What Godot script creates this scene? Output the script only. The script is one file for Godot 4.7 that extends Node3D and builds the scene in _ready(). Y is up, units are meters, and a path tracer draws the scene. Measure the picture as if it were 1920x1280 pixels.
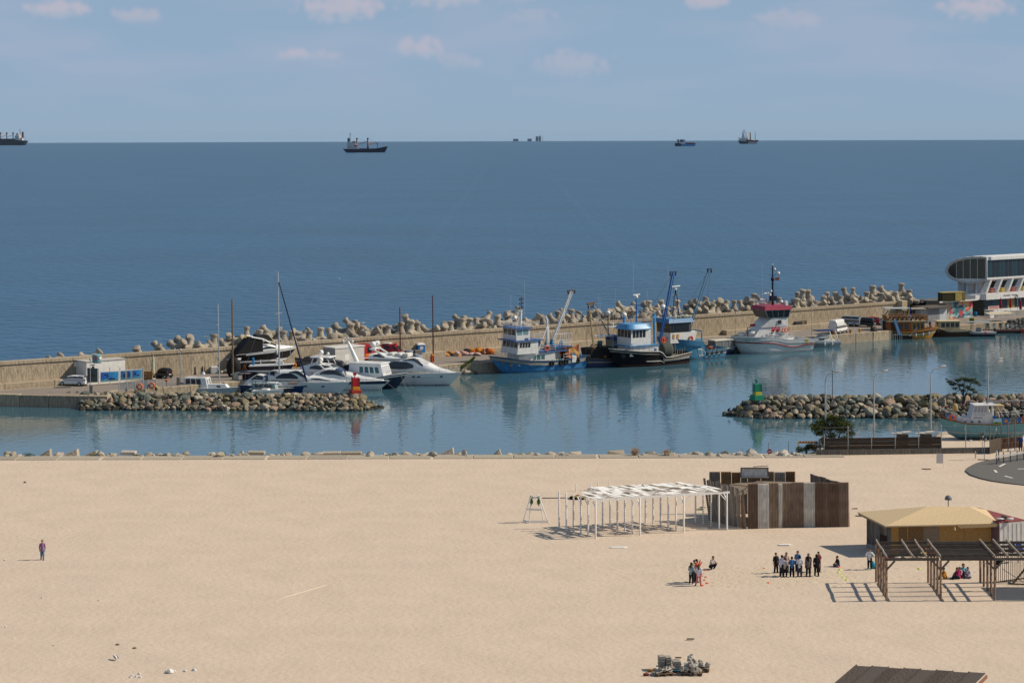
extends Node3D
# A harbour seen from a rise behind the beach. Metres; y is up; the sea lies at y = 0; the camera looks along -z.

const EYE:=37.0         
const BEACH:=3.0
const QUAY:=1.6
const EARTH:=6371000.0
const TILT:=-.00312    
const FOCAL:=4000.0     
const LEVEL:=251.0      

var rng:=RandomNumberGenerator.new()
var tex:={}
var mats:={}
var kept:={}

func _ready()->void:
	rng.seed=4217
	make_camera()
	make_sky()
	make_sun()
	make_textures()
	build_ground()
	build_sea_wall()
	build_tetrapods()
	build_quay()
	build_breakwaters()
	build_restaurant()
	build_quay_sheds()
	build_compound()
	build_shacks()
	build_pergolas()
	build_fishing_boats()
	build_yachts()
	build_right_boats()
	build_ships()
	build_vehicles()
	build_quay_things()
	build_shore()
	build_plants()
	build_people()
	build_beach_things()

func make_camera()->void:
	var c:=Camera3D.new()
	c.name="camera"
	c.projection=Camera3D.PROJECTION_FRUSTUM
	c.near=1.0
	c.far=60000.0
	c.size=1280.0/FOCAL
	c.frustum_offset=U(0,(LEVEL-640.0)/FOCAL)
	c.position=V(0,EYE,0)
	c.rotation.z=TILT
	add_child(c)
	c.current=true

func make_sun()->void:
	var s:=DirectionalLight3D.new()
	s.name="sun"
	s.light_energy=1.5
	s.light_color=Color(1.0,.95,.87)
	s.light_angular_distance=.5
	s.shadow_enabled=true
	s.directional_shadow_max_distance=800.0
	add_child(s)
	var up:=deg_to_rad(39.5)
	var aside:=deg_to_rad(-5.0)
	var towards:=V(cos(up)*cos(aside),sin(up),cos(up)*sin(aside))
	s.look_at_from_position(towards*100.0,Vector3.ZERO)

func make_sky()->void:
	var e:=Environment.new()
	e.background_mode=Environment.BG_SKY
	e.tonemap_mode=Environment.TONE_MAPPER_LINEAR
	e.tonemap_exposure=1.06
	e.sdfgi_enabled=true
	e.ssao_enabled=true
	e.ssil_enabled=true
	e.fog_enabled=true
	e.fog_density=.000007
	e.fog_light_color=Color(.62,.80,1.0).linear_to_srgb()
	var pan:=PanoramaSkyMaterial.new()
	pan.panorama=sky_picture()
	pan.filter=true
	var sky:=Sky.new()
	sky.sky_material=pan
	e.sky=sky
	e.background_energy_multiplier=1.0
	var w:=WorldEnvironment.new()
	w.name="environment"
	w.environment=e
	add_child(w)

# Air and clouds for every direction: blue that pales towards the horizon, with rows of small soft cumulus all round.
func sky_picture()->ImageTexture:
	var w:=4096
	var h:=2048
	var fine:=FastNoiseLite.new()
	fine.seed=5
	fine.noise_type=FastNoiseLite.TYPE_SIMPLEX_SMOOTH
	fine.frequency=.05
	fine.fractal_octaves=4
	var veil:=FastNoiseLite.new()
	veil.seed=11
	veil.noise_type=FastNoiseLite.TYPE_SIMPLEX_SMOOTH
	veil.frequency=.012
	veil.fractal_octaves=4
	var r:=RandomNumberGenerator.new()
	r.seed=77
	var img:=Image.create(w,h,false,Image.FORMAT_RGBF)
	for row in h/2:
		var el:=(.5-(row+.5)/h)*180.0
		var k:=pow(clampf(1.0-el/90.0,0,1),2.3)
		var c:=Color(.095,.150,.245).lerp(Color(.282,.400,.545),k)
		if el<2.4:
			c=c.lerp(Color(.280,.385,.50),1.0-el/2.4)
		img.fill_rect(Rect2i(0,row,w,1),c)
	img.fill_rect(Rect2i(0,h/2,w,h/2),Color(.280,.385,.50))
	# veils: wide faint streaks, drawn over the lowest twenty degrees
	for row in range(h/2-228,h/2-2):
		var el:=(.5-(row+.5)/h)*180.0
		var share:=smoothstep(.3,1.9,el)*(1.0-smoothstep(11.0,20.0,el))
		if share<=.0:
			continue
		for col in w:
			var n:=veil.get_noise_2d(col*1.0,row*5.0)
			var a:=clampf(n*1.5+.32,.0,1.0)*share*.5
			if a>.01:
				img.set_pixel(col,row,img.get_pixel(col,row).lerp(Color(.352,.415,.54),a))
	# clouds: [azimuth in degrees right of north, height in degrees, half width, half height, strength]
	var clouds:=[
		[3.76,3.08,.82,.40,.95],[4.3,2.95,.5,.3,.7],[8.5,2.88,.68,.36,.85],[7.4,2.7,.3,.3,.45],[-9.35,2.66,.55,.34,.8],[-8.0,2.68,.45,.28,.75],
		[-9.1,1.78,.4,.2,.65],[-12.4,2.6,.35,.14,.7],[-11.3,2.25,.5,.16,.6],[-13.3,2.68,.45,.10,.6],[-1.3,2.95,.65,.26,.62],[-6.15,2.52,.16,.10,.75],
		[2.2,2.9,.7,.3,.55],[.7,2.65,.6,.2,.3],[6.1,2.6,.35,.12,.5],[12.9,3.2,.6,.3,.62],[12.0,2.4,.95,.26,.42],[10.6,2.2,.5,.2,.35],
		[-9.7,3.55,1.2,.2,.6],[-12.6,3.5,.8,.2,.3],[5.3,3.6,.7,.2,.4],[3.4,2.35,.3,.14,.4],[6.8,2.0,.6,.1,.3],[-7.0,.5,.5,.07,.2],[-2.0,2.2,.5,.15,.2],[-13.0,1.9,.6,.12,.3],
	]
	for k in 330:
		var az:=r.randf_range(17.0,343.0)
		var el:=r.randf_range(1.7,4.2) if k<210 else r.randf_range(4.2,17.0)
		var size:=r.randf_range(.25,.8)*(1.0+el*.14)
		clouds.append([az,el,size,size*r.randf_range(.25,.5),r.randf_range(.3,.9)])
	for k in 40:
		var el:=r.randf_range(4.2,16.0)
		var size:=r.randf_range(.25,.8)*(1.0+el*.14)
		clouds.append([r.randf_range(-17.0,17.0),el,size,size*r.randf_range(.25,.5),r.randf_range(.3,.9)])
	for c in clouds:
		var cx:float=(c[0]/360.0+.5)*w
		var cy:float=(.5-c[1]/180.0)*h
		var rx:float=c[2]/360.0*w*1.25
		var ry:float=c[3]/180.0*h*1.25
		for row in range(maxi(0,int(cy-ry*1.3)),mini(h/2-1,int(cy+ry*1.3)+2)):
			for col in range(int(cx-rx*1.3),int(cx+rx*1.3)+2):
				var dx:float=(col-cx)/rx
				var dy:float=(row-cy)/ry
				var q:=dx*dx+dy*dy*(1.0 if dy<.0 else 1.7)
				var n:=fine.get_noise_2d(col*5.0,row*6.0+c[0]*31.0)
				var a:float=smoothstep(.0,.55,1.0-q+n*1.25)*c[4]
				if a>.01:
					var at:=posmod(col,w)
					var lit:=Color(.50,.46,.53) if dy-.25*dx<.15 else Color(.41,.44,.53)
					img.set_pixel(at,row,img.get_pixel(at,row).lerp(lit,a*.8))
	return ImageTexture.create_from_image(img)

# The point at height h that lies under (u, v) of the survey grid.
func spot(u:float,v:float,h:=BEACH)->Vector3:
	var a:=(u-960.0)/FOCAL
	var b:=(LEVEL-v)/FOCAL
	var x:=a*cos(TILT)-b*sin(TILT)
	var y:=a*sin(TILT)+b*cos(TILT)
	var t:=(h-EYE)/y
	return V(t*x,h,-t)

# Height over the sea of what shows at (u, v) at the depth z of a known point.
func height_at(u:float,v:float,z:float)->float:
	var a:=(u-960.0)/FOCAL
	var b:=(LEVEL-v)/FOCAL
	return EYE+(a*sin(TILT)+b*cos(TILT))*absf(z)

# ---------------------------------------------------------------- shapes
class Geo:
	var v:=PackedVector3Array()
	var n:=PackedVector3Array()
	var c:=PackedColorArray()
	var uv:=PackedVector2Array()
	var tint:=Color.WHITE
	var tinted:=false

	# Adds triangles of a closed shape, turned outwards; smooth ones share their normals.
	func add(p:PackedVector3Array,smooth:PackedInt32Array,flat:=PackedInt32Array(),closed:=true,inside:=Vector3.INF)->void:
		var volume:=.0
		if closed:
			var o:=p[0]
			for f in [smooth,flat]:
				for i in range(0,f.size(),3):
					volume+=(p[f[i]]-o).dot((p[f[i+1]]-o).cross(p[f[i+2]]-o))
		elif inside.is_finite():
			for f in [smooth,flat]:
				for i in range(0,f.size(),3):
					volume+=(p[f[i]]-inside).dot((p[f[i+1]]-p[f[i]]).cross(p[f[i+2]]-p[f[i]]))
		var flip:=volume>.0
		var acc:=PackedVector3Array()
		if smooth.size():
			acc.resize(p.size())
			for i in range(0,smooth.size(),3):
				var a:=smooth[i]
				var b:=smooth[i+2] if flip else smooth[i+1]
				var d:=smooth[i+1] if flip else smooth[i+2]
				var m:=(p[d]-p[a]).cross(p[b]-p[a])
				acc[a]+=m
				acc[b]+=m
				acc[d]+=m
			for i in range(0,smooth.size(),3):
				var a:=smooth[i]
				var b:=smooth[i+2] if flip else smooth[i+1]
				var d:=smooth[i+1] if flip else smooth[i+2]
				v.append(p[a]); v.append(p[b]); v.append(p[d])
				n.append(acc[a].normalized()); n.append(acc[b].normalized()); n.append(acc[d].normalized())
				if tinted:
					c.append(tint); c.append(tint); c.append(tint)
		for i in range(0,flat.size(),3):
			var a:=p[flat[i]]
			var b:=p[flat[i+2] if flip else flat[i+1]]
			var d:=p[flat[i+1] if flip else flat[i+2]]
			var m:=(d-a).cross(b-a).normalized()
			v.append(a); v.append(b); v.append(d)
			n.append(m); n.append(m); n.append(m)
			if tinted:
				c.append(tint); c.append(tint); c.append(tint)

	func hexa(p:PackedVector3Array)->Geo:
		add(p,PackedInt32Array(),PackedInt32Array([0,2,1,0,3,2,4,5,6,4,6,7,0,1,5,0,5,4,1,2,6,1,6,5,2,3,7,2,7,6,3,0,4,3,4,7]))
		return self

	func box(at:Vector3,s:Vector3,b:=Basis.IDENTITY)->Geo:
		var h:=s*.5
		var p:=PackedVector3Array()
		for y in [-1,1]:
			for q in [[-1,-1],[1,-1],[1,1],[-1,1]]:
				p.append(at+b*Vector3(q[0]*h.x,y*h.y,q[1]*h.z))
		hexa(p)
		return self

	# A box whose edges are cut off by e.
	func soft_box(at:Vector3,s:Vector3,e:float,b:=Basis.IDENTITY)->Geo:
		var h:=s*.5
		var rings:=[]
		for q in [[-h.y,e],[-h.y+e,.0],[h.y-e,.0],[h.y,e]]:
			var ring:=PackedVector3Array()
			var x:float=h.x-q[1]
			var z:float=h.z-q[1]
			for k in [[-x,-z+e],[-x+e,-z],[x-e,-z],[x,-z+e],[x,z-e],[x-e,z],[-x+e,z],[-x,z-e]]:
				ring.append(at+b*Vector3(k[0],q[0],k[1]))
			rings.append(ring)
		loft(rings,false)
		return self

	func loft(rings:Array,smooth:=true,around:=true)->Geo:
		var p:=PackedVector3Array()
		var k:int=rings[0].size()
		for r in rings:
			p.append_array(r)
		var f:=PackedInt32Array()
		for i in rings.size()-1:
			for j in (k if around else k-1):
				var a:=i*k+j
				var b:=i*k+(j+1) % k
				f.append_array([a,b,b+k,a,b+k,a+k])
		var caps:=PackedInt32Array()
		if around:
			var last:=(rings.size()-1)*k
			for j in range(1,k-1):
				caps.append_array([0,j+1,j,last,last+j,last+j+1])
		if smooth:
			add(p,f,caps,around)
		else:
			f.append_array(caps)
			add(p,PackedInt32Array(),f,around)
		return self

	func frame(d:Vector3)->Basis:
		var side:=Vector3.RIGHT if absf(d.y)>.9 else Vector3.UP
		var x:=side.cross(d).normalized()
		return Basis(x,d,x.cross(d))

	func tube(a:Vector3,b:Vector3,r0:float,r1:=-1.0,k:=6)->Geo:
		if a.is_equal_approx(b):
			return self
		var f:=frame((b-a).normalized())
		var rings:=[]
		for q in [[a,r0],[b,r0 if r1<.0 else r1]]:
			var ring:=PackedVector3Array()
			for i in k:
				var t:=TAU*i/k
				ring.append(q[0]+(f.x*cos(t)+f.z*sin(t))*maxf(q[1],.0005))
			rings.append(ring)
		loft(rings)
		return self

	func path(points:Array,r:float,k:=6,r1:=-1.0)->Geo:
		var rings:=[]
		for i in points.size():
			var d:Vector3=(points[mini(i+1,points.size()-1)]-points[maxi(i-1,0)]).normalized()
			var f:=frame(d)
			var rr:=r if r1<.0 else lerpf(r,r1,float(i)/(points.size()-1))
			var ring:=PackedVector3Array()
			for j in k:
				var t:=TAU*j/k
				ring.append(points[i]+(f.x*cos(t)+f.z*sin(t))*rr)
			rings.append(ring)
		loft(rings)
		return self

	func beam(a:Vector3,b:Vector3,w:float,h:float)->Geo:
		var d:=(b-a).normalized()
		var f:=frame(d)
		var up:=f.z if absf(f.z.y)>absf(f.x.y) else f.x
		var side:=d.cross(up)
		box((a+b)*.5,Vector3(w,h,a.distance_to(b)),Basis(side,up,side.cross(up)))
		return self

	func lathe(profile:Array,k:=12,at:=Vector3.ZERO,b:=Basis.IDENTITY)->Geo:
		var rings:=[]
		for q in profile:
			var ring:=PackedVector3Array()
			for i in k:
				var t:=TAU*i/k
				ring.append(at+b*Vector3(cos(t)*maxf(q.x,.001),q.y,sin(t)*maxf(q.x,.001)))
			rings.append(ring)
		loft(rings)
		return self

	func ball(at:Vector3,r:Vector3,k:=10,b:=Basis.IDENTITY,from:=-1.0)->Geo:
		var rings:=[]
		var m:=maxi(4,k/2+1)
		for i in m+1:
			var t:=lerpf(asin(from),PI/2,float(i)/m)
			var ring:=PackedVector3Array()
			for j in k:
				var q:=TAU*j/k
				ring.append(at+b*Vector3(r.x*maxf(cos(t),.01)*cos(q),r.y*sin(t),r.z*maxf(cos(t),.01)*sin(q)))
			rings.append(ring)
		loft(rings)
		return self

	func ring(at:Vector3,b:Basis,big:float,small:float,k:=14,m:=7)->Geo:
		var p:=PackedVector3Array()
		var f:=PackedInt32Array()
		for i in k:
			var t:=TAU*i/k
			for j in m:
				var q:=TAU*j/m
				var rr:=big+small*cos(q)
				p.append(at+b*Vector3(cos(t)*rr,small*sin(q),sin(t)*rr))
				var a:=i*m+j
				var e:=i*m+(j+1) % m
				var a2:=(i+1) % k*m+j
				var e2:=(i+1) % k*m+(j+1) % m
				f.append_array([a,e,e2,a,e2,a2])
		add(p,f)
		return self

	# A polygon in the x-y plane of t, given thickness from z0 to z1.
	func slab(poly:PackedVector2Array,z0:float,z1:float,t:=Transform3D.IDENTITY,smooth:=false)->Geo:
		var k:=poly.size()
		var p:=PackedVector3Array()
		for z in [z0,z1]:
			for q in poly:
				p.append(t*Vector3(q.x,q.y,z))
		var caps:=PackedInt32Array()
		var cut:=Geometry2D.triangulate_polygon(poly)
		var turned:=Geometry2D.is_polygon_clockwise(poly)
		for i in range(0,cut.size(),3):
			var a:=cut[i]
			var b:=cut[i+1]
			var d:=cut[i+2]
			if (poly[b]-poly[a]).cross(poly[d]-poly[a])<.0:
				var s:=b
				b=d
				d=s
			caps.append_array([a,d,b,a+k,b+k,d+k])
		var sides:=PackedInt32Array()
		for i in k:
			var j:=(i+1) % k
			if turned:
				sides.append_array([i,j+k,j,i,i+k,j+k])
			else:
				sides.append_array([i,j,j+k,i,j+k,i+k])
		if smooth:
			add(p,sides,caps)
		else:
			caps.append_array(sides)
			add(p,PackedInt32Array(),caps)
		return self

	# A thin panel on a quad (corners as seen from outside: low left, low right, top right, top left), from off0 to off1 in front of it.
	func panel(q:Array,u0:float,v0:float,u1:float,v1:float,off0:=-.01,off1:=.012)->Geo:
		var nn:Vector3=(q[1]-q[0]).cross(q[3]-q[0]).normalized()
		var p:=PackedVector3Array()
		for off in [off0,off1]:
			for w in [[u0,v0],[u1,v0],[u1,v1],[u0,v1]]:
				var low:Vector3=q[0].lerp(q[1],w[0])
				var top:Vector3=q[3].lerp(q[2],w[0])
				p.append(low.lerp(top,w[1])+nn*off)
		hexa(p)
		return self

	# A boulder: a ball cut by random planes.
	func rock(s:Vector3,r:RandomNumberGenerator,cuts:=9,fine:=false)->Geo:
		var p:=PackedVector3Array()
		var f:=PackedInt32Array()
		var g:=(1.0+sqrt(5.0))/2.0
		for q in [[-1,g,0],[1,g,0],[-1,-g,0],[1,-g,0],[0,-1,g],[0,1,g],[0,-1,-g],[0,1,-g],[g,0,-1],[g,0,1],[-g,0,-1],[-g,0,1]]:
			p.append(Vector3(q[0],q[1],q[2]).normalized())
		f.append_array([0,11,5,0,5,1,0,1,7,0,7,10,0,10,11,1,5,9,5,11,4,11,10,2,10,7,6,7,1,8,3,9,4,3,4,2,3,2,6,3,6,8,3,8,9,4,9,5,2,4,11,6,2,10,8,6,7,9,8,1])
		for pass_ in (2 if fine else 1):
			var mid:={}
			var nf:=PackedInt32Array()
			for i in range(0,f.size(),3):
				var m:=[]
				for e in [[0,1],[1,2],[2,0]]:
					var a:=mini(f[i+e[0]],f[i+e[1]])
					var b:=maxi(f[i+e[0]],f[i+e[1]])
					if not mid.has(Vector2i(a,b)):
						mid[Vector2i(a,b)]=p.size()
						p.append(((p[a]+p[b])*.5).normalized())
					m.append(mid[Vector2i(a,b)])
				nf.append_array([f[i],m[0],m[2],f[i+1],m[1],m[0],f[i+2],m[2],m[1],m[0],m[1],m[2]])
			f=nf
		for k in cuts:
			var d:=Vector3(r.randf_range(-1,1),r.randf_range(-1,1),r.randf_range(-1,1)).normalized()
			var lim:=r.randf_range(.5,.82)
			for i in p.size():
				var over:=p[i].dot(d)-lim
				if over>.0:
					p[i]-=d*over*.93
		for i in p.size():
			p[i]=p[i]*s*r.randf_range(.97,1.03)
		add(p,PackedInt32Array(),f)
		return self

	func mesh()->ArrayMesh:
		var m:=ArrayMesh.new()
		var a:=[]
		a.resize(Mesh.ARRAY_MAX)
		a[Mesh.ARRAY_VERTEX]=v
		a[Mesh.ARRAY_NORMAL]=n
		if tinted:
			a[Mesh.ARRAY_COLOR]=c
		if uv.size():
			a[Mesh.ARRAY_TEX_UV]=uv
		m.add_surface_from_arrays(Mesh.PRIMITIVE_TRIANGLES,a)
		return m

# ---------------------------------------------------------------- things and parts
func tag(o:Node3D,label:String,category:String,group:="")->Node3D:
	o.set_meta("label",label)
	o.set_meta("category",category)
	if group:
		o.set_meta("group",group)
	return o

func thing(called:String,label:String,category:String,at:=Vector3.ZERO,turn:=.0,group:="")->Node3D:
	var o:=Node3D.new()
	o.name=called
	add_child(o,true)
	o.position=at
	o.rotation.y=turn
	return tag(o,label,category,group)

func part(g:Geo,called:String,m:Material,parent:Node3D)->MeshInstance3D:
	return laid(g.mesh(),called,m,parent)

func laid(mesh:Mesh,called:String,m:Material,parent:Node3D,at:=Transform3D.IDENTITY)->MeshInstance3D:
	var o:=MeshInstance3D.new()
	o.name=called
	o.mesh=mesh
	o.material_override=m
	o.transform=at
	parent.add_child(o,true)
	return o

func single(g:Geo,called:String,m:Material,label:String,category:String,at:=Vector3.ZERO,turn:=.0,group:="")->MeshInstance3D:
	var o:=part(g,called,m,self)
	o.position=at
	o.rotation.y=turn
	tag(o,label,category,group)
	return o

func struct(g:Geo,called:String,m:Material,parent:Node3D=self)->MeshInstance3D:
	var o:=part(g,called,m,parent)
	o.set_meta("kind","structure")
	return o

func again(o:Node3D,label:String,at:Vector3,turn:=.0)->Node3D:
	var d:Node3D=o.duplicate()
	d.name=String(o.name).rstrip("0123456789")
	add_child(d,true)
	d.position=at
	d.rotation.y=turn
	d.set_meta("label",label)
	return d

# ---------------------------------------------------------------- materials
func noise_tex(key:String,seed_:int,freq:float,dark:float,octaves:=4,normal:=.0,kind:=FastNoiseLite.TYPE_SIMPLEX_SMOOTH,size:=512,low:=.0,high:=1.0)->NoiseTexture2D:
	var f:=FastNoiseLite.new()
	f.seed=seed_
	f.noise_type=kind
	f.frequency=freq
	f.fractal_octaves=octaves
	var t:=NoiseTexture2D.new()
	t.width=size
	t.height=size
	t.seamless=true
	t.noise=f
	if normal>.0:
		t.as_normal_map=true
		t.bump_strength=normal
	else:
		var g:=Gradient.new()
		g.set_offset(0,low)
		g.set_offset(1,high)
		g.set_color(0,Color(dark,dark,dark).linear_to_srgb())
		g.set_color(1,Color.WHITE)
		t.color_ramp=g
	tex[key]=t
	return t

func make_textures()->void:
	noise_tex("grime",3,.012,.72,5)
	noise_tex("grit",9,.05,.62,5)
	noise_tex("streak",21,.02,.66,5,.0,FastNoiseLite.TYPE_SIMPLEX_SMOOTH,512,.2,.65)
	noise_tex("grain",33,.03,.45,4,.0,FastNoiseLite.TYPE_SIMPLEX_SMOOTH,512,.2,.8)
	noise_tex("blotch",41,.006,.80,3)
	noise_tex("rust",51,.02,.18,5,.0,FastNoiseLite.TYPE_SIMPLEX_SMOOTH,512,.25,.5)
	noise_tex("bumps",61,.03,.0,4,6.0)
	noise_tex("ripple",71,.016,.0,4,9.0,FastNoiseLite.TYPE_SIMPLEX_SMOOTH,1024)
	noise_tex("waves",81,.011,.0,5,14.0,FastNoiseLite.TYPE_SIMPLEX_SMOOTH,1024)

# A material from a linear base colour; kind picks the surface wear.
func paint(r:float,g:float,b:float,rough:=.6,kind:="",metal:=.0)->StandardMaterial3D:
	var key:="%.3f %.3f %.3f %.2f %s %.1f" % [r,g,b,rough,kind,metal]
	if mats.has(key):
		return mats[key]
	var m:=StandardMaterial3D.new()
	m.albedo_color=Color(r,g,b).linear_to_srgb()
	m.roughness=rough
	m.metallic=metal
	m.metallic_specular=.5 if rough<.5 else .3
	if kind!="":
		m.uv1_triplanar=true
		m.uv1_world_triplanar=true
		m.uv1_triplanar_sharpness=4.0
		match kind:
			"grime":
				m.albedo_texture=tex.grime
				m.uv1_scale=V(.31,.17,.31)
			"concrete":
				m.albedo_texture=tex.streak
				m.uv1_scale=V(.30,.05,.30)
				m.detail_enabled=true
				m.detail_albedo=tex.grit
				m.detail_blend_mode=BaseMaterial3D.BLEND_MODE_MUL
				m.detail_uv_layer=BaseMaterial3D.DETAIL_UV_2
				m.uv2_triplanar=true
				m.uv2_world_triplanar=true
				m.uv2_scale=V(.12,.14,.12)
				m.normal_enabled=true
				m.normal_texture=tex.bumps
				m.normal_scale=.5
			"stone":
				m.albedo_texture=tex.grit
				m.uv1_scale=V(.24,.24,.24)
				m.normal_enabled=true
				m.normal_texture=tex.bumps
				m.normal_scale=.8
			"wood": 
				m.albedo_texture=tex.grain
				m.uv1_scale=V(1.1,.06,1.1)
			"plank":
				m.albedo_texture=tex.grain
				m.uv1_scale=V(.06,1.1,1.1)
			"rusty":
				m.albedo_texture=tex.streak
				m.uv1_scale=V(.33,.09,.33)
			"cloth":
				m.albedo_texture=tex.grime
				m.uv1_scale=V(.9,.9,.9)
	mats[key]=m
	return m

func glass()->StandardMaterial3D:
	return paint(.012,.016,.02,.06)

func white(k:=.78)->StandardMaterial3D:
	return paint(k,k*.985,k*.95,.35,"grime")

# ---------------------------------------------------------------- sand, water, road
func shore_line(x:float)->float:
	var z:=-226.5
	z=lerpf(z,-234.0,smoothstep(31.0,35.0,x))
	z=lerpf(z,-243.0,smoothstep(45.0,49.0,x))
	z=lerpf(z,-266.0,smoothstep(58.0,66.0,x))
	return z

func sheet(xs:PackedFloat32Array,zs:PackedFloat32Array,f:Callable)->Geo:
	var g:=G()
	var p:=PackedVector3Array()
	for z in zs:
		for x in xs:
			p.append(f.call(x,z))
	var k:=xs.size()
	var idx:=PackedInt32Array()
	for i in zs.size()-1:
		for j in k-1:
			var a:=i*k+j
			idx.append_array([a,a+1,a+k,a+1,a+k+1,a+k])
	# upwards
	var a0:=(p[idx[2]]-p[idx[0]]).cross(p[idx[1]]-p[idx[0]])
	if a0.y<.0:
		for i in range(0,idx.size(),3):
			var s:=idx[i+1]
			idx[i+1]=idx[i+2]
			idx[i+2]=s
	g.add(p,idx,PackedInt32Array(),false)
	return g

func steps(a:float,b:float,d:float)->PackedFloat32Array:
	var out:=PackedFloat32Array()
	var k:=int(ceil(absf(b-a)/d))
	for i in k+1:
		out.append(lerpf(a,b,float(i)/k))
	return out

func wall_z(x:float)->float:
	return -298.0-(x+71.5)*.7059

func build_ground()->void:
	var low:=FastNoiseLite.new()
	low.seed=4
	low.frequency=.09
	low.fractal_octaves=4
	var wide:=FastNoiseLite.new()
	wide.seed=8
	wide.frequency=.018
	var ground:=func(x:float,z:float)->Vector3:
		var edge:=shore_line(x)
		var t:=clampf((edge-z)/10.0,.0,1.0)
		var y:=BEACH+wide.get_noise_2d(x,z)*.10*smoothstep(-215.0,-200.0,z)+low.get_noise_2d(x,z)*.035*smoothstep(-223.0,-215.0,z)
		return V(x,y-t*4.2+(low.get_noise_2d(x*3.0,z*3.0)*.3*sin(t*PI)),z)
	var xs:=steps(-220,-70,5.0)
	xs.append_array(steps(-69,75,.8))
	xs.append_array(steps(77,220,5.0))
	var zs:=steps(30,-105,4.0)
	zs.append_array(steps(-106,-290,.9))
	var sand:=StandardMaterial3D.new()
	sand.albedo_color=Color(.605,.49,.385).linear_to_srgb()
	sand.roughness=.95
	sand.metallic_specular=.1
	sand.uv1_triplanar=true
	sand.uv1_world_triplanar=true
	sand.uv1_scale=V(.045,.045,.045)*1.0
	sand.albedo_texture=noise_tex("sand_wide",101,.008,.90,5)
	sand.detail_enabled=true
	sand.detail_blend_mode=BaseMaterial3D.BLEND_MODE_MUL
	sand.detail_uv_layer=BaseMaterial3D.DETAIL_UV_2
	sand.detail_albedo=noise_tex("sand_fine",103,.09,.90,4,.0,FastNoiseLite.TYPE_SIMPLEX_SMOOTH,1024,.25,.55)
	sand.uv2_triplanar=true
	sand.uv2_world_triplanar=true
	sand.uv2_scale=V(.09,.09,.13)
	sand.normal_enabled=true
	sand.normal_texture=noise_tex("sand_bumps",107,.03,.0,5,9.0,FastNoiseLite.TYPE_SIMPLEX_SMOOTH,1024)
	sand.normal_scale=.16
	struct(sheet(xs,zs,ground),"beach",sand)
	# scuffed sand: low heaps thrown up by feet and wheels
	var heap:=G()
	var p:=PackedVector3Array()
	for i in 7:
		p.append(V(cos(TAU*i/7),-.25,sin(TAU*i/7)))
	p.append(V(.1,1,0))
	var f:=PackedInt32Array()
	for i in 7:
		f.append_array([i,(i+1) % 7,7])
	heap.add(p,f,PackedInt32Array(),false)
	var mm:=MultiMesh.new()
	mm.transform_format=MultiMesh.TRANSFORM_3D
	mm.mesh=heap.mesh()
	var at:=[]
	for k in 3400:
		var q:Vector3
		if k<900:
			q=spot(rng.randfn(1440,95),rng.randfn(1081,9))
		elif k<1150:
			q=spot(rng.randfn(1780,70),rng.randfn(1050,14))
		else:
			q=V(rnd(-60,60),BEACH,rnd(-222,-118))
		if q.z>-119.0 or q.z<-223.0:
			continue
		var s:=rnd(.10,.34)
		var b:=yaw(rng.randf()*TAU)*Basis.from_scale(V(s*rnd(1.0,2.2),s*rnd(.07,.22)*(1.7 if k<1150 else 1.0),s))
		q.y=ground.call(q.x,q.z).y
		at.append(Transform3D(b,q))
	mm.instance_count=at.size()
	for i in at.size():
		mm.set_instance_transform(i,at[i])
	var mi:=MultiMeshInstance3D.new()
	mi.name="scuffed_sand"
	mi.multimesh=mm
	mi.material_override=paint(.54,.44,.33,.95)
	add_child(mi,true)
	tag(mi,"low heaps and footprints of scuffed beige sand across the beach","sand","")
	mi.set_meta("kind","stuff")
	# the track of a wheel that runs up to the right in the near sand
	var tr:=G()
	var line:=[]
	for q in [[285,1280],[330,1248],[375,1205],[420,1172],[470,1147],[540,1118],[610,1098]]:
		line.append(spot(q[0],q[1],BEACH-.05))
	var last:Vector3=line[0]+V(-1.6,0,3.5)
	line.push_front(last)
	tr.path(line,.06,5)
	var o:=struct(tr,"wheel_track",paint(.62,.52,.40,.95))
	o.set_meta("label","thin pale wheel track across the near sand")

	# harbour water and open sea
	var water:=StandardMaterial3D.new()
	water.albedo_color=Color(.046,.115,.150).linear_to_srgb()
	water.roughness=.055
	water.metallic_specular=.5
	water.uv1_triplanar=true
	water.uv1_world_triplanar=true
	water.uv1_scale=V(.022,.022,.030)
	water.normal_enabled=true
	water.normal_texture=tex.ripple
	water.normal_scale=.075
	var pool:=func(x:float,t:float)->Vector3:
		return V(x,.0,lerpf(-222.0,wall_z(x)-1.0 if x<150.0 else wall_z(150.0)-1.0,t))
	struct(sheet(steps(-150,420,10.0),steps(0,1,.05),pool),"harbour_water",water)
	var sea:=StandardMaterial3D.new()
	sea.albedo_color=Color(.012,.080,.165).linear_to_srgb()
	sea.roughness=.30
	sea.metallic_specular=.30
	sea.uv1_triplanar=true
	sea.uv1_world_triplanar=true
	sea.uv1_scale=V(.016,.016,.016)
	sea.normal_enabled=true
	sea.normal_texture=tex.waves
	sea.normal_scale=.55
	sea.detail_enabled=true
	sea.detail_blend_mode=BaseMaterial3D.BLEND_MODE_MUL
	sea.detail_uv_layer=BaseMaterial3D.DETAIL_UV_2
	sea.detail_albedo=noise_tex("sea_wide",141,.012,.72,4)
	sea.uv2_triplanar=true
	sea.uv2_world_triplanar=true
	sea.uv2_scale=V(.0011,.0011,.0018)
	var open:=func(a:float,t:float)->Vector3:
		var near:=348.5/(cos(a)-.7059*sin(a))+.6
		var d:=near*pow(40000.0/near,t)
		return V(sin(a)*d,-d*d/(2.0*EARTH),-cos(a)*d)
	struct(sheet(steps(deg_to_rad(-80),deg_to_rad(46),deg_to_rad(.5)),steps(0,1,.008),open),"sea",sea)

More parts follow.
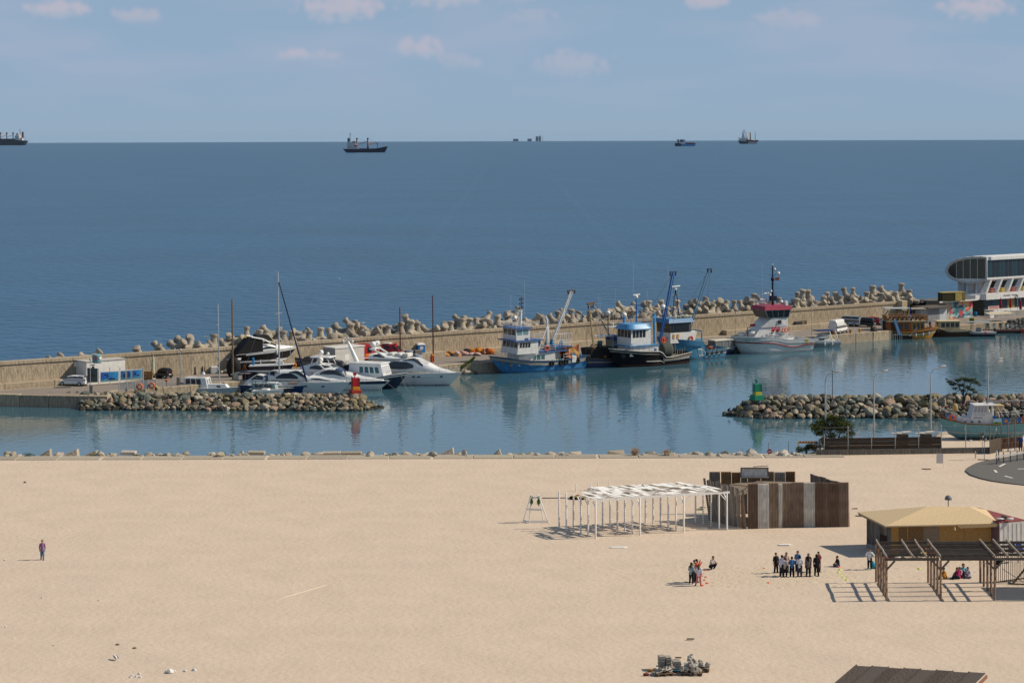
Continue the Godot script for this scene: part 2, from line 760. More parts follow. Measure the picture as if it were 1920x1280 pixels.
	# the slabs along the edge of the sand
	var edge:=Node3D.new()
	edge.name="promenade_edge"
	edge.set_meta("kind","structure")
	add_child(edge)
	var slabs:=[]
	for k in 4:
		var g:=G()
		g.soft_box(Vector3.ZERO,V(4.05+.1*k,.2,2.3),.03)
		slabs.append(g.mesh())
	var x:=-78.0
	var k:=0
	while x<31.0:
		var m:StandardMaterial3D=[paint(.44,.385,.30,.9,"stone"),paint(.40,.35,.28,.9,"stone"),paint(.47,.41,.32,.9,"stone")][rng.randi() % 3]
		laid(slabs[k % 4],"slab",m,edge,Transform3D(yaw(rnd(-.006,.006)),V(x+2.1,BEACH-.03+rnd(-.015,.02),-224.6+rnd(-.05,.05))))
		x+=4.2+.1*(k % 4)
		k+=1

	# road at the right
	var rim:=PackedVector2Array()
	for q in [[1811,882],[1815,876],[1830,868],[1850,862.5],[1880,857.5],[1920,850],[2000,838],[2100,845],[2100,930],[2000,918],[1920,908.5],[1890,905],[1860,900.5],[1838,895.5],[1820,889]]:
		var w:=spot(q[0],q[1],BEACH+.12)
		rim.append(U(w.x,-w.z))
	var road:=G()
	road.slab(rim,BEACH-.4,BEACH+.12,Transform3D(Basis(Vector3.RIGHT,-PI/2),Vector3.ZERO))
	var rd:=struct(road,"road",paint(.165,.155,.145,.9,"stone"))
	for q in [[[1874.5,874.5],[1885,869]],[[1865.5,881],[1870,885.5]],[[1884.5,892],[1899.5,896]],[[1909,879],[1922,878.5]]]:
		var a:=spot(q[0][0],q[0][1],BEACH+.126)
		var b:=spot(q[1][0],q[1][1],BEACH+.126)
		var g:=G()
		g.box((a+b)*.5,V(.24,.008,a.distance_to(b)),Basis.looking_at(b-a))
		part(g,"road_marking",paint(.62,.61,.56,.8),rd)

# ---------------------------------------------------------------- sea wall and tetrapods
func along_wall(s:float,out:float,y:float)->Vector3:
	var d:=V(.817,0,-.5768)
	return V(-71.5,y,-298.0)+d*s+V(-.5768,0,-.817)*out

func build_sea_wall()->void:
	var w:=thing("sea_wall","long stained concrete sea wall that climbs to the right behind the quay","wall")
	var turn:=yaw(atan2(.5768,.817))
	var mats_:Array=[paint(.50,.41,.295,.95,"concrete"),paint(.54,.445,.325,.95,"concrete"),paint(.47,.385,.275,.95,"concrete")]
	var prof:=PU([U(0,QUAY-1.8),U(0,4.95),U(-.16,4.95),U(-.16,5.36),U(1.3,5.36),U(1.5,QUAY-1.8)])
	var long:=7.36
	var g:=G()
	g.slab(prof,.015,long-.015,Transform3D(Basis(V(0,0,-1),UP,V(1,0,0)),Vector3.ZERO))
	var m:=g.mesh()
	var l:=G()
	l.soft_box(V(long/2,.24,.62),V(long-.04,1.55,1.25),.05)
	var lm:=l.mesh()
	for k in range(-9,24):
		laid(m,"wall_segment",mats_[rng.randi() % 3],w,Transform3D(turn,along_wall(k*long,.0,rnd(-.02,.02))))
		if k<2 or (k>8 and k % 7!=3):
			laid(lm,"wall_footing",mats_[1 if k % 2 else 0],w,Transform3D(turn,along_wall(k*long+.0,-.02,QUAY-.15)))

func tetrapod_mesh(seed_:int,slim:float)->ArrayMesh:
	var r:=RandomNumberGenerator.new()
	r.seed=seed_
	var g:=G()
	for d in [V(0,1,0),V(.943,-.333,0),V(-.471,-.333,.816),V(-.471,-.333,-.816)]:
		g.lathe([U(.0,-.3),U(.95,-.2),U(.86,.35),U(.64*slim,.95),U(.53*slim,1.4),U(.56*slim,1.62),U(.70*slim,1.92),U(.72*slim,2.16),U(.62*slim,2.28),U(.0,2.3)],9,Vector3.ZERO,g.frame(d))
	return g.mesh()

func build_tetrapods()->void:
	var meshes:=[tetrapod_mesh(1,1.0),tetrapod_mesh(2,.9),tetrapod_mesh(3,1.12)]
	var tones:Array=[paint(.42,.365,.285,.95,"stone"),paint(.46,.40,.315,.95,"stone"),paint(.36,.315,.255,.95,"stone")]
	var put:=func(s:float,out:float,y:float,upright:bool)->void:
		var o:=MeshInstance3D.new()
		o.name="tetrapod"
		o.mesh=meshes[rng.randi() % 3]
		o.material_override=tones[rng.randi() % 3]
		var b:=yaw(rng.randf()*TAU)
		if upright:
			b=Basis(V(rnd(-1,1),0,rnd(-1,1)).normalized(),rnd(.0,.22))*b
		else:
			b=Basis(V(rnd(-1,1),rnd(-.4,.4),rnd(-1,1)).normalized(),rnd(.3,1.5))*b
		add_child(o,true)
		o.transform=Transform3D(b.scaled(Vector3.ONE*rnd(.70,.86)),along_wall(s,out,y))
		tag(o,"pale concrete tetrapod heaped with others on the sea side of the wall","tetrapod","tetrapods behind the sea wall")
	# s of a column of the grid on the wall's top
	var s:=26.5
	while s<183.0:
		var lift:=.0 if s>34.0 else -.4
		put.call(s,rnd(2.3,3.2),rnd(4.9,5.6)+lift,rng.randf()<.42)
		if rng.randf()<.72:
			put.call(s+rnd(.4,1.6),rnd(4.6,6.2),rnd(4.8,6.2)+lift,rng.randf()<.3)
		if rng.randf()<.22 and s>55.0:
			put.call(s+.6,3.9,rnd(6.3,6.8),rng.randf()<.3)
		s+=rnd(1.5,2.35)
	for q in [[2.4,3.9],[9.0,4.7],[14.7,4.8],[22.6,4.6]]:
		put.call(q[0],2.8,q[1]-.35,false)

# ---------------------------------------------------------------- quay and rubble arms
func edge_z(x:float)->float:
	return -374.6-(x-56.6)*.7059

func build_quay()->void:
	var rim:=PackedVector2Array()
	for q in [[-150,wall_z(-150)+5.0],[-71.5,-292.8],[-58.3,-290.6],[-56.5,-294.8],[170,edge_z(170)],[170,wall_z(170)-.5],[-150,wall_z(-150)-.5]]:
		rim.append(U(q[0],-q[1]))
	var g:=G()
	g.slab(rim,-3.0,QUAY,Transform3D(Basis(Vector3.RIGHT,-PI/2),Vector3.ZERO))
	var deck:=struct(g,"quay",paint(.30,.255,.22,.92,"stone"))
	# blocks that face the quay, each with its own edge
	var block:=G()
	block.soft_box(V(2.1,.72,0),V(4.16,1.78,1.1),.06)
	var bm:=block.mesh()
	var tones:Array=[paint(.56,.46,.32,.95,"concrete"),paint(.52,.42,.30,.95,"concrete"),paint(.46,.375,.27,.95,"concrete")]
	for run in [[V(-71.5,0,-292.5),V(-58.2,0,-290.3)],[V(-56.3,0,-294.9),V(110.0,0,edge_z(110.0))]]:
		var a:Vector3=run[0]
		var b:Vector3=run[1]
		var d:=(b-a).normalized()
		var n:=int(a.distance_to(b)/4.2)
		for k in n+1:
			laid(bm,"quay_block",tones[rng.randi() % 3],deck,Transform3D(yaw(atan2(-d.z,d.x)),a+d*(4.2*k)+V(0,rnd(-.02,.03),0)))
	# worn lighter concrete along the foot of the wall
	var pale:=G()
	for q in [[-6.0,21.0,1.9],[44.0,70.0,1.5],[96.0,150.0,1.6]]:
		var a:=along_wall(q[0],.1,QUAY-.04)
		var b:=along_wall(q[1],.1,QUAY-.04)
		var c:=along_wall(q[1]-1.0,-q[2]-1.2,QUAY-.04)
		var d:=along_wall(q[0]+2.0,-q[2],QUAY-.04)
		var up:=V(0,.05,0)
		pale.hexa(PV([a,b,c,d,a+up,b+up,c+up,d+up]))
	part(pale,"worn_concrete",paint(.40,.345,.26,.95,"stone"),deck)

func build_breakwaters()->void:
	var variants:=[]
	for k in 9:
		var r:=RandomNumberGenerator.new()
		r.seed=300+k
		var g:=G()
		g.rock(V(1.0,r.randf_range(.58,.85),r.randf_range(.7,.95)),r,14)
		variants.append(g.mesh())
	kept.rocks=variants
	var tones:Array=[paint(.22,.19,.125,.95,"stone"),paint(.155,.17,.14,.95,"stone"),paint(.30,.255,.19,.95,"stone"),paint(.44,.385,.30,.95,"stone"),paint(.17,.155,.12,.95,"stone"),paint(.40,.29,.215,.95,"stone"),paint(.26,.215,.125,.95,"stone")]
	kept.rock_tones=tones
	var wet:=paint(.055,.052,.042,.7,"stone")
	var arm:=func(label:String,a:Vector3,b:Vector3,crest:float,reach:float,want:int,big:float,tip:float)->void:
		var o:=thing("rubble_breakwater",label,"breakwater")
		var d:=(b-a).normalized()
		var side:=V(-d.z,0,d.x)
		if side.z<.0:
			side=-side
		var long:=a.distance_to(b)
		# the heap under the stones
		var rings:=[]
		for i in 25:
			var t:=i/24.0
			var fall:=smoothstep(.0,tip,long*(1.0-t)) if tip>.0 else 1.0
			var c:=a+d*long*t
			var ring:=PackedVector3Array()
			for q in [[-reach,-1.0],[-reach*.5,crest*.45],[-.6,crest-.6],[.6,crest-.6],[reach*.5,crest*.45],[reach,-1.0]]:
				ring.append(c+side*q[0]*lerpf(.35,1.0,fall)+UP*(q[1] if q[1]<.0 else q[1]*fall-.25))
			rings.append(ring)
		var core:=G()
		core.loft(rings,false)
		part(core,"rubble_core",paint(.09,.082,.065,.95,"stone"),o)
		var spread:=[]
		var tries:=0
		while spread.size()<want and tries<want*60:
			tries+=1
			var t:=rng.randf()
			var fall:=smoothstep(.0,tip,long*(1.0-t)) if tip>.0 else 1.0
			var w:=rnd(-.35,1.0)
			var r:=big*rnd(.55,1.25)*(.75 if w>.8 else 1.0)*lerpf(.6,1.0,fall)
			var c:=a+d*long*t+side*w*reach*lerpf(.4,1.0,fall)+UP*(crest*fall*(1.0-.97*clampf(absf(w)*1.02-.12,.0,1.0))-.28*r)
			var free:=true
			for q in spread:
				if q[0].distance_squared_to(c)<(q[1]+r)*(q[1]+r)*.36:
					free=false
					break
			if free:
				spread.append([c,r])
		for q in spread:
			var low:bool=q[0].y<.12
			laid(variants[rng.randi() % 9],"stone",wet if low else tones[[0,0,1,1,2,2,3,4,5,6][rng.randi() % 10]],o,Transform3D(Basis.from_euler(V(rnd(-.5,.5),rng.randf()*TAU,rnd(-.5,.5))).scaled(Vector3.ONE*q[1]),q[0]))
		# chips and small stones in the gaps
		var mm:=MultiMesh.new()
		mm.transform_format=MultiMesh.TRANSFORM_3D
		mm.use_colors=true
		mm.mesh=variants[3]
		mm.instance_count=900
		for k in 900:
			var t:=rng.randf()
			var fall:=smoothstep(.0,tip,long*(1.0-t)) if tip>.0 else 1.0
			var w:=rnd(-.5,1.08)
			var c:=a+d*long*t+side*w*reach*lerpf(.4,1.0,fall)+UP*(crest*fall*(1.0-.97*clampf(absf(w)-.1,.0,1.0))+rnd(-.55,-.05))
			mm.set_instance_transform(k,Transform3D(Basis.from_euler(V(rng.randf()*6.0,rng.randf()*6.0,0)).scaled(Vector3.ONE*rnd(.14,.36)),c))
			var v:=rnd(.10,.42) if c.y>.2 else .05
			mm.set_instance_color(k,Color(v,v*.9,v*rnd(.62,.8)))
		var mi:=MultiMeshInstance3D.new()
		mi.name="small_stones"
		mi.multimesh=mm
		var sm:=StandardMaterial3D.new()
		sm.vertex_color_use_as_albedo=true
		sm.roughness=.95
		mi.material_override=sm
		mi.set_meta("kind","stuff")
		o.add_child(mi,true)
	arm.call("rubble breakwater of mixed boulders before the yachts, ending at the red light",V(-58.5,0,-291.5),V(-17.6,0,-289.2),1.75,4.3,290,.95,4.0)
	arm.call("rubble breakwater of grey boulders on the right, ending at the green light",V(84.0,0,-281.5),V(27.6,0,-281.5),2.3,5.0,295,1.05,5.0)

# A flat print (poster, painted wall) on a quad; corners as seen from the front.
func print_on(q:Array,m:Material,called:String,parent:Node3D,thick:=.03)->MeshInstance3D:
	var nn:Vector3=(q[1]-q[0]).cross(q[3]-q[0]).normalized()
	var g:=G()
	for t in [[0,2,1],[0,3,2]]:
		for i in t:
			g.v.append(q[i]+nn*thick)
			g.n.append(nn)
			g.uv.append([U(0,1),U(1,1),U(1,0),U(0,0)][i])
	var back:=G()
	back.panel(q,0,0,1,1,.0,thick-.004)
	for i in back.v.size():
		g.v.append(back.v[i])
		g.n.append(back.n[i])
		g.uv.append(U(.02,.98))
	return part(g,called,m,parent)

func picture(w:int,h:int,f:Callable,rough:=.6)->StandardMaterial3D:
	var img:=Image.create(w,h,false,Image.FORMAT_RGB8)
	for y in h:
		for x in w:
			img.set_pixel(x,y,f.call(float(x)/w,float(y)/h))
	var m:=StandardMaterial3D.new()
	m.albedo_texture=ImageTexture.create_from_image(img)
	m.roughness=rough
	return m

# A house-like block on local axes (x forward); returns its faces for windows.
func cabin(parent:Node3D,called:String,m:Material,x0:float,x1:float,y0:float,y1:float,w0:float,w1:float,fs:=.0,bs:=.0,ts:=1.0)->Dictionary:
	var p:=PV([
		V(x0,y0,-w0),V(x1,y0,-w1),V(x1,y0,w1),V(x0,y0,w0),
		V(x0+bs,y1,-w0*ts),V(x1-fs,y1,-w1*ts),V(x1-fs,y1,w1*ts),V(x0+bs,y1,w0*ts)])
	var g:=G()
	g.hexa(p)
	part(g,called,m,parent)
	return {"F":[p[2],p[1],p[5],p[6]],"B":[p[0],p[3],p[7],p[4]],"S":[p[3],p[2],p[6],p[7]],"P":[p[1],p[0],p[4],p[5]],"T":[p[7],p[6],p[5],p[4]]}

func panes(parent:Node3D,q:Array,n:int,u0:float,u1:float,v0:float,v1:float,gap:=.06,m:Material=null,called:="window")->void:
	for k in n:
		var w:=(u1-u0)/n
		var g:=G()
		g.panel(q,u0+w*(k+gap),v0,u0+w*(k+1-gap),v1,-.02,.014)
		part(g,called,m if m else glass(),parent)

func rail(parent:Node3D,points:Array,h:float,bars:int,m:Material,r:=.022,every:=1.1)->void:
	var g:=G()
	for i in points.size()-1:
		var a:Vector3=points[i]
		var b:Vector3=points[i+1]
		for k in bars:
			var up:=UP*h*(k+1)/bars
			g.tube(a+up,b+up,r,-1.0,5)
		var n:=maxi(1,int(round(a.distance_to(b)/every)))
		for k in n+(1 if i==points.size()-2 else 0):
			var c:=a.lerp(b,float(k)/n)
			g.tube(c,c+UP*h,r,-1.0,5)
	part(g,"railing",m,parent)

func build_restaurant()->void:
	var e:=V(.816,0,-.577)
	var f:=V(.966,0,.258)
	var c:=V(91.7,0,-412.0)
	var o:=thing("restaurant","white restaurant with a rounded glass upper floor on slanted columns at the far right","restaurant")
	var t:=Transform3D(Basis(f,UP,e),c)
	var wht:=paint(.76,.75,.73,.5,"grime")
	var dark:=paint(.02,.028,.034,.08)
	var greenish:=paint(.018,.045,.06,.08)
	var box:=func(f0:float,f1:float,y0:float,y1:float,e0:float,e1:float)->Geo:
		var g:=G()
		var p:=PackedVector3Array()
		for y in [y0,y1]:
			for q in [[f0,e0],[f1,e0],[f1,e1],[f0,e1]]:
				p.append(t*V(q[0],y,q[1]))
		g.hexa(p)
		return g
	# upper floor: a rounded profile drawn out along the quay
	var prof:=PackedVector2Array()
	for q in [[.0,8.55],[-1.5,8.15],[-3.4,7.95],[-5.0,8.15],[-6.3,8.6],[-7.2,9.2],[-7.62,9.9],[-7.6,10.6],[-7.2,11.3],[-6.4,11.95],[-5.2,12.45],[-3.9,12.75],[-2.4,12.9],[-.8,12.95],[.0,12.85]]:
		prof.append(U(q[0],q[1]))
	var body:=G()
	body.slab(prof,.0,27.0,t)
	part(body,"upper_floor",wht,o)
	var rimp:=G()
	for k in prof.size():
		var a:=prof[k]
		var b:=prof[(k+1) % prof.size()]
		rimp.tube(t*V(a.x,a.y,-.12),t*V(b.x,b.y,-.12),.2,-1.0,6)
	part(rimp,"rim",paint(.55,.54,.52,.6,"grime"),o)
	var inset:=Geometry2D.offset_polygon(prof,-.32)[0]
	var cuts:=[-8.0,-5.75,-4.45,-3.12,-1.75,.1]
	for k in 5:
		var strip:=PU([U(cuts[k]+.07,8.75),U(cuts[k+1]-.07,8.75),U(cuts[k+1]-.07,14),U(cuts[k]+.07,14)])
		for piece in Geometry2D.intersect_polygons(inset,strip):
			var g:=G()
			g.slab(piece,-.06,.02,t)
			part(g,"end_pane",[dark,paint(.085,.085,.062,.25,"stone")][1 if k>0 else 0],o)  # tan reflection put into the colour of all panes but the first
	# glass front along the quay
	var q:=[t*V(0,8.55,0),t*V(0,8.55,27),t*V(0,12.85,27),t*V(0,12.85,0)]
	for k in 22:
		var g:=G()
		g.panel(q,.004+k*.045,.10,.004+k*.045+.042,.86,-.02,.03)
		part(g,"front_pane",dark if k % 3 else greenish,o)
	var roof:=G()
	roof.slab(PU([U(-3.0,12.92),U(.45,12.35),U(.45,12.95),U(-3.0,13.1)]),.6,27.2,t)
	part(roof,"roof_edge",wht,o)
	# slanted columns and terrace
	for k in 3:
		var g:=G()
		var x:=-6.2+1.75*k
		g.hexa(PV([t*V(x+.15,5.9,1.0),t*V(x+1.05,5.9,1.0),t*V(x+1.05,5.9,1.8),t*V(x+.15,5.9,1.8),t*V(x,8.3,1.0),t*V(x+1.2,8.3,1.0),t*V(x+1.2,8.3,1.8),t*V(x,8.3,1.8)]))
		part(g,"column",paint(.50,.48,.46,.7,"grime"),o)
	for k in 7:
		var g:=G()
		var x:=.3+3.1*k
		g.hexa(PV([t*V(-1.6,5.9,x),t*V(-.5,5.9,x),t*V(-.5,5.9,x+.6),t*V(-1.6,5.9,x+.6),t*V(-.8,8.6,x+.9),t*V(-.05,8.6,x+.9),t*V(-.05,8.6,x+1.4),t*V(-.8,8.6,x+1.4)]))
		part(g,"column",wht,o)
	part(box.call(-7.0,-3.0,5.9,8.4,7.5,20.0),"inner_wall",paint(.10,.075,.06,.8,"grime"),o)
	part(box.call(-3.4,-1.9,5.9,8.45,9.0,26.0),"terrace_glazing",greenish,o)
	part(box.call(-5.2,.35,4.7,5.9,-.7,27.0),"terrace_slab",wht,o)
	part(box.call(-5.6,-.6,4.75,5.65,-2.3,-.72),"terrace_step",wht,o)
	rail(o,[t*V(-5.2,5.9,-.5),t*V(.25,5.9,-.5),t*V(.25,5.9,26.5)],1.0,2,paint(.35,.34,.33,.5),.03,1.6)
	for k in 5:
		part(box.call(-1.6,-.9,5.9,6.7,2.6+k*3.0,4.0+k*3.0),"seat",[paint(.30,.05,.03,.8),paint(.42,.30,.05,.8)][k % 2],o)
	# ground floor
	part(box.call(-4.6,-.9,1.6,4.7,.4,27.0),"ground_floor",paint(.06,.06,.055,.6,"grime"),o)
	var gq:=[t*V(-.9,2.7,.4),t*V(-.9,2.7,27),t*V(-.9,4.7,27),t*V(-.9,4.7,.4)]
	for k in 12:
		var g:=G()
		g.panel(gq,k/12.0+.004,.02,(k+1)/12.0-.004,.97,.0,.03)
		part(g,"shop_window",[dark,greenish,dark,paint(.20,.14,.03,.4)][k % 4],o)
	part(box.call(-4.7,-4.1,1.6,4.7,-.6,.2),"corner_pillar",wht,o)
	part(box.call(-4.7,.7,1.58,2.72,.6,27.0),"base_wall",wht,o)
	# raised lettering too small to read on the terrace band
	var rr:=RandomNumberGenerator.new()
	rr.seed=3
	var bq:=[t*V(.35,4.7,0),t*V(.35,4.7,27),t*V(.35,5.9,27),t*V(.35,5.9,0)]
	var letters:=G()
	for word in [[.155,9],[.245,7]]:
		var x:float=word[0]
		for k in word[1]:
			letters.panel(bq,x,.42,x+.006,.42+rr.randf_range(.14,.22),.0,.03)
			x+=.0082
	part(letters,"lettering",paint(.18,.17,.16,.6),o)

	# closed red parasols, sign, canopy and lamp on the lower terrace
	var para:=func(uu:float,vv:float,label:String)->void:
		var p:=spot(uu,vv,2.72)
		var r:=thing("closed_parasol",label,"parasol",p,.0,"closed red parasols before the restaurant")
		var g:=G()
		g.tube(V(0,0,0),V(0,2.6,0),.035)
		part(g,"pole",white(),r)
		part(G().lathe([U(.0,.55),U(.22,.6),U(.27,1.0),U(.16,1.35),U(.21,1.7),U(.13,2.3),U(.0,2.5)],9),"canopy",paint(.30,.012,.035,.8,"cloth"),r)
	para.call(1877,582.5,"closed dark red parasol next to the red and white sign of the restaurant")
	para.call(1895.5,582.5,"middle one of three closed red parasols at the restaurant")
	para.call(1914.5,586,"closed red parasol nearest the right edge, before the restaurant windows")
	var sp:=spot(1864,584.5,2.4)
	var sign_:=thing("restaurant_sign","long red and white sign board on the lower terrace of the restaurant","sign",sp,.62)
	var sg:=G()
	sg.box(V(0,.75,0),V(3.0,.75,.06))
	part(sg,"board",paint(.72,.66,.62,.6),sign_)
	for row in 3:
		var lg:=G()
		var x:=-1.35
		while x<1.3:
			var w:=rr.randf_range(.1,.22)
			lg.box(V(x+w/2,.98-row*.22,.036),V(w*.8,[.2,.12,.1][row],.014))
			x+=w+.03
		part(lg,"lettering",paint(.42,.03,.03,.6),sign_)
	sg=G()
	for k in [-1.2,1.2]:
		sg.tube(V(k,-.9,-.05),V(k,.9,-.05),.04)
	part(sg,"post",paint(.3,.3,.3,.5),sign_)
	var cn:=spot(1872,588.5,3.0)
	var can:=thing("awning","long cream awning over the seats below the restaurant","awning",cn,.50)
	var ag:=G()
	ag.hexa(PV([V(-2.6,-.05,.9),V(3.1,-.05,.9),V(3.1,.12,-.9),V(-2.6,.12,-.9),V(-2.6,.05,.9),V(3.1,.05,.9),V(3.1,.3,-.9),V(-2.6,.3,-.9)]))
	part(ag,"cover",paint(.55,.48,.36,.8,"cloth"),can)
	ag=G()
	for x in [-2.4,.2,2.9]:
		for z in [-.8,.8]:
			ag.tube(V(x,-1.4,z),V(x,.05,z),.035)
	part(ag,"post",white(),can)
	var lp:=spot(1909,588,1.62)
	var lamp:=thing("street_lamp","slim grey lamp post before the restaurant windows","lamp post",lp)
	ag=G()
	ag.tube(Vector3.ZERO,V(0,3.3,0),.06,.045)
	part(ag,"pole",paint(.28,.30,.30,.5),lamp)
	ag=G()
	ag.lathe([U(.0,3.2),U(.12,3.3),U(.22,3.62),U(.0,3.75)],8)
	part(ag,"lantern",paint(.35,.36,.36,.3),lamp)
	# low white terrace walls with prints
	var tw:=thing("terrace_wall","low white terrace wall with grey printed panels beside the moored boats","wall")
	var a:=spot(1857,596,1.6)
	var b:=spot(1935,589.5,1.6)
	var d:=(b-a).normalized()
	var up:=UP
	var wq:=[a,b,b+up*1.15,a+up*1.15]
	var wg:=G()
	wg.panel(wq,0,0,1,1,-.25,.0)
	part(wg,"wall",wht,tw)
	for k in 7:
		var pg:=G()
		pg.panel(wq,.1+k*.125,.06,.1+k*.125+.115,.92,.0,.03)
		part(pg,"printed_panel",[paint(.30,.30,.28,.7,"stone"),paint(.36,.33,.29,.7,"stone")][k % 2],tw)
	var sw:=thing("stone_wall","dark rough stone wall below the terrace at the right edge","wall")
	a=spot(1895,612,.9)
	b=spot(1950,604,.9)
	var st:=RandomNumberGenerator.new()
	st.seed=8
	var tones:Array=[paint(.10,.085,.065,.95,"stone"),paint(.14,.115,.085,.95,"stone")]
	for k in 16:
		var rk:=G()
		rk.rock(V(.65,.5,.5),st,8)
		var mi:=part(rk,"stone",tones[k % 2],sw)
		mi.position=a.lerp(b,(k % 8)/7.0)+UP*(.1+.75*floorf(k/8.0))

func build_quay_sheds()->void:
	# painted shed with a flat roof
	var turn:=.6155
	var base:=spot(1775,598.5,QUAY)
	var o:=thing("mural_shed","flat roofed shed with a bright abstract mural on its wall left of the restaurant","shed",base,turn)
	var f:=cabin(o,"wall",paint(.50,.45,.37,.85,"grime"),.0,7.2,0,3.3,2.6,2.6)
	o.position+=yaw(turn)*V(0,0,-2.6)
	var swirl:=FastNoiseLite.new()
	swirl.seed=17
	swirl.frequency=.7
	swirl.domain_warp_enabled=true
	swirl.domain_warp_amplitude=.7
	swirl.domain_warp_frequency=1.4
	var mural:=picture(160,80,func(x:float,y:float)->Color:
		var n:=swirl.get_noise_2d(x*2.2+y*1.1,y*1.6-x*.4)
		var m:=swirl.get_noise_2d(x*3.0+9.0,y*3.0)
		var cc:=Color(.88,.58,.38) if n>.18 else Color(.30,.55,.58) if n>-.02 else Color(.62,.74,.76) if n>-.14 else Color(.18,.36,.42)
		if y<.28+n*.4 and x>.4:
			cc=Color(.90,.66,.46)
		if m>.28:
			cc=Color(.72,.25,.27)
		elif m<-.36:
			cc=Color(.86,.80,.72)
		return cc)
	print_on([f.S[0].lerp(f.S[1],.12),f.S[1],f.S[2],f.S[3].lerp(f.S[2],.12)],mural,"mural",o)
	var g:=G()
	g.box(V(2.6,3.42,.1),V(10.4,.22,6.4))
	part(g,"roof",paint(.17,.16,.15,.9,"stone"),o)
	part(G().box(V(2.6,3.42,3.36),V(10.4,.26,.1)),"roof_edge",white(),o)
	# grey shed
	base=spot(1749,603,QUAY)
	o=thing("grey_shed","low grey sheet metal shed between the parked cars and the mural","shed",base,.6155)
	f=cabin(o,"wall",paint(.40,.42,.44,.6,"grime"),-2.9,2.1,0,2.7,1.7,1.7)
	part(G().panel(f.S,.60,.02,.98,.97,.0,.03),"door",paint(.55,.57,.60,.5,"grime"),o)
	for k in 4:
		part(G().panel(f.S,.02+.145*k,.02,.155+.145*k,.97,.0,.02),"panel",paint(.26,.27,.28,.6,"grime"),o)
	part(G().box(V(-.6,2.85,.3),V(6.0,.18,4.4)),"roof",paint(.14,.12,.10,.9,"stone"),o)
	# brown eave shed behind
	base=spot(1738,580,QUAY+1.0)
	o=thing("brown_shed","brown plank shed with a wide flat roof against the end of the sea wall","shed",base,.6155)
	f=cabin(o,"wall",paint(.09,.055,.04,.9,"wood"),-3.0,4.0,-1.0,1.6,1.6,1.6)
	for k in 7:
		part(G().panel(f.S,.01+k*.142,.02,.135+k*.142,.98,.0,.03),"plank",[paint(.10,.055,.035,.9,"wood"),paint(.07,.045,.035,.9,"wood")][k % 2],o)
	part(G().box(V(.4,1.75,.3),V(8.6,.16,4.2)),"roof",paint(.22,.195,.165,.9,"stone"),o)
	# yellow box on the roof
	base=spot(1785,561.5,QUAY+3.75)
	o=thing("yellow_container","yellow and dark box container on the flat roof behind the mural","container",base,.30)
	f=cabin(o,"body",paint(.05,.046,.02,.8,"grime"),-2.4,2.4,-.2,1.35,.95,.95)
	part(G().panel(f.S,.56,.02,.86,.97,.0,.04),"yellow_panel",paint(.52,.40,.12,.7,"grime"),o)
	part(G().panel(f.S,.88,.02,.995,.97,.0,.04),"brown_panel",paint(.26,.19,.06,.7,"grime"),o)
	part(G().box(V(0,1.40,0),V(5.0,.1,2.0)),"lid",paint(.42,.33,.12,.7,"grime"),o)
	# stone pillar at the end of the wall
	base=spot(1698,604,QUAY)
	g=G()
	g.soft_box(V(0,2.0,-.8),V(1.5,4.0,1.4),.08)
	single(g,"stone_pillar",paint(.52,.43,.28,.9,"stone"),"pale yellow stone pillar at the right end of the sea wall","pillar",base,.6)
	# shade tent over the boats' landing
	base=spot(1705,603,QUAY)
	o=thing("shade_canopy","dark open canopy on posts behind the orange boat","canopy",base,.6155)
	part(G().box(V(0,2.2,0),V(4.6,.12,2.6)),"cover",paint(.10,.10,.10,.8,"cloth"),o)
	g=G()
	for x in [-2.1,2.1]:
		for z in [-1.1,1.1]:
			g.tube(V(x,0,z),V(x,2.2,z),.05)
	part(g,"post",paint(.12,.12,.12,.6),o)

	# ---- dive club at the left
	base=spot(136,722,QUAY)
	o=thing("dive_club_hut","white flat roofed hut with a small dark window left of the underwater posters","hut",spot(161.5,722.0,QUAY)+yaw(.72)*V(0,0,-2.2),.72)
	f=cabin(o,"wall",paint(.74,.72,.69,.7,"grime"),.0,6.3,0,3.25,2.2,2.2)
	part(G().panel(f.S,.14,.58,.20,.80,.0,.02),"window",glass(),o)
	part(G().panel(f.S,.12,.84,.21,.88,.0,.03),"vent",paint(.05,.05,.05,.6),o)
	part(G().soft_box(V(-.15,2.75,-.6),V(.35,.7,.95),.03),"air_conditioner",paint(.6,.6,.58,.5),o)
	part(G().box(V(3.15,3.31,0),V(6.5,.1,4.6)),"roof",paint(.50,.48,.45,.8,"grime"),o)
	var tank:=thing("roof_cistern","blue patterned round tank on the roof of the white dive hut","tank",spot(181,680.5,QUAY+3.36))
	part(G().lathe([U(.0,.0),U(.60,.02),U(.66,.15),U(.66,1.1),U(.60,1.24),U(.0,1.27)],14),"body",paint(.20,.36,.42,.6,"stone"),tank)
	for k in 3:
		g=G()
		var t:=.55+k*1.1
		g.lathe([U(.0,.0),U(.24,.0),U(.24,.03),U(.0,.03)],10,V(cos(t)*.64,.72,sin(t)*.64),g.frame(V(cos(t),0,sin(t))))
		part(g,"emblem",[paint(.65,.62,.6,.6),paint(.38,.16,.13,.6)][k % 2],tank)
	# red roofed annex
	o=thing("red_roof_annex","low annex with a red sheet roof behind the underwater posters","hut",spot(240,707.5,QUAY)+V(0,0,-1.6),.30)
	f=cabin(o,"wall",paint(.62,.56,.5,.8,"grime"),-2.4,2.5,0,2.0,1.4,1.4)
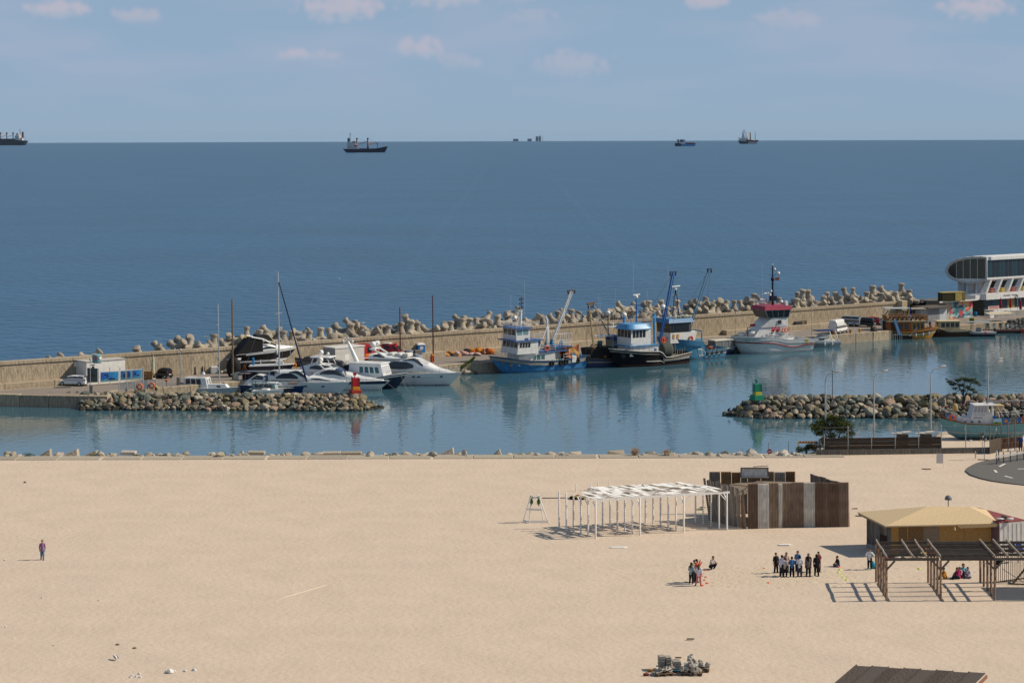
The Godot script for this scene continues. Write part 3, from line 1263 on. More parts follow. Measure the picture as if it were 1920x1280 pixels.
	part(G().hexa(PV([V(-2.5,1.95,1.55),V(2.6,1.95,1.55),V(2.6,2.5,-1.5),V(-2.5,2.5,-1.5),V(-2.5,2.05,1.6),V(2.6,2.05,1.6),V(2.6,2.6,-1.5),V(-2.5,2.6,-1.5)])),"roof",paint(.34,.055,.055,.6,"grime"),o)
	part(G().slab(PU([U(1.5,0),U(-1.4,0),U(-1.4,2.45),U(1.5,2.0)]),.0,.08,Transform3D(Basis(V(0,0,1),UP,V(1,0,0)),V(2.5,0,0))),"gable",white(),o)
	# underwater posters on white frames
	var fr:=thing("poster_fence","white framed fence of blue underwater posters with divers beside the dive hut","fence")
	var reef:=FastNoiseLite.new()
	reef.seed=6
	reef.frequency=2.4
	var poster:=func(dark:float,fish:Array)->StandardMaterial3D:
		return picture(96,56,func(x:float,y:float)->Color:
			var n:=reef.get_noise_2d(x*3.0+dark*20.0,y*3.0)
			var cc:=Color(.06,.24,.62).lerp(Color(.16,.62,.78),clampf(x*.75+n*.35+(1.0-y)*.2,0,1))
			if y>.78+n*.3:
				cc=Color(.30,.62,.60).lerp(Color(.45,.40,.45),clampf(n*2.0+.4,0,1))
			for q in fish:
				var dx:float=(x-q[0])/q[2]
				var dy:float=(y-q[1])/q[3]
				if dx*dx+dy*dy+n*.8<1.0:
					cc=Color(.03,.09,.22)
			return cc.darkened(dark))
	var spans:=[
		[[163,689.5],[182.5,690.5],[182.5,716.5],[163,717],poster.call(.72,[[.4,.5,.5,.12]])],
		[[187.5,698],[221.5,696],[221.5,713.5],[187.5,716],poster.call(.0,[[.3,.3,.13,.08],[.36,.46,.05,.12],[.62,.75,.2,.1]])],
		[[225.5,695.5],[234.5,695],[234.5,712],[225.5,712.8],poster.call(.12,[[.7,.5,.2,.3]])],
		[[237,695],[245,694.5],[245,711.2],[237,711.8],poster.call(.05,[[.5,.45,.22,.36]])],
		[[247.5,694],[263.5,692.5],[263.5,710],[247.5,711],poster.call(.0,[[.3,.4,.12,.14],[.65,.6,.14,.08]])],
	]
	var near:=spot(184,722.2,QUAY)
	var far:=spot(268,717.5,QUAY)
	var along:=func(u:float,v:float)->Vector3:
		var k:=(u-184.0)/84.0
		var p:=near.lerp(far,k)
		return V(p.x,height_at(u,v,p.z),p.z)
	for s in spans:
		print_on([along.call(s[3][0],s[3][1]),along.call(s[2][0],s[2][1]),along.call(s[1][0],s[1][1]),along.call(s[0][0],s[0][1])],s[4],"poster",fr,.04)
	for u in [184.0,205.0,224.0,235.8,246.2,266.5]:
		var pg:=G()
		var a:Vector3=along.call(u,692.0)
		a.y+=.25 if u>190.0 else .05
		pg.box(V(a.x,(a.y+QUAY-.02)/2,a.z-.06),V(.11 if u<260.0 else .32,a.y-QUAY,.08))
		part(pg,"post",white(),fr)
	var rg:=G()
	rg.beam(along.call(184,697.2),along.call(266,692.0),.06,.09)
	rg.beam(along.call(184,717.0),along.call(266,710.5),.06,.09)
	part(rg,"frame_bar",white(),fr)

# ---------------------------------------------------------------- fenced yard at the right
func build_compound()->void:
	var a:=spot(1531,853.5,BEACH)
	var b:=spot(1706,851.0,BEACH)
	var fence:=thing("yard_fence","low yard fence of dark brown panels on a concrete base beside the beach","fence")
	var d:=(b-a).normalized()
	var along:=func(u:float)->Vector3:
		return a.lerp(b,(u-1531.0)/175.0)
	var g:=G()
	var e:=along.call(1860.0) as Vector3
	g.box(a.lerp(e,.5)+V(0,.28,0),V(a.distance_to(e),.62,.3),yaw(atan2(-d.z,d.x)))
	part(g,"concrete_base",paint(.25,.225,.19,.9,"concrete"),fence)
	var browns:Array=[paint(.085,.062,.045,.85,"plank"),paint(.10,.075,.055,.85,"plank"),paint(.075,.055,.042,.85,"plank")]
	var us:=[1546.0,1590.5,1634.5,1679.0,1723.0,1766.0,1812.0,1855.0]
	for k in us.size()-1:
		for row in 3:
			g=G()
			var p:Vector3=along.call(us[k])+V(0,.6+.40*row,0)
			var q:Vector3=along.call(us[k+1])+V(0,.6+.40*row,0)
			g.panel([p,q,q+UP*.385,p+UP*.385],.012,0,.988,1,-.02,.02+.004*row)
			if k<5:
				part(g,"fence_board",browns[(k+row) % 3],fence)
		g=G()
		var c:Vector3=along.call(us[k])+V(0,0,.05)
		g.tube(c,c+UP*(3.05 if k else 2.2),.045)
		part(g,"fence_post",paint(.30,.32,.33,.5),fence)
	g=G()
	for row in 3:
		g.tube(along.call(1546)+UP*(2.1+.4*row),along.call(1855)+UP*(2.1+.4*row),.012,-1.0,4)
	part(g,"wire",paint(.25,.27,.28,.5),fence)

	# lamp posts
	var lamp:=thing("street_lamp","leftmost grey lamp post with a curved arm, rising from the green shrub","lamp post",spot(1548.5,832.5,BEACH),.0,"curved lamp posts of the yard")
	part(G().tube(Vector3.ZERO,V(0,6.9,0),.11,.07,8),"pole",paint(.40,.43,.45,.45,"grime"),lamp)
	part(G().path([V(0,6.85,0),V(.05,7.25,0),V(.22,7.52,0),V(.5,7.7,0),V(1.0,7.84,0)],.045,6),"arm",paint(.40,.43,.45,.45,"grime"),lamp)
	part(G().ball(V(1.32,7.93,0),V(.42,.11,.16),8,Basis(V(0,0,1),.25)),"lamp_head",paint(.42,.40,.38,.5),lamp)
	again(lamp,"second grey curved lamp post from the left, behind the brown fence",spot(1639.5,832,BEACH),.25)
	var third:=again(lamp,"grey curved lamp post just left of the beached blue boat",spot(1746.0,830,BEACH),.2)
	third.scale=Vector3.ONE*1.05
	var fourth:=again(lamp,"grey curved lamp post behind the beached blue boat, farthest to the right",spot(1853.5,818,BEACH-.3),.2)
	fourth.scale=Vector3.ONE*1.06
	gull(V(fourth.position.x+1.42,fourth.position.y+8.52,fourth.position.z-.3),.3,"white gull perched on the rightmost lamp head")
	# a thin pole on the far rubble arm
	g=G()
	g.tube(Vector3.ZERO,V(0,4.9,0),.05)
	var tp:=thing("thin_pole","thin dark pole with a pale top standing on the right rubble arm","pole",spot(1561.5,747.0,2.3))
	part(g,"shaft",paint(.05,.06,.06,.5),tp)
	part(G().tube(V(0,3.7,0),V(0,4.85,0),.062),"pale_sleeve",paint(.5,.52,.52,.5),tp)
	g=G()
	g.box(V(.12,4.2,0),V(.22,.62,.16))
	var bx:=single(g,"switch_box",white(.6),"small white box fixed to the leftmost lamp post","box",lamp.position,.0)

	# barrier with red and yellow bars, no entry sign and posts left of the yard
	var bar:=thing("striped_barrier","red and yellow striped barrier beside the shrub at the fence end","barrier",spot(1514,848.5,BEACH))
	for k in 12:
		g=G()
		var x:=-.93+k*.155
		g.hexa(PV([V(x-.08,1.0,-.02),V(x+.075,1.0,-.02),V(x+.075,1.0,.02),V(x-.08,1.0,.02),V(x-.02,1.22,-.02),V(x+.135,1.22,-.02),V(x+.135,1.22,.02),V(x-.02,1.22,.02)]))
		part(g,"stripe",paint(.42,.03,.02,.6) if k % 2 else paint(.62,.44,.12,.6),bar)
	for x in [-.95,.98]:
		part(G().box(V(x,.6,-.05),V(.1,1.25,.06)),"leg",paint(.55,.4,.15,.6),bar)
	var sg:=thing("no_entry_sign","round red no entry sign on a low post at the sand edge","sign",spot(1441.5,853.5,BEACH))
	part(G().tube(V(0,-.2,0),V(0,1.4,0),.03),"post",paint(.15,.15,.15,.6),sg)
	part(G().lathe([U(0,0),U(.26,0),U(.26,.025),U(0,.025)],16,V(.1,.42,.03),Basis(Vector3.RIGHT,PI/2)),"disc",paint(.33,.02,.02,.5),sg)
	part(G().box(V(.1,.42,.062),V(.36,.085,.01)),"white_bar",white(),sg)
	var names:=["thin dark stake nearest the dry shrubs at the sand edge","thin grey stake between the rocks left of the barrier"]
	for q in [[1392,849,.55,0],[1479,846,1.2,1]]:
		g=G()
		g.tube(Vector3.ZERO,V(0,q[2],0),.03)
		single(g,"stake",paint(.12,.12,.12,.7),names[q[3]],"stake",spot(q[0],q[1]+2,BEACH))
	g=G()
	g.beam(V(-.3,.2,0),V(.35,1.75,0),.07,.16)
	single(g,"leaning_plank",white(),"white plank leaning behind the fence right of the shrub","plank",spot(1606,836,BEACH))
	var blocks:=["flat white boards stacked behind the fence","pale flat pieces lying behind the fence near the boat's bow"]
	for q in [[1691,831,0],[1735,832,1]]:
		var o:=thing("board_stack",blocks[q[2]],"boards",V((q[0]-960.0)/FOCAL*228.5,BEACH+1.75,-228.5))
		for k in 3:
			part(G().box(V(-.6+k*.55,.04+.05*k,-.3*k),V(1.1,.07,.5),yaw(.2*k)),"board",paint(.5,.47,.42,.8),o)
		part(G().box(V(0,-.9,0),V(1.2,1.75,.5)),"trestle",paint(.15,.12,.09,.9,"wood"),o)

	# notice board, small posts, signals and the railing by the road
	var nb:=thing("notice_board","small blank white notice board on a post in the sand near the road","sign",spot(1764.5,878,BEACH))
	part(G().tube(V(.28,-.2,0),V(.28,1.4,0),.025),"post",white(),nb)
	part(G().box(V(-.1,1.02,.04),V(.66,1.0,.03),Basis(V(0,0,1),-.03)),"board",paint(.62,.58,.54,.6),nb)
	g=G()
	g.box(V(0,.32,0),V(.09,.9,.09))
	single(g,"marker_post",paint(.6,.54,.42,.8),"short cream marker post between the fence and the road","post",spot(1830,859,BEACH))
	var sig:=thing("signal_post","pair of thin posts with small traffic signals before the beached boat","traffic light",spot(1846.5,862,BEACH))
	part(G().tube(V(0,0,0),V(0,3.1,0),.035).tube(V(-.12,.5,-.4),V(-.12,3.2,-.4),.03),"post",paint(.20,.23,.24,.5),sig)
	for k in 2:
		part(G().soft_box(V(-.16+.3*k,2.55-.3*k,.05),V(.2,.62,.18),.03),"signal_head",paint(.10,.13,.13,.5),sig)
		part(G().ball(V(-.16+.3*k,2.42-.3*k,.15),V(.07,.07,.04),8),"lens",white(),sig)
	var rl:=thing("road_railing","grey railing on short posts along the road edge at the right","railing")
	var p0:=spot(1868,856,BEACH+.9)
	var p1:=spot(1935,846,BEACH+.9)
	part(G().beam(p0,p1,.1,.14),"bar",paint(.42,.43,.43,.5),rl)
	for k in 6:
		g=G()
		var c:=p0.lerp(p1,.03+k*.19)
		g.tube(V(c.x,BEACH,c.z-.1),V(c.x,BEACH+1.2,c.z-.1),.055)
		part(g,"post",paint(.06,.06,.06,.5),rl)
		part(G().lathe([U(.07,1.15),U(.07,1.45),U(.0,1.5)],7,V(c.x,BEACH,c.z-.1)),"white_cap",white(),rl)
	g=G()
	g.tube(V(0,0,0),V(0,1.2,0),.055)
	g.lathe([U(.28,.0),U(.2,.05),U(.0,.06)],9)
	single(g,"bollard",paint(.05,.055,.06,.5),"black bollard with a round foot on the road's near corner","bollard",spot(1873.5,864,BEACH+.12))
	# gate posts and clutter right of the fence
	var gate:=thing("gate_frame","open metal gate frame with several bare posts below the beached boat","gate")
	for q in [[1857,851,3.0],[1864,848,2.4],[1878,846,2.9],[1891,846,3.1],[1904,845,3.4]]:
		g=G()
		var c:=spot(q[0],q[1],BEACH)
		g.tube(c,c+UP*q[2],.06)
		part(g,"post",paint(.20,.18,.16,.6,"grime"),gate)
	part(G().panel([spot(1857,851,BEACH),spot(1880,846,BEACH),spot(1880,846,BEACH)+UP*1.5,spot(1857,851,BEACH)+UP*1.5],0,.05,1,1,-.02,.02),"mesh_panel",paint(.13,.10,.075,.8,"wood"),gate)
	var brick:=thing("low_brick_wall","low reddish brown wall under the stern of the beached boat","wall")
	for k in 14:
		g=G()
		var c:=spot(1878+6.2*(k % 7),842-.6*(k % 7),BEACH)+V(0,.3+.6*floorf(k/7.0),0)
		g.soft_box(c,V(.36,.56,.3),.03)
		part(g,"block",[paint(.17,.10,.07,.9,"stone"),paint(.22,.13,.09,.9,"stone")][k % 2],brick)

# ---------------------------------------------------------------- the two shacks
func ribbed(w:float,h:float,ribs:int,depth:=.06)->Geo:
	var g:=G()
	g.box(V(0,h/2,-.025),V(w,h,.05))
	for k in ribs:
		var x:=-w/2+w*(k+.5)/ribs
		var r:=w/ribs*.46
		g.slab(PU([U(x-r,-.005),U(x+r,-.005),U(x+r*.1,depth),U(x-r*.5,depth)]),.004,h-.01,Transform3D(Basis(Vector3.RIGHT,V(0,0,1),UP),Vector3.ZERO))
	return g

func build_shacks()->void:
	var brown:Array=[paint(.30,.205,.145,.9,"wood"),paint(.36,.26,.19,.9,"wood"),paint(.25,.165,.115,.9,"wood"),paint(.33,.24,.175,.9,"wood")]
	var greys:Array=[paint(.34,.295,.25,.9,"wood"),paint(.28,.235,.20,.9,"wood"),paint(.40,.36,.315,.9,"wood"),paint(.24,.18,.145,.9,"wood")]
	var pale:Array=[paint(.86,.82,.75,.8,"wood"),paint(.80,.76,.68,.8,"wood")]
	var o:=thing("plank_shack","tall shack of brown and white weathered boards without a ridge, right of the white pergola","shack")
	# front: wide ribbed boards
	var cuts:=[1403.0,1421.5,1443.0,1460.0,1467.5,1485.5,1507.5,1529.0,1546.0,1555.0,1574.0,1592.5]
	var kind:=[2,10,1,11,3,1,11,2,0,2,1]
	for k in cuts.size()-1:
		var mid:float=(cuts[k]+cuts[k+1])/2
		var v0:=lerpf(991.5,988.0,smoothstep(1403,1525,mid))-(.0 if mid<1530 else .3)
		var a:=spot(cuts[k],lerpf(991.5,988.0,smoothstep(1403,1525,cuts[k])),BEACH)
		var b:=spot(cuts[k+1],lerpf(991.5,988.0,smoothstep(1403,1525,cuts[k+1])),BEACH)
		var top:=height_at(mid,lerpf(907.0,904.5,smoothstep(1403,1525,mid)),a.z)-BEACH+rnd(-.03,.06)
		var w:=a.distance_to(b)
		var g:=ribbed(w-.012,top,maxi(3,int(w/.125)))
		var m:StandardMaterial3D=pale[kind[k]-10] if kind[k]>=10 else brown[kind[k]]
		var d:=(b-a).normalized()
		laid(g.mesh(),"front_board",m,o,Transform3D(yaw(atan2(-d.z,d.x)+rnd(-.01,.01))*Basis(Vector3.RIGHT,rnd(-.006,.012)),(a+b)/2+V(0,-.03,.0)))
	# left side: old planks that lean out
	var a:=spot(1330,976,BEACH)
	var b:=spot(1400,992,BEACH)
	for k in 16:
		var t:=(k+.5)/16.0
		var c:=a.lerp(b,t)
		var h:=lerpf(3.75,3.45,t)+rnd(-.1,.1)
		if k==14:
			h=2.5
		var d:=(b-a).normalized()
		var g:=G()
		g.soft_box(V(0,h/2,0),V(a.distance_to(b)/16.0*(.95 if k!=13 else .6),h,.05),.012)
		var out:=lerpf(.14,.04,t)+rnd(-.02,.03)
		laid(g.mesh(),"side_plank",greys[rng.randi() % 4] if k<13 else brown[k % 4],o,Transform3D(yaw(atan2(-d.z,d.x))*Basis(Vector3.RIGHT,out*.25)*Basis(V(0,0,1),out),c+V(0,-.05,0)))
	# right side, seen from its inner face
	a=spot(1593.5,987.5,BEACH)
	b=V(26.6,BEACH,-190.2)
	for k in 12:
		var t:=(k+.5)/12.0
		var d:=(b-a).normalized()
		var g:=G()
		var h:=3.6+rnd(-.04,.05)
		g.box(V(0,h/2,0),V(.5,h,.05))
		laid(g.mesh(),"side_plank",greys[[1,3,1,3,1,1,3,1,3,1,1,3][k]] if k!=6 else brown[2],o,Transform3D(yaw(atan2(-d.z,d.x))*Basis(V(0,0,1),-.04),a.lerp(b,t)))
		if k % 2:
			g=G()
			g.box(V(.25,h/2+.02,.05),V(.07,h,.06))
			laid(g.mesh(),"batten",pale[1],o,Transform3D(yaw(atan2(-d.z,d.x))*Basis(V(0,0,1),-.04),a.lerp(b,t)))
	# back
	var zb:=-190.9
	var bu:=[1328.0,1349.0,1350.0,1370.0,1387.0,1400.0,1425.0,1450.0,1471.0,1490.0]
	for k in bu.size()-1:
		var x0:float=(bu[k]-960.0)/FOCAL*190.9
		var x1:float=(bu[k+1]-960.0)/FOCAL*190.9
		if x1-x0<.3:
			continue
		var g:=ribbed(x1-x0-.03,3.72-.05*(k % 2),5)
		laid(g.mesh(),"back_board",[greys[1],brown[0],paint(.36,.21,.10,.85,"wood"),paint(.33,.19,.09,.85,"wood"),greys[2],brown[1],brown[0],greys[2],paint(.30,.17,.085,.85,"wood")][k],o,Transform3D(Basis.IDENTITY,V((x0+x1)/2,BEACH,zb)))
	# sagging reed roof inside the boards
	var rg:=G()
	var p:=PackedVector3Array()
	var f:=PackedInt32Array()
	var peak:=[V(20.6,6.05,-186.6),V(22.2,6.45,-187.4),V(24.0,6.2,-187.2)]
	var low:=[V(19.2,5.6,-184.6),V(21.3,6.1,-184.15),V(26.2,6.35,-184.5),V(27.5,6.15,-188.2),V(21.5,6.0,-190.2),V(17.9,5.9,-188.2)]
	for q in peak:
		p.append(q)
	for q in low:
		p.append(q)
	f.append_array([0,3,4,0,4,1,1,4,5,1,5,2,2,5,6,2,6,7,2,7,1,1,7,0,0,7,8,0,8,3])
	rg.add(p,PackedInt32Array(),f,false,V(22,0,-187))
	part(rg,"reed_roof",paint(.30,.235,.175,.95,"stone"),o)
	rg=G()
	for q in [[V(19.3,5.75,-184.9),V(20.6,6.1,-186.6)],[V(19.6,5.66,-184.5),V(21.0,6.12,-186.2)],[V(20.6,6.12,-186.6),V(18.6,6.0,-188.4)]]:
		rg.path([q[0],q[0].lerp(q[1],.4)+V(.1,.03,0),q[1]],.03,4)
	part(rg,"torn_seam",paint(.06,.05,.04,.9),o)
	# white box on top
	var bx:=thing("roof_box","open white box on a grey frame on the back of the plank shack","box",V(21.5,6.35,-190.2))
	var fc:=cabin(bx,"body",pale[0],-1.15,1.15,.1,.78,.4,.4)
	rg=G()
	for q in [[-1.2,.0],[1.2,.0]]:
		rg.box(V(q[0],.42,.42),V(.1,.86,.08))
	rg.box(V(0,.86,.42),V(2.5,.12,.1))
	rg.box(V(0,.04,.3),V(2.5,.1,.9))
	rg.beam(V(-.1,.95,.2),V(1.25,1.02,.1),.1,.05)
	part(rg,"frame",greys[1],bx)

	# ---- hut with a canvas roof
	o=thing("canvas_roof_hut","plywood hut under a beige canvas hip roof beside the dark pergola","hut")
	var la:=V(29.0,BEACH,-174.9)
	var lb:=V(30.42,BEACH,-171.6)
	var ra:=V(38.75,BEACH,-172.2)
	var rb:=V(38.9,BEACH,-176.2)
	var up:=UP
	var hh:=2.55
	var sidem:Array=[paint(.16,.13,.105,.9,"wood"),paint(.20,.18,.165,.9,"wood"),paint(.11,.085,.07,.9,"wood"),paint(.24,.22,.20,.9,"wood")]
	for k in 7:
		var g:=G()
		g.panel([la,lb,lb+up*hh,la+up*(hh+.1)],k/7.0+.006,.14,(k+1)/7.0-.006,1,-.05,.0+.01*(k % 2))
		part(g,"side_board",sidem[[0,1,3,1,0,3,1][k]],o)
	var g:=G()
	g.panel([la,lb,lb+up*hh,la+up*hh],.55,.30,.85,.58,.012,.03)
	part(g,"patch_board",paint(.055,.03,.03,.9,"wood"),o)
	part(G().panel([la,lb,lb+up*hh,la+up*hh],0,-.02,1,.15,-.02,.03),"sill",paint(.30,.29,.28,.9,"grime"),o)
	var fq:=[lb,ra,ra+up*hh,lb+up*hh]
	var osb:=paint(.40,.24,.085,.85,"stone")
	var osbd:=paint(.20,.125,.06,.85,"stone")
	var ply:=paint(.27,.21,.15,.85,"stone")
	for q in [[.0,.075,.0,1.0,osb],[.075,.155,.46,1.0,osbd],[.155,.17,.46,1.0,osb],[.17,.315,.46,1.0,osbd],[.075,.315,.0,.455,ply],[.315,.47,.0,1.0,paint(.25,.20,.155,.9,"stone")],[.47,.72,.0,1.0,osb],[.72,.985,.0,1.0,osb],[.985,1.0,.0,1.0,sidem[0]]]:
		part(G().panel(fq,q[0]+.001,q[2],q[1]-.001,q[3],-.05,rnd(.0,.012)),"front_sheet",q[4],o)
	part(G().panel([ra,rb,rb+up*hh,ra+up*hh],0,0,1,1,-.05,0),"right_wall",sidem[2],o)
	part(G().panel([rb,la,la+up*hh,rb+up*hh],0,0,1,1,-.05,0),"back_wall",sidem[0],o)
	# canvas: hip roof with thickness
	var e0:=V(28.45,5.72,-176.0)
	var e1:=V(29.85,5.50,-170.95)
	var e2:=V(39.35,5.55,-171.6)
	var e3:=V(39.6,5.6,-177.4)
	var r0:=V(33.75,6.58,-173.7)
	var r1:=V(37.35,6.42,-174.4)
	var th:=V(0,-.1,0)
	p=PV([e0,e1,e2,e3,r0,r1,e0+th,e1+th,e2+th,e3+th])
	rg=G()
	rg.add(p,PackedInt32Array(),PackedInt32Array([0,1,4,1,2,5,1,5,4,2,3,5,3,0,4,3,4,5,0,6,7,0,7,1,1,7,8,1,8,2,2,8,9,2,9,3,3,9,6,3,6,0,6,8,7,6,9,8]))
	part(rg,"canvas_roof",paint(.66,.50,.30,.85,"cloth"),o)
	rg=G()
	rg.panel([e1.lerp(e2,.64)+V(0,-.30,.06),e2+V(.02,-.24,.06),e2+V(.02,.02,.06),e1.lerp(e2,.60)+V(0,.02,.06)],0,0,1,1,-.01,.01)
	part(rg,"canvas_flap",paint(.60,.44,.23,.85,"cloth"),o)
	rg=G()
	rg.lathe([U(.01,.0),U(.10,-.28),U(.0,-.32)],6,V(35.45,5.42,-171.15))
	part(rg,"hanging_cone",paint(.52,.46,.34,.8),o)
	rg=G()
	rg.tube(e0+V(.1,-.16,0),e1+V(0,-.16,0),.07)
	part(rg,"eave_pole",paint(.30,.25,.18,.9,"wood"),o)
	rg=G()
	rg.ball(Vector3.ZERO,V(.30,.32,.3),12,Basis.IDENTITY,-.2)
	rg.tube(V(0,-2.6,0),V(0,0,0),.04)
	single(rg,"grey_dome",paint(.14,.15,.16,.5),"grey dome on a pole showing behind the canvas roof","dome",V(36.2,6.55,-177.3))
	# items leaning on the hut
	var ch:=thing("folding_chair","small chair with a pink back and a yellow seat before the plywood hut","chair",V(32.9,BEACH,-170.6))
	rg=G()
	for x in [-.28,.28]:
		rg.tube(V(x,0,.2),V(x,.95,-.1),.025)
		rg.tube(V(x,0,-.2),V(x,.45,.22),.025)
	part(rg,"frame",white(),ch)
	rg=G()
	rg.box(V(0,.42,.05),V(.55,.05,.42))
	part(rg,"seat",paint(.5,.36,.04,.8),ch)
	rg=G()
	rg.box(V(0,.8,-.06),V(.58,.24,.04),Basis(Vector3.RIGHT,-.3))
	part(rg,"backrest",paint(.55,.2,.17,.8),ch)
	# red roofed white container at the right edge
	var ct:=thing("shipping_container","white corrugated shipping container with a dull red roof at the right edge","container",V(39.05,BEACH,-171.3)+yaw(.42)*V(0,0,-3.05),.42)
	fc=cabin(ct,"body",paint(.16,.09,.10,.8,"grime"),0,2.55,0,2.62,3.05,3.05)
	for k in 6:
		rg=G()
		rg.panel(fc.S,k/6.0+.02,.04,k/6.0+.10,.955,.0,.05)
		part(rg,"corrugation",[paint(.66,.65,.63,.6,"grime"),paint(.60,.59,.57,.6,"grime")][k % 2],ct)
	rg=G()
	rg.panel(fc.S,.0,.0,1.0,1.0,.0,.025)
	part(rg,"side_sheet",paint(.52,.51,.50,.6,"grime"),ct)
	rg=G()
	rg.box(V(1.27,2.67,0),V(2.6,.08,6.14))
	part(rg,"roof",paint(.27,.075,.075,.8,"grime"),ct)
	var junk:=thing("roof_junk","heap of black and white scrap on the container roof by the canvas eave","scrap",V(39.3,5.72,-172.0))
	for k in 5:
		rg=G()
		rg.rock(V(.36,.12,.25),rng,6)
		var mi:=part(rg,"scrap",[paint(.03,.03,.03,.7),paint(.5,.48,.45,.7),paint(.08,.06,.05,.7)][k % 3],junk)
		mi.position=V(rnd(-.1,.9),.12+.1*(k % 3),rnd(-.6,.5))
	# ---- dark board roof in the near right corner
	o=thing("near_plank_roof","dark plank roof of a kiosk in the near right corner","roof")
	var t0:=spot(1607,1249.5,6.6)
	var t1:=spot(1849,1264.5,6.6)
	var down:=V(-2.9,-.75,4.4)
	var tones:Array=[paint(.115,.092,.078,.85,"stone"),paint(.14,.115,.10,.85,"wood"),paint(.095,.074,.062,.85,"stone")]
	for k in 8:
		var q0:=t0.lerp(t1,k/8.0)
		var q1:=t0.lerp(t1,(k+1)/8.0)
		var lift:=V(0,.02+.035*(k % 2),0)
		g=G()
		for j in 4:
			var s0:=q0.lerp(q1,j/4.0)+lift
			var s1:=q0.lerp(q1,(j+.94)/4.0)+lift
			g.hexa(PV([s0+down*2.0,s1+down*2.0,s1,s0,s0+down*2.0+up*.04,s1+down*2.0+up*.04,s1+up*.04,s0+up*.04]))
		part(g,"roof_board",tones[k % 3],o)
		part(G().beam(q0+UP*.10,q0+down*2.0+UP*.10,.07,.06),"batten",tones[(k+1) % 3],o)
	part(G().beam(t1+V(.05,-.08,.1),t1+down*2.0+V(.05,-.08,0),.05,.2),"barge_board",paint(.34,.16,.10,.8,"plank"),o)
	for q in [t0.lerp(t1,.05),t0.lerp(t1,.95)]:
		for s in [.2,1.8]:
			g=G()
			var c:Vector3=q+down*s
			g.box(V(c.x,(c.y-.1+BEACH)/2,c.z),V(.2,c.y-.1-BEACH,.2))
			part(g,"post",paint(.12,.085,.06,.85,"wood"),o)

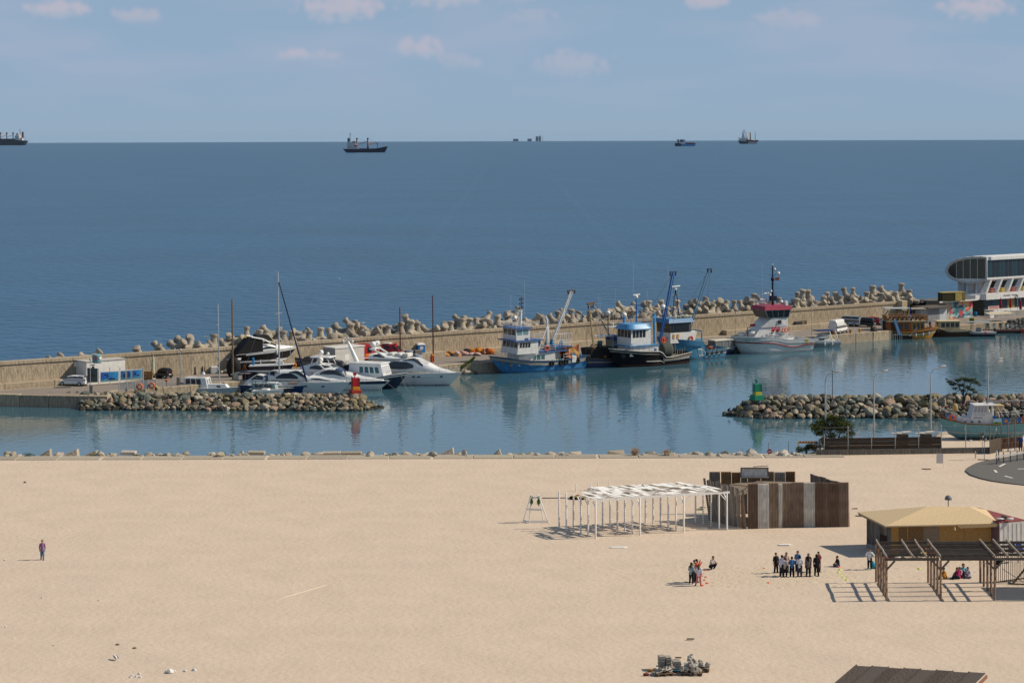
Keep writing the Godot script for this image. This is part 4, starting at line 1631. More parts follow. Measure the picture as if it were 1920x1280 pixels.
# ---------------------------------------------------------------- pergolas
func build_pergolas()->void:
	var wm:Array=[paint(.84,.82,.78,.7),paint(.78,.76,.72,.7)]
	var reed:Array=[paint(.22,.17,.125,.9,"plank"),paint(.84,.82,.78,.8),paint(.40,.34,.26,.9,"plank"),paint(.78,.76,.72,.8)]
	var a:=spot(1117,1010,BEACH)
	var r:=(spot(1363.5,994,BEACH)-a)
	r=r.normalized()
	var back:=(spot(1048.5,990.5,BEACH)-a)/5.0
	var long:=a.distance_to(spot(1363.5,994,BEACH))
	var o:=thing("white_pergola","white painted beach pergola with torn slat roof and rows of thin posts","pergola")
	var top:=3.22
	var up:=UP
	for col in 4:
		for row in 6:
			if col==3 and row==5:
				continue
			var base:=a+r*(long*col/3.0)+back*row
			var g:=G()
			var striped:=(row==2 or row==3)
			g.tube(base-up*.05,base+up*top,.075,.07,8)
			part(g,"post",wm[0] if row % 2==0 else wm[1],o)
			if striped:
				g=G()
				for k in 16:
					g.tube(base+up*(.15+k*.19),base+up*(.19+k*.19),.082,.082,8)
				part(g,"wound_rope",paint(.24,.22,.2,.9),o)
			if row==0 or (col==0 and row<3):
				g=G()
				if row==0:
					for s in ([-1,1] if col>0 and col<3 else [1 if col==0 else -1]):
						g.beam(base+up*2.5,base+up*3.15+r*.62*s,.06,.08)
				g.beam(base+up*2.6,base+up*3.15+back.normalized()*.5,.06,.08)
				part(g,"brace",wm[0],o)
	for row in 6:
		var s:=a+back*row+up*(top+.02)
		if row>=3:
			s+=r*(1.2+.8*(row-3))
		var e:=a+back*row+up*(top+.02)+r*(long-(.0 if row<5 else 1.2))
		var g:=G()
		g.beam(s-r*.2,e+r*.25,.07,.17)
		part(g,"beam",wm[row % 2],o)
	# roof slats, patchy: strips of narrow slats from row to row
	for k in 26:
		var t:=k/25.0
		for half in 5:
			var miss:=rng.randf()
			if (half>=3 and t<.24) or (half==4 and t>.93) or miss<.34 or (t<.06 and half>1):
				continue
			var s:=a+r*(long*t)+back*(half+rnd(-.06,.06))+up*(top+.13+rnd(.0,.03))
			var e:=a+r*(long*t+rnd(-.15,.15))+back*(half+1.0+rnd(-.1,.1))+up*(top+.13+rnd(.0,.05))
			var g:=G()
			var w:=long/25.0*(.9 if miss>.5 else .55)
			var side:=r*w/2
			var th:=up*.02
			g.hexa(PV([s-side,s+side,e+side,e-side,s-side+th,s+side+th,e+side+th,e-side+th]))
			var wild:=rng.randf()
			part(g,"roof_slat",reed[1] if wild<.60 else reed[3] if wild<.84 else reed[0] if wild<.95 else reed[2],o)
	# hanging torn strips
	for k in 14:
		var s:=a+r*rnd(1.0,long-.5)+back*rnd(1.0,4.8)+up*(top+.2)
		var g:=G()
		g.beam(s,s+r*rnd(-1.2,1.2)+back*rnd(-.4,.4)+up*rnd(-.05,.18),.10,.02)
		part(g,"loose_slat",reed[0] if k % 3 else reed[2],o)
	# thin bare poles behind
	var names:=["leftmost of the thin pale poles behind the white pergola","thin grey pole standing behind the white pergola, second from the left","thin white pole third from the left behind the pergola","thin pale pole behind the back edge of the pergola roof"]
	for q in [[1080,921,0],[1107.5,921,1],[1121,917,2],[1142.5,914,3]]:
		var g:=G()
		g.tube(V(0,-.1,0),V(0,.68,0),.05)
		single(g,"thin_pole",wm[1],names[q[2]],"pole",spot(q[0],q[1],BEACH))

	# ---- dark pergola
	o=thing("dark_pergola","dark brown timber pergola with boards on edge in the right foreground","pergola")
	var dark:Array=[paint(.15,.125,.105,.85,"plank"),paint(.12,.10,.085,.85,"plank"),paint(.18,.15,.125,.85,"plank")]
	var post:=paint(.33,.215,.15,.85,"wood")
	var raft:=paint(.50,.42,.34,.85,"wood")
	var x0:=27.12
	var zf:=-154.95
	for col in 4:
		for row in 5:
			var base:=V(x0+3.94*col+.08*row,BEACH,zf-1.56*row)
			var g:=G()
			g.box(base+up*1.44,V(.125,2.98,.125),Basis(up,.6))
			part(g,"post",post,o)
			if row==0 or row==4:
				g=G()
				for s in [-1,1]:
					if col==0 and s<0:
						continue
					g.beam(base+up*2.25,base+up*2.92+V(.62*s,0,0),.08,.13)
				part(g,"brace",dark[2],o)
	for row in 5:
		for bay in 3:
			var g:=G()
			var s:=V(x0+3.94*bay+.08*row-(.1 if bay==0 else .0),BEACH+3.02,zf-1.56*row)
			g.box(s+V(1.97,0,0),V(3.94,.20,.06))
			part(g,"beam",dark[(row+bay) % 3],o)
	for x in [.02,1.92,2.92,3.92,7.86,8.86,9.85]:
		var g:=G()
		var pts:=[]
		for k in 6:
			pts.append(V(x0+x+.063*k+rnd(-.03,.03),BEACH+3.215,zf+.08-1.28*k))
		for k in 5:
			g.beam(pts[k],pts[k+1],.07,.17)
		part(g,"rafter",raft,o)
	for k in 16:
		var g:=G()
		var z:=zf-.22-k*.375
		g.box(V(x0+5.93+.063*k*.3,BEACH+3.035+rnd(-.01,.01),z),V(3.84,.20,.032))
		part(g,"roof_board",dark[rng.randi() % 3],o)
	# solid board roof over the bay that lies right of the picture; its shade falls into view
	for k in 8:
		var g:=G()
		g.box(V(x0+13.6,BEACH+3.2,zf-.6-k*.55),V(3.9,.04,.53))
		part(g,"roof_board",dark[k % 3],o)
	# slatted screen of thin poles at the right
	o=thing("pole_fence","fence of thin upright poles with leaning struts behind the dark pergola","fence")
	var pa:=spot(1853,1093,BEACH)
	var pb:=spot(1935,1089,BEACH)
	for k in 22:
		var g:=G()
		var c:=pa.lerp(pb,k/21.0)
		g.tube(c,c+V(rnd(-.04,.04),2.75,0),.028,-1.0,5)
		part(g,"pole",[paint(.12,.08,.06,.9),paint(.16,.11,.08,.9)][k % 2],o)
	var g:=G()
	g.tube(spot(1862,1092,BEACH+.1),spot(1928,1083,BEACH+.6),.05)
	g.tube(spot(1880,1066,BEACH+1.0),spot(1930,1098,BEACH+.05),.02)
	g.tube(spot(1900,1094,BEACH+.05),spot(1935,1052,BEACH+1.5),.08)
	g.tube(spot(1890,1094,BEACH+.05),spot(1935,1096,BEACH+.05),.06)
	part(g,"strut",paint(.11,.085,.07,.9,"wood"),o)
	g=G()
	g.ball(Vector3.ZERO,V(.27,.27,.14),12)
	single(g,"black_speaker",paint(.012,.013,.02,.5),"round black object hanging under the dark pergola's right end","speaker",spot(1872.5,1053,BEACH+2.2))
	# A-frame stand with garlands
	o=thing("garland_stand","white A-shaped stand with green garlands left of the white pergola","stand",spot(1003,979.5,BEACH),.0)
	g=G()
	var tops:=[V(-.33,2.42,.0),V(.3,2.42,.0)]
	var feet:=[[V(-.5,0,.25),0],[V(1.2,0,.15),1],[V(-1.02,0,-.55),0],[V(.75,0,-.75),1]]
	for q in feet:
		var lg:=G()
		lg.tube(q[0],tops[q[1]]+V(0,0,q[0].z*.4),.055,.05,6)
		part(lg,"leg",wm[0],o)
	for q in [[V(-.55,.12,.25),V(1.2,.12,.15)],[V(-.75,1.2,.1),V(.62,1.12,.1)],[V(-.42,2.2,.1),V(.36,2.2,.1)],[V(-1.0,.12,-.5),V(-.5,.12,.25)]]:
		var lg:=G()
		lg.beam(q[0],q[1],.05,.16)
		part(lg,"cross_bar",wm[0],o)
	for q in [[-.3,2.35,-.05],[.33,2.3,.12]]:
		part(leaf_ball(V(q[0],q[1]-.35,.12),V(.14,.45,.12),60,.13,9),"garland",leaf_paint(.05,.20,.03),o)

# ---------------------------------------------------------------- hulls: x forward, waterline at y = 0
func hull_at(o:Dictionary,t:float,s:float,side:float,off:=.0)->Vector3:
	var sheer:Array=o.sheer
	var top:=.0
	for i in sheer.size()-1:
		if t>=sheer[i][0] and t<=sheer[i+1][0]:
			var k:float=(t-sheer[i][0])/maxf(sheer[i+1][0]-sheer[i][0],1e-5)
			top=lerpf(sheer[i][1],sheer[i+1][1],k)
			break
	var aft:float=o.get("aft",.85)
	var full:float=o.get("full",2.4)
	var b:float
	var w:float
	if t<.5:
		b=lerpf(aft,1.0,sin(t/.5*PI/2))
		w=lerpf(aft*.94,1.0,sin(t/.5*PI/2))
	else:
		b=1.0-pow((t-.5)/.5,full)
		w=1.0-pow((t-.5)/.5,full*.62)
	b*=o.B/2.0
	w*=o.B/2.0*o.get("wl",.9)
	var up:=maxf(s,.0)
	var half:=lerpf(w,b,pow(up,o.get("flare",1.2)))
	if s<.0:
		half=w*sqrt(maxf(.0,1.0+s))
	var y:float=s*top if s>.0 else s*o.get("draft",.8)
	var x:float=-o.L/2+t*o.L-o.get("rake",1.2)*(1.0-s)*pow(t,5.0)+o.get("tuck",.2)*(1.0-s)*pow(1.0-t,6.0)
	return V(x,y,side*(maxf(half,.025)+off))

func hull(parent:Node3D,o:Dictionary,m:Material,deck_m:Material,bulwark:=.5,called:="hull")->void:
	var g:=G()
	var levels:=[1.0,.8,.6,.4,.2,.0,-.35,-.75,-1.0]
	var rings:=[]
	var n:int=o.get("n",22)
	for i in n+1:
		var t:=float(i)/n
		var ring:=PackedVector3Array()
		for s in levels:
			ring.append(hull_at(o,t,s,1.0))
		for j in range(levels.size()-2,-1,-1):
			ring.append(hull_at(o,t,levels[j],-1.0))
		rings.append(ring)
	var k:int=rings[0].size()
	var p:=PackedVector3Array()
	for r in rings:
		p.append_array(r)
	var f:=PackedInt32Array()
	for i in n:
		for j in k-1:
			var a:=i*k+j
			f.append_array([a,a+1,a+k+1,a,a+k+1,a+k])
	g.add(p,f,PackedInt32Array(),false,V(0,.2,0))
	# transom
	var cap:=PackedInt32Array()
	for j in range(1,k-1):
		cap.append_array([0,j,j+1])
	g.add(rings[0],PackedInt32Array(),cap,false,V(0,.2,0))
	part(g,called,m,parent)
	# inner bulwark and deck
	var d:=G()
	var q:=PackedVector3Array()
	for i in n+1:
		var t:=float(i)/n*.985+.004
		var top:=hull_at(o,t,1.0,1.0)
		var half:=maxf(top.z-.09,.01)
		var y:=top.y-bulwark
		q.append_array([V(top.x,top.y,top.z),V(top.x,top.y+.02,half),V(top.x,y,half),V(top.x,y,-half),V(top.x,top.y+.02,-half),V(top.x,top.y,-top.z)])
	var df:=PackedInt32Array()
	for i in n:
		for j in 5:
			var a:=i*6+j
			df.append_array([a,a+1,a+7,a,a+7,a+6])
	d.add(q,PackedInt32Array(),df,false,V(0,-60,0))
	part(d,"deck",deck_m,parent)

func hull_band(parent:Node3D,o:Dictionary,called:String,m:Material,s0:float,s1:float,t0:=.0,t1:=1.0,off:=.02,sides:=[-1.0,1.0],lift:=.0)->void:
	for side in sides:
		var g:=G()
		var rings:=[]
		for i in 25:
			var t:=lerpf(t0,t1,i/24.0)
			var a:=hull_at(o,t,s0,side,off)
			var b:=hull_at(o,t,s1,side,off)
			var a2:=hull_at(o,t,s0,side,-.03)
			var b2:=hull_at(o,t,s1,side,-.03)
			rings.append(PV([a+UP*lift,b+UP*lift,b2+UP*lift,a2+UP*lift]))
		g.loft(rings,false)
		part(g,called,m,parent)

func gunwale(parent:Node3D,o:Dictionary,m:Material,r:=.06,called:="gunwale",s:=1.0,t0:=.0,t1:=1.0)->void:
	var g:=G()
	for side in [-1.0,1.0]:
		var pts:=[]
		for i in 25:
			pts.append(hull_at(o,lerpf(t0,t1,i/24.0),s,side,.01))
		g.path(pts,r,5)
	part(g,called,m,parent)

func tyres(parent:Node3D,o:Dictionary,side:float,at:Array,s:=.55,rad:=.32)->void:
	for t in at:
		var c:=hull_at(o,t,s,side,.14)
		var g:=G()
		g.ring(c,Basis(V(1,0,0),V(0,0,1),V(0,-1,0)),rad,rad*.47,12,6)
		part(g,"tyre_fender",paint(.012,.012,.013,.8),parent)
		part(G().tube(c+V(0,.3,0),hull_at(o,t,1.0,side),.02,-1.0,4),"rope",paint(.1,.09,.07,.9),parent)

func lifebuoy(parent:Node3D,at:Vector3,b:Basis,r:=.36)->MeshInstance3D:
	var g:=G()
	g.ring(at,b,r,r*.26,14,7)
	return part(g,"lifebuoy",paint(.62,.11,.04,.6),parent)

func whip(parent:Node3D,at:Vector3,h:float)->void:
	var g:=G()
	g.tube(at,at+UP*h,.03,.012,4)
	part(g,"antenna",white(),parent)

func dome(parent:Node3D,at:Vector3,r:float)->void:
	var g:=G()
	g.lathe([U(0,-r*.8),U(r*.55,-r*.78),U(r*.95,-r*.35),U(r,.1*r),U(r*.8,r*.62),U(r*.4,r*.92),U(0,r)],12,at)
	part(g,"radar_dome",white(),parent)

# A mooring line from the boat into the water or to the quay.
func line(parent:Node3D,a:Vector3,b:Vector3,r:=.025)->void:
	var g:=G()
	var pts:=[]
	for i in 7:
		var t:=i/6.0
		pts.append(a.lerp(b,t)-UP*sin(t*PI)*a.distance_to(b)*.05)
	g.path(pts,r,4)
	part(g,"mooring_line",paint(.28,.25,.2,.9),parent)

# Where a boat's middle floats when its stem meets the water at (u, v) of the grid.
func afloat(u:float,v:float,turn_deg:float,o:Dictionary,h:=.0)->Array:
	var stem:=spot(u,v,h)
	var turn:=deg_to_rad(turn_deg)
	var fwd:=V(cos(turn),0,-sin(turn))
	return [stem-fwd*(o.L/2-o.get("rake",1.2)),turn]

func build_fishing_boats()->void:
	var wht:=white(.74)
	var blue_trim:=paint(.06,.13,.32,.5,"grime")
	var rope:=paint(.1,.1,.1,.8)
	var g:Geo

	# ---- 1: blue and white trawler with the white boom
	var o:={"L":17.6,"B":5.2,"aft":.86,"full":2.3,"wl":.86,"flare":1.5,"rake":2.3,"tuck":.5,"draft":1.2,"sheer":[[.0,2.05],[.2,1.75],[.42,1.6],[.7,1.9],[1.0,2.75]]}
	var at:=afloat(940,699.2,213.5,o)
	var b:=thing("fishing_trawler","big blue and white trawler with a tall white boom and orange tarpaulin, moored leftmost","trawler",at[0],at[1])
	hull(b,o,paint(.045,.20,.43,.5,"rusty"),paint(.30,.27,.22,.8,"grime"),.55)
	hull_band(b,o,"boot_stripe",paint(.12,.045,.025,.8,"rusty"),-.1,.06,.0,1.0,.015)
	hull_band(b,o,"rubbing_strake",paint(.62,.58,.5,.6,"rusty"),.60,.68,.0,.66,.07)
	gunwale(b,o,paint(.05,.06,.09,.6),.07)
	tyres(b,o,-1.0,[.01,.14,.27,.325,.43],.72)
	for q in [[.83,.62,.42,.45],[.91,.66,.25,.35]]:
		g=G()
		var c:=hull_at(o,q[0],q[1],-1.0,.05)
		g.soft_box(c,V(q[2]*2.0,q[3]*1.3,.14),.05,yaw(.35))
		part(g,"anchor",paint(.25,.19,.14,.9,"rusty"),b)
	var f:=cabin(b,"deckhouse",wht,-2.2,4.4,1.1,3.0,2.1,1.7,.2)
	panes(b,f.P,3,.36,.72,.42,.78,.1,paint(.05,.14,.15,.1))
	f=cabin(b,"middle_house",wht,1.2,5.1,2.95,4.95,2.45,2.35,.35,.0,.97)
	panes(b,f.F,4,.04,.96,.5,.9,.07)
	panes(b,f.P,4,.06,.62,.5,.9,.1)
	panes(b,f.S,4,.38,.94,.5,.9,.1)
	part(G().box(V(2.9,5.0,0),V(5.2,.14,5.2)),"boat_deck",blue_trim,b)
	f=cabin(b,"bridge",wht,2.4,4.9,5.05,6.85,1.95,1.85,-.1,.0,1.0)
	panes(b,f.F,3,.04,.96,.46,.93,.05,paint(.03,.025,.02,.07))
	panes(b,f.P,2,.04,.9,.46,.93,.08,paint(.16,.28,.30,.1))
	panes(b,f.S,2,.1,.96,.46,.93,.08)
	part(G().panel(f.P,.62,.03,.86,.18,.0,.05),"blue_vent",blue_trim,b)
	part(G().box(V(3.6,6.92,0),V(3.1,.13,4.4)),"bridge_roof",blue_trim,b)
	rail(b,[V(2.2,6.98,-2.0),V(5.0,6.98,-2.0),V(5.0,6.98,2.0),V(2.2,6.98,2.0),V(2.2,6.98,-2.0)],.85,3,wht)
	rail(b,[V(2.3,5.07,-2.5),V(.4,5.07,-2.5),V(.4,5.07,2.5),V(2.3,5.07,2.5)],.95,3,wht)
	# radar mast
	part(G().tube(V(3.0,6.9,0),V(2.75,9.5,0),.28,.13,8).box(V(3.1,9.45,0),V(1.1,.1,.3)),"radar_mast",wht,b)
	dome(b,V(3.9,8.35,.2),.42)
	dome(b,V(3.5,9.2,.1),.25)
	part(G().box(V(3.5,9.6,.1),V(.14,.12,1.7),yaw(.5)),"radar_bar",wht,b)
	g=G()
	g.tube(V(2.75,9.4,0),V(2.75,11.6,0),.06)
	for y in [9.95,10.6,11.25]:
		g.tube(V(2.75-.45,y,.3),V(2.75+.45,y,-.3),.035)
	part(g,"light_mast",paint(.015,.015,.02,.6),b)
	for y in [9.95,10.6,11.25]:
		for s in [-1,1]:
			part(G().lathe([U(0,-.1),U(.1,-.1),U(.1,.12),U(0,.14)],8,V(2.75+.5*s,y,-.32*s)),"mast_lamp",[paint(.06,.02,.02,.5),paint(.02,.02,.02,.5)][int(y) % 2],b)
	whip(b,V(1.5,6.95,.9),7.2)
	whip(b,V(4.3,6.95,.6),5.0)
	whip(b,V(5.2,5.0,1.5),3.3)
	# after boat deck with its tall rails
	part(G().box(V(-2.6,3.05,0),V(6.4,.16,4.5)),"upper_deck",blue_trim,b)
	part(G().box(V(-3.9,3.55,.2),V(3.4,.18,4.3)),"winch_deck",blue_trim,b)
	rail(b,[V(-2.2,3.64,-2.0),V(-5.5,3.64,-2.0),V(-5.5,3.64,2.1),V(-2.2,3.64,2.1)],2.05,2,wht,.035)
	rail(b,[V(.8,3.13,-2.2),V(-2.2,3.13,-2.2)],.9,3,wht)
	rail(b,[V(-2.2,3.64,-2.02),V(-5.5,3.64,-2.02)],.8,3,wht)
	for q in [[-2.0,.0],[-2.7,-.5],[-3.3,.6],[-4.2,-.9],[-.9,.4]]:
		part(G().lathe([U(.0,0),U(.34,.02),U(.34,.55),U(.2,.75),U(.14,1.1),U(0,1.12)],9,V(q[0],3.62,q[1])),"winch",paint(.04,.22,.38,.5,"grime"),b)
	for q in [V(-1.9,0,-.3),V(-2.7,0,.6)]:
		part(G().tube(V(q.x,3.6,q.z),V(q.x,7.9,q.z),.2,.17,8).tube(V(q.x,7.85,q.z),V(q.x+.35,8.35,q.z),.15,.1,8),"crane_post",wht,b)
	g=G()
	g.tube(V(-2.7,4.7,-.7),V(-6.0,12.2,-1.0),.2,.15,7)
	g.tube(V(-3.1,4.7,-.7),V(-6.3,12.0,-1.0),.1,.08,6)
	for k in 9:
		var t:=.08+k*.1
		g.tube(V(-2.7,4.7,-.7).lerp(V(-6.0,12.2,-1.0),t),V(-3.1,4.7,-.7).lerp(V(-6.3,12.0,-1.0),t+.04),.035,-1.0,4)
	part(g,"boom",wht,b)
	g=G()
	g.box(V(-6.1,12.3,-1.0),V(1.5,.16,.3))
	for s in [-.65,.1,.6]:
		g.ball(V(-6.1+s,12.0,-1.0),V(.16,.28,.14),7)
	part(g,"boom_head",paint(.11,.085,.07,.8,"rusty"),b)
	g=G()
	for q in [[V(-6.0,12.1,-1),V(.5,7.2,0)],[V(-5.4,10.8,-1),V(-1.4,8.3,-.3)],[V(-6.3,12.0,-1),V(-5.5,4.2,-1)],[V(-2.0,8.2,-.3),V(1.2,3.4,-1.4)]]:
		g.tube(q[0],q[1],.022,-1.0,4)
	part(g,"rigging",paint(.3,.3,.3,.7),b)
	part(G().tube(V(.9,3.1,-1.8),V(-1.9,7.2,-.6),.07),"stay_pole",wht,b)
	lifebuoy(b,V(-.5,3.6,-2.3),Basis(V(1,0,0),V(0,0,1),V(0,-1,0)))
	lifebuoy(b,V(-3.9,2.65,-1.5),Basis(V(1,0,0),V(0,0,1),V(0,-1,0)))
	f=cabin(b,"after_house",paint(.55,.52,.47,.6,"grime"),-6.0,-2.6,1.2,3.4,1.5,1.5)
	part(G().panel(f.P,.32,.05,.62,.9,.0,.02),"doorway",paint(.02,.018,.016,.8),b)
	part(G().panel(f.P,.8,.3,.98,.9,.0,.02),"doorway",paint(.03,.022,.02,.8),b)
	part(G().soft_box(V(-5.6,1.9,-2.1),V(.9,1.6,.8),.05),"white_locker",wht,b)
	for k in 6:
		part(G().ball(V(-1.2-.5*k,1.45,-2.0),V(.3,.34,.3),8),"net_float",[paint(.42,.38,.12,.8),paint(.05,.25,.42,.8),paint(.5,.46,.4,.8)][k % 3],b)
	# orange tarpaulin hung over the stern gear
	var tp:=thing("tarpaulin","orange and yellow tarpaulin hung over the stern gear of the blue and white trawler","tarpaulin",at[0],at[1])
	g=G()
	var rings:=[]
	for i in 11:
		var u:=i/10.0
		var ring:=PackedVector3Array()
		for j in 9:
			var v:=j/8.0
			ring.append(V(lerpf(-3.9,-6.6,u)-v*(.4-u*.5),lerpf(3.75+.25*u*u-.25*sin(u*PI),1.75,v*(1.0-.22*absf(u-.5))),-2.35+.14*sin(u*9.0+v*3.0)+.35*sin(v*PI)*.6-.1*u))
		rings.append(ring)
	g.loft(rings,true,false)
	part(g,"sheet",paint(.60,.20,.085,.8,"cloth"),tp)
	g=G()
	rings=[]
	for i in 9:
		var u:=i/8.0
		rings.append(PV([V(lerpf(-4.4,-6.5,u),3.0+.4*sin(u*4.0+.6)+.15*u,-2.62+.05*sin(u*9.0)),V(lerpf(-4.5,-6.5,u),2.55+.3*sin(u*4.0+.6)-.1*u,-2.62+.06*sin(u*9.0))]))
	g.loft(rings,true,false)
	part(g,"yellow_band",paint(.62,.34,.11,.8,"cloth"),tp)
	rail(b,[hull_at(o,.62,1.0,-1.0),hull_at(o,.75,1.0,-1.0),hull_at(o,.86,1.0,-1.0),hull_at(o,.95,1.0,-1.0)],.9,3,wht)
	rail(b,[hull_at(o,.62,1.0,1.0),hull_at(o,.75,1.0,1.0),hull_at(o,.86,1.0,1.0),hull_at(o,.95,1.0,1.0)],.9,3,wht)
	rail(b,[hull_at(o,.3,1.0,-1.0),hull_at(o,.1,1.0,-1.0)],.8,2,wht)

	# ---- 2: old dark trawler between the two bigger boats
	o={"L":10.6,"B":4.2,"aft":.9,"full":2.4,"wl":.9,"rake":.9,"tuck":.2,"draft":1.0,"sheer":[[.0,1.75],[.5,1.35],[1.0,1.75]]}
	b=thing("old_trawler","rusty dark trawler with a brown goalpost gantry, squeezed between the blue and the black boats","trawler",V(14.6,0,-340.9),deg_to_rad(33))
	b.scale=Vector3.ONE*.82
	hull(b,o,paint(.045,.075,.16,.7,"rusty"),paint(.10,.085,.07,.9,"grime"),.5)
	hull_band(b,o,"rubbing_strake",paint(.45,.33,.22,.8,"rusty"),.52,.68,.0,.95,.05)
	hull_band(b,o,"boot_stripe",paint(.14,.06,.03,.8,"rusty"),-.1,.08,.0,1.0,.015)
	gunwale(b,o,paint(.25,.15,.09,.8,"rusty"),.06)
	f=cabin(b,"shelter",paint(.03,.027,.025,.9,"grime"),-4.3,2.2,1.0,3.6,1.7,1.75)
	f=cabin(b,"wheelhouse",paint(.30,.28,.25,.7,"grime"),1.4,4.0,1.0,4.9,1.35,1.3,.25,.0,1.0)
	panes(b,f.F,3,.05,.95,.6,.93,.06)
	panes(b,f.S,2,.35,.98,.62,.92,.08)
	part(G().slab(PU([U(1.2,4.95),U(4.6,4.9),U(4.4,5.35),U(3.2,5.75),U(1.9,5.6)]),-1.6,1.6),"wheelhouse_roof",paint(.025,.06,.22,.6,"grime"),b)
	g=G()
	g.box(V(-.2,5.75,0),V(3.4,.12,2.6))
	for q in [V(-1.7,0,1.2),V(1.3,0,1.2),V(-1.7,0,-1.2),V(1.3,0,-1.2)]:
		g.tube(V(q.x,3.6,q.z),V(q.x,5.75,q.z),.05)
	part(g,"upper_platform",wht,b)
	g=G()
	for z in [-1.0,1.0]:
		g.path([V(.2,5.8,z),V(.6,7.1,z),V(1.0,7.4,z),V(3.0,7.4,z),V(3.15,5.3,z)],.06,5)
	g.box(V(2.0,7.45,0),V(2.2,.08,2.2))
	part(g,"arch",wht,b)
	part(G().tube(V(1.0,5.8,0),V(1.0,9.9,0),.11,.08),"mast",paint(.02,.02,.022,.6),b)
	dome(b,V(1.0,10.15,0),.5)
	part(G().box(V(2.2,8.1,0),V(1.6,.1,.16)).tube(V(2.2,7.5,0),V(2.2,8.1,0),.14),"radar_bar",wht,b)
	lifebuoy(b,V(2.9,6.4,1.15),Basis(V(1,0,0),V(0,0,1),V(0,-1,0)))
	lifebuoy(b,V(3.0,3.2,1.45),Basis(V(1,0,0),V(0,0,1),V(0,-1,0)))
	for q in [[V(-1.2,5.8,.5),7.0],[V(-.7,5.8,-.7),8.2],[V(2.4,7.4,.5),7.5],[V(2.7,7.4,-.6),4.0]]:
		whip(b,q[0],q[1])
	# goalpost gantry at the stern
	part(G().beam(V(-3.3,2.0,1.5),V(-4.2,12.1,.9),.22,.22).beam(V(-2.9,2.0,1.5),V(-4.0,9.5,.9),.12,.12),"gantry_leg",paint(.33,.24,.13,.8,"rusty"),b)
	part(G().beam(V(2.0,3.5,1.0),V(-3.2,12.2,.9),.22,.22),"gantry_leg",paint(.35,.31,.27,.8,"rusty"),b)
	part(G().beam(V(-4.6,12.2,.9),V(-2.9,12.3,.9),.35,.42),"gantry_head",paint(.19,.115,.07,.9,"rusty"),b)
	g=G()
	for x in [-4.3,-3.7,-3.25]:
		g.ball(V(x,11.6,.95),V(.14,.32,.14),7)
	part(g,"block",paint(.03,.028,.025,.8),b)
	g=G()
	for q in [[V(-4.5,12.1,.9),V(-5.0,2.0,.8)],[V(-3.7,11.4,.9),V(-1.3,4.0,.5)],[V(-3.3,11.4,.9),V(-.3,4.2,.5)],[V(-3.0,12.2,.9),V(1.2,9.8,.0)],[V(-4.3,11.4,.9),V(-4.6,3.0,.6)]]:
		g.tube(q[0],q[1],.025,-1.0,4)
	part(g,"rigging",rope,b)
	# deck gear
	for k in 16:
		g=G()
		g.rock(V(.42,.3,.36),rng,6)
		var mi:=part(g,"net_heap",[paint(.05,.10,.07,.9),paint(.28,.13,.06,.9),paint(.10,.08,.06,.9),paint(.05,.05,.05,.9)][k % 4],b)
		mi.position=V(rnd(-4.4,.6),rnd(1.3,1.9) if k<9 else 3.75,rnd(.6,1.9))
	for k in 7:
		g=G()
		var x:=-4.4+k*.9
		g.beam(V(x,1.2,1.7),V(x+.4*sin(k*2.0),2.3+.4*(k % 3),1.6),.09,.12)
		part(g,"deck_post",[paint(.30,.20,.10,.9,"rusty"),paint(.46,.43,.37,.8,"rusty")][k % 2],b)
	part(G().lathe([U(0,1.2),U(.45,1.2),U(.45,2.9),U(0,2.95)],10,V(2.4,0,1.7)),"drum",paint(.05,.06,.05,.7,"grime"),b)
	part(G().soft_box(V(1.4,2.2,1.75),V(.5,2.2,.25),.05),"white_plate",wht,b)
	part(G().soft_box(V(-1.6,4.3,.9),V(.9,1.3,.7),.1),"net_drum",paint(.05,.16,.15,.7,"grime"),b)
	for k in 3:
		part(G().ring(V(-3.6+.9*k,3.95,1.2),Basis(V(1,0,0),V(0,0,1),V(0,-1,0)),.36,.12,10,5),"tyre",paint(.02,.02,.02,.8),b)

	# ---- 3: black hull with a white and sky blue wheelhouse
	o={"L":15.0,"B":5.4,"aft":.85,"full":2.6,"wl":.84,"flare":1.4,"rake":1.5,"tuck":.2,"draft":1.2,"sheer":[[.0,1.75],[.3,1.25],[.385,1.3],[.43,2.25],[.7,2.5],[1.0,3.0]],"n":34}
	at=afloat(1156,688.0,214,o)
	b=thing("black_trawler","black hulled trawler with a white wheelhouse under a sky blue roof and a blue boom","trawler",at[0],at[1])
	hull(b,o,paint(.005,.005,.007,.7),paint(.20,.18,.15,.8,"grime"),.5)
	hull_band(b,o,"boot_stripe",paint(.28,.07,.055,.8,"rusty"),-.1,.11,.0,.93,.02)
	hull_band(b,o,"rubbing_strake",paint(.60,.58,.52,.6,"rusty"),.50,.68,.02,.40,.08)
	hull_band(b,o,"rubbing_strake",paint(.60,.58,.52,.6,"rusty"),.30,.37,.38,.62,.08)
	gunwale(b,o,paint(.60,.57,.50,.6,"grime"),.075)
	var sky_blue:=paint(.09,.30,.56,.45,"grime")
	var mid_blue:=paint(.04,.16,.42,.5,"grime")
	f=cabin(b,"lower_house",wht,-.9,4.6,1.7,3.3,2.0,1.8,.25)
	panes(b,f.P,1,.84,.93,.30,.66,.02,mid_blue,"door_window")
	part(G().box(V(1.9,3.36,0),V(5.9,.12,4.3)),"house_deck",sky_blue,b)
	rail(b,[V(-.8,2.6,-2.35),V(3.2,2.7,-2.3),V(5.4,2.9,-1.5),V(5.9,3.0,0),V(5.4,2.9,1.5)],.9,2,paint(.12,.28,.48,.5))
	f=cabin(b,"wheelhouse",wht,.6,4.5,3.4,6.0,1.95,1.85,.1,.0,1.0)
	panes(b,f.F,4,.02,.98,.48,.93,.07)
	panes(b,f.P,4,.06,.74,.48,.93,.09)
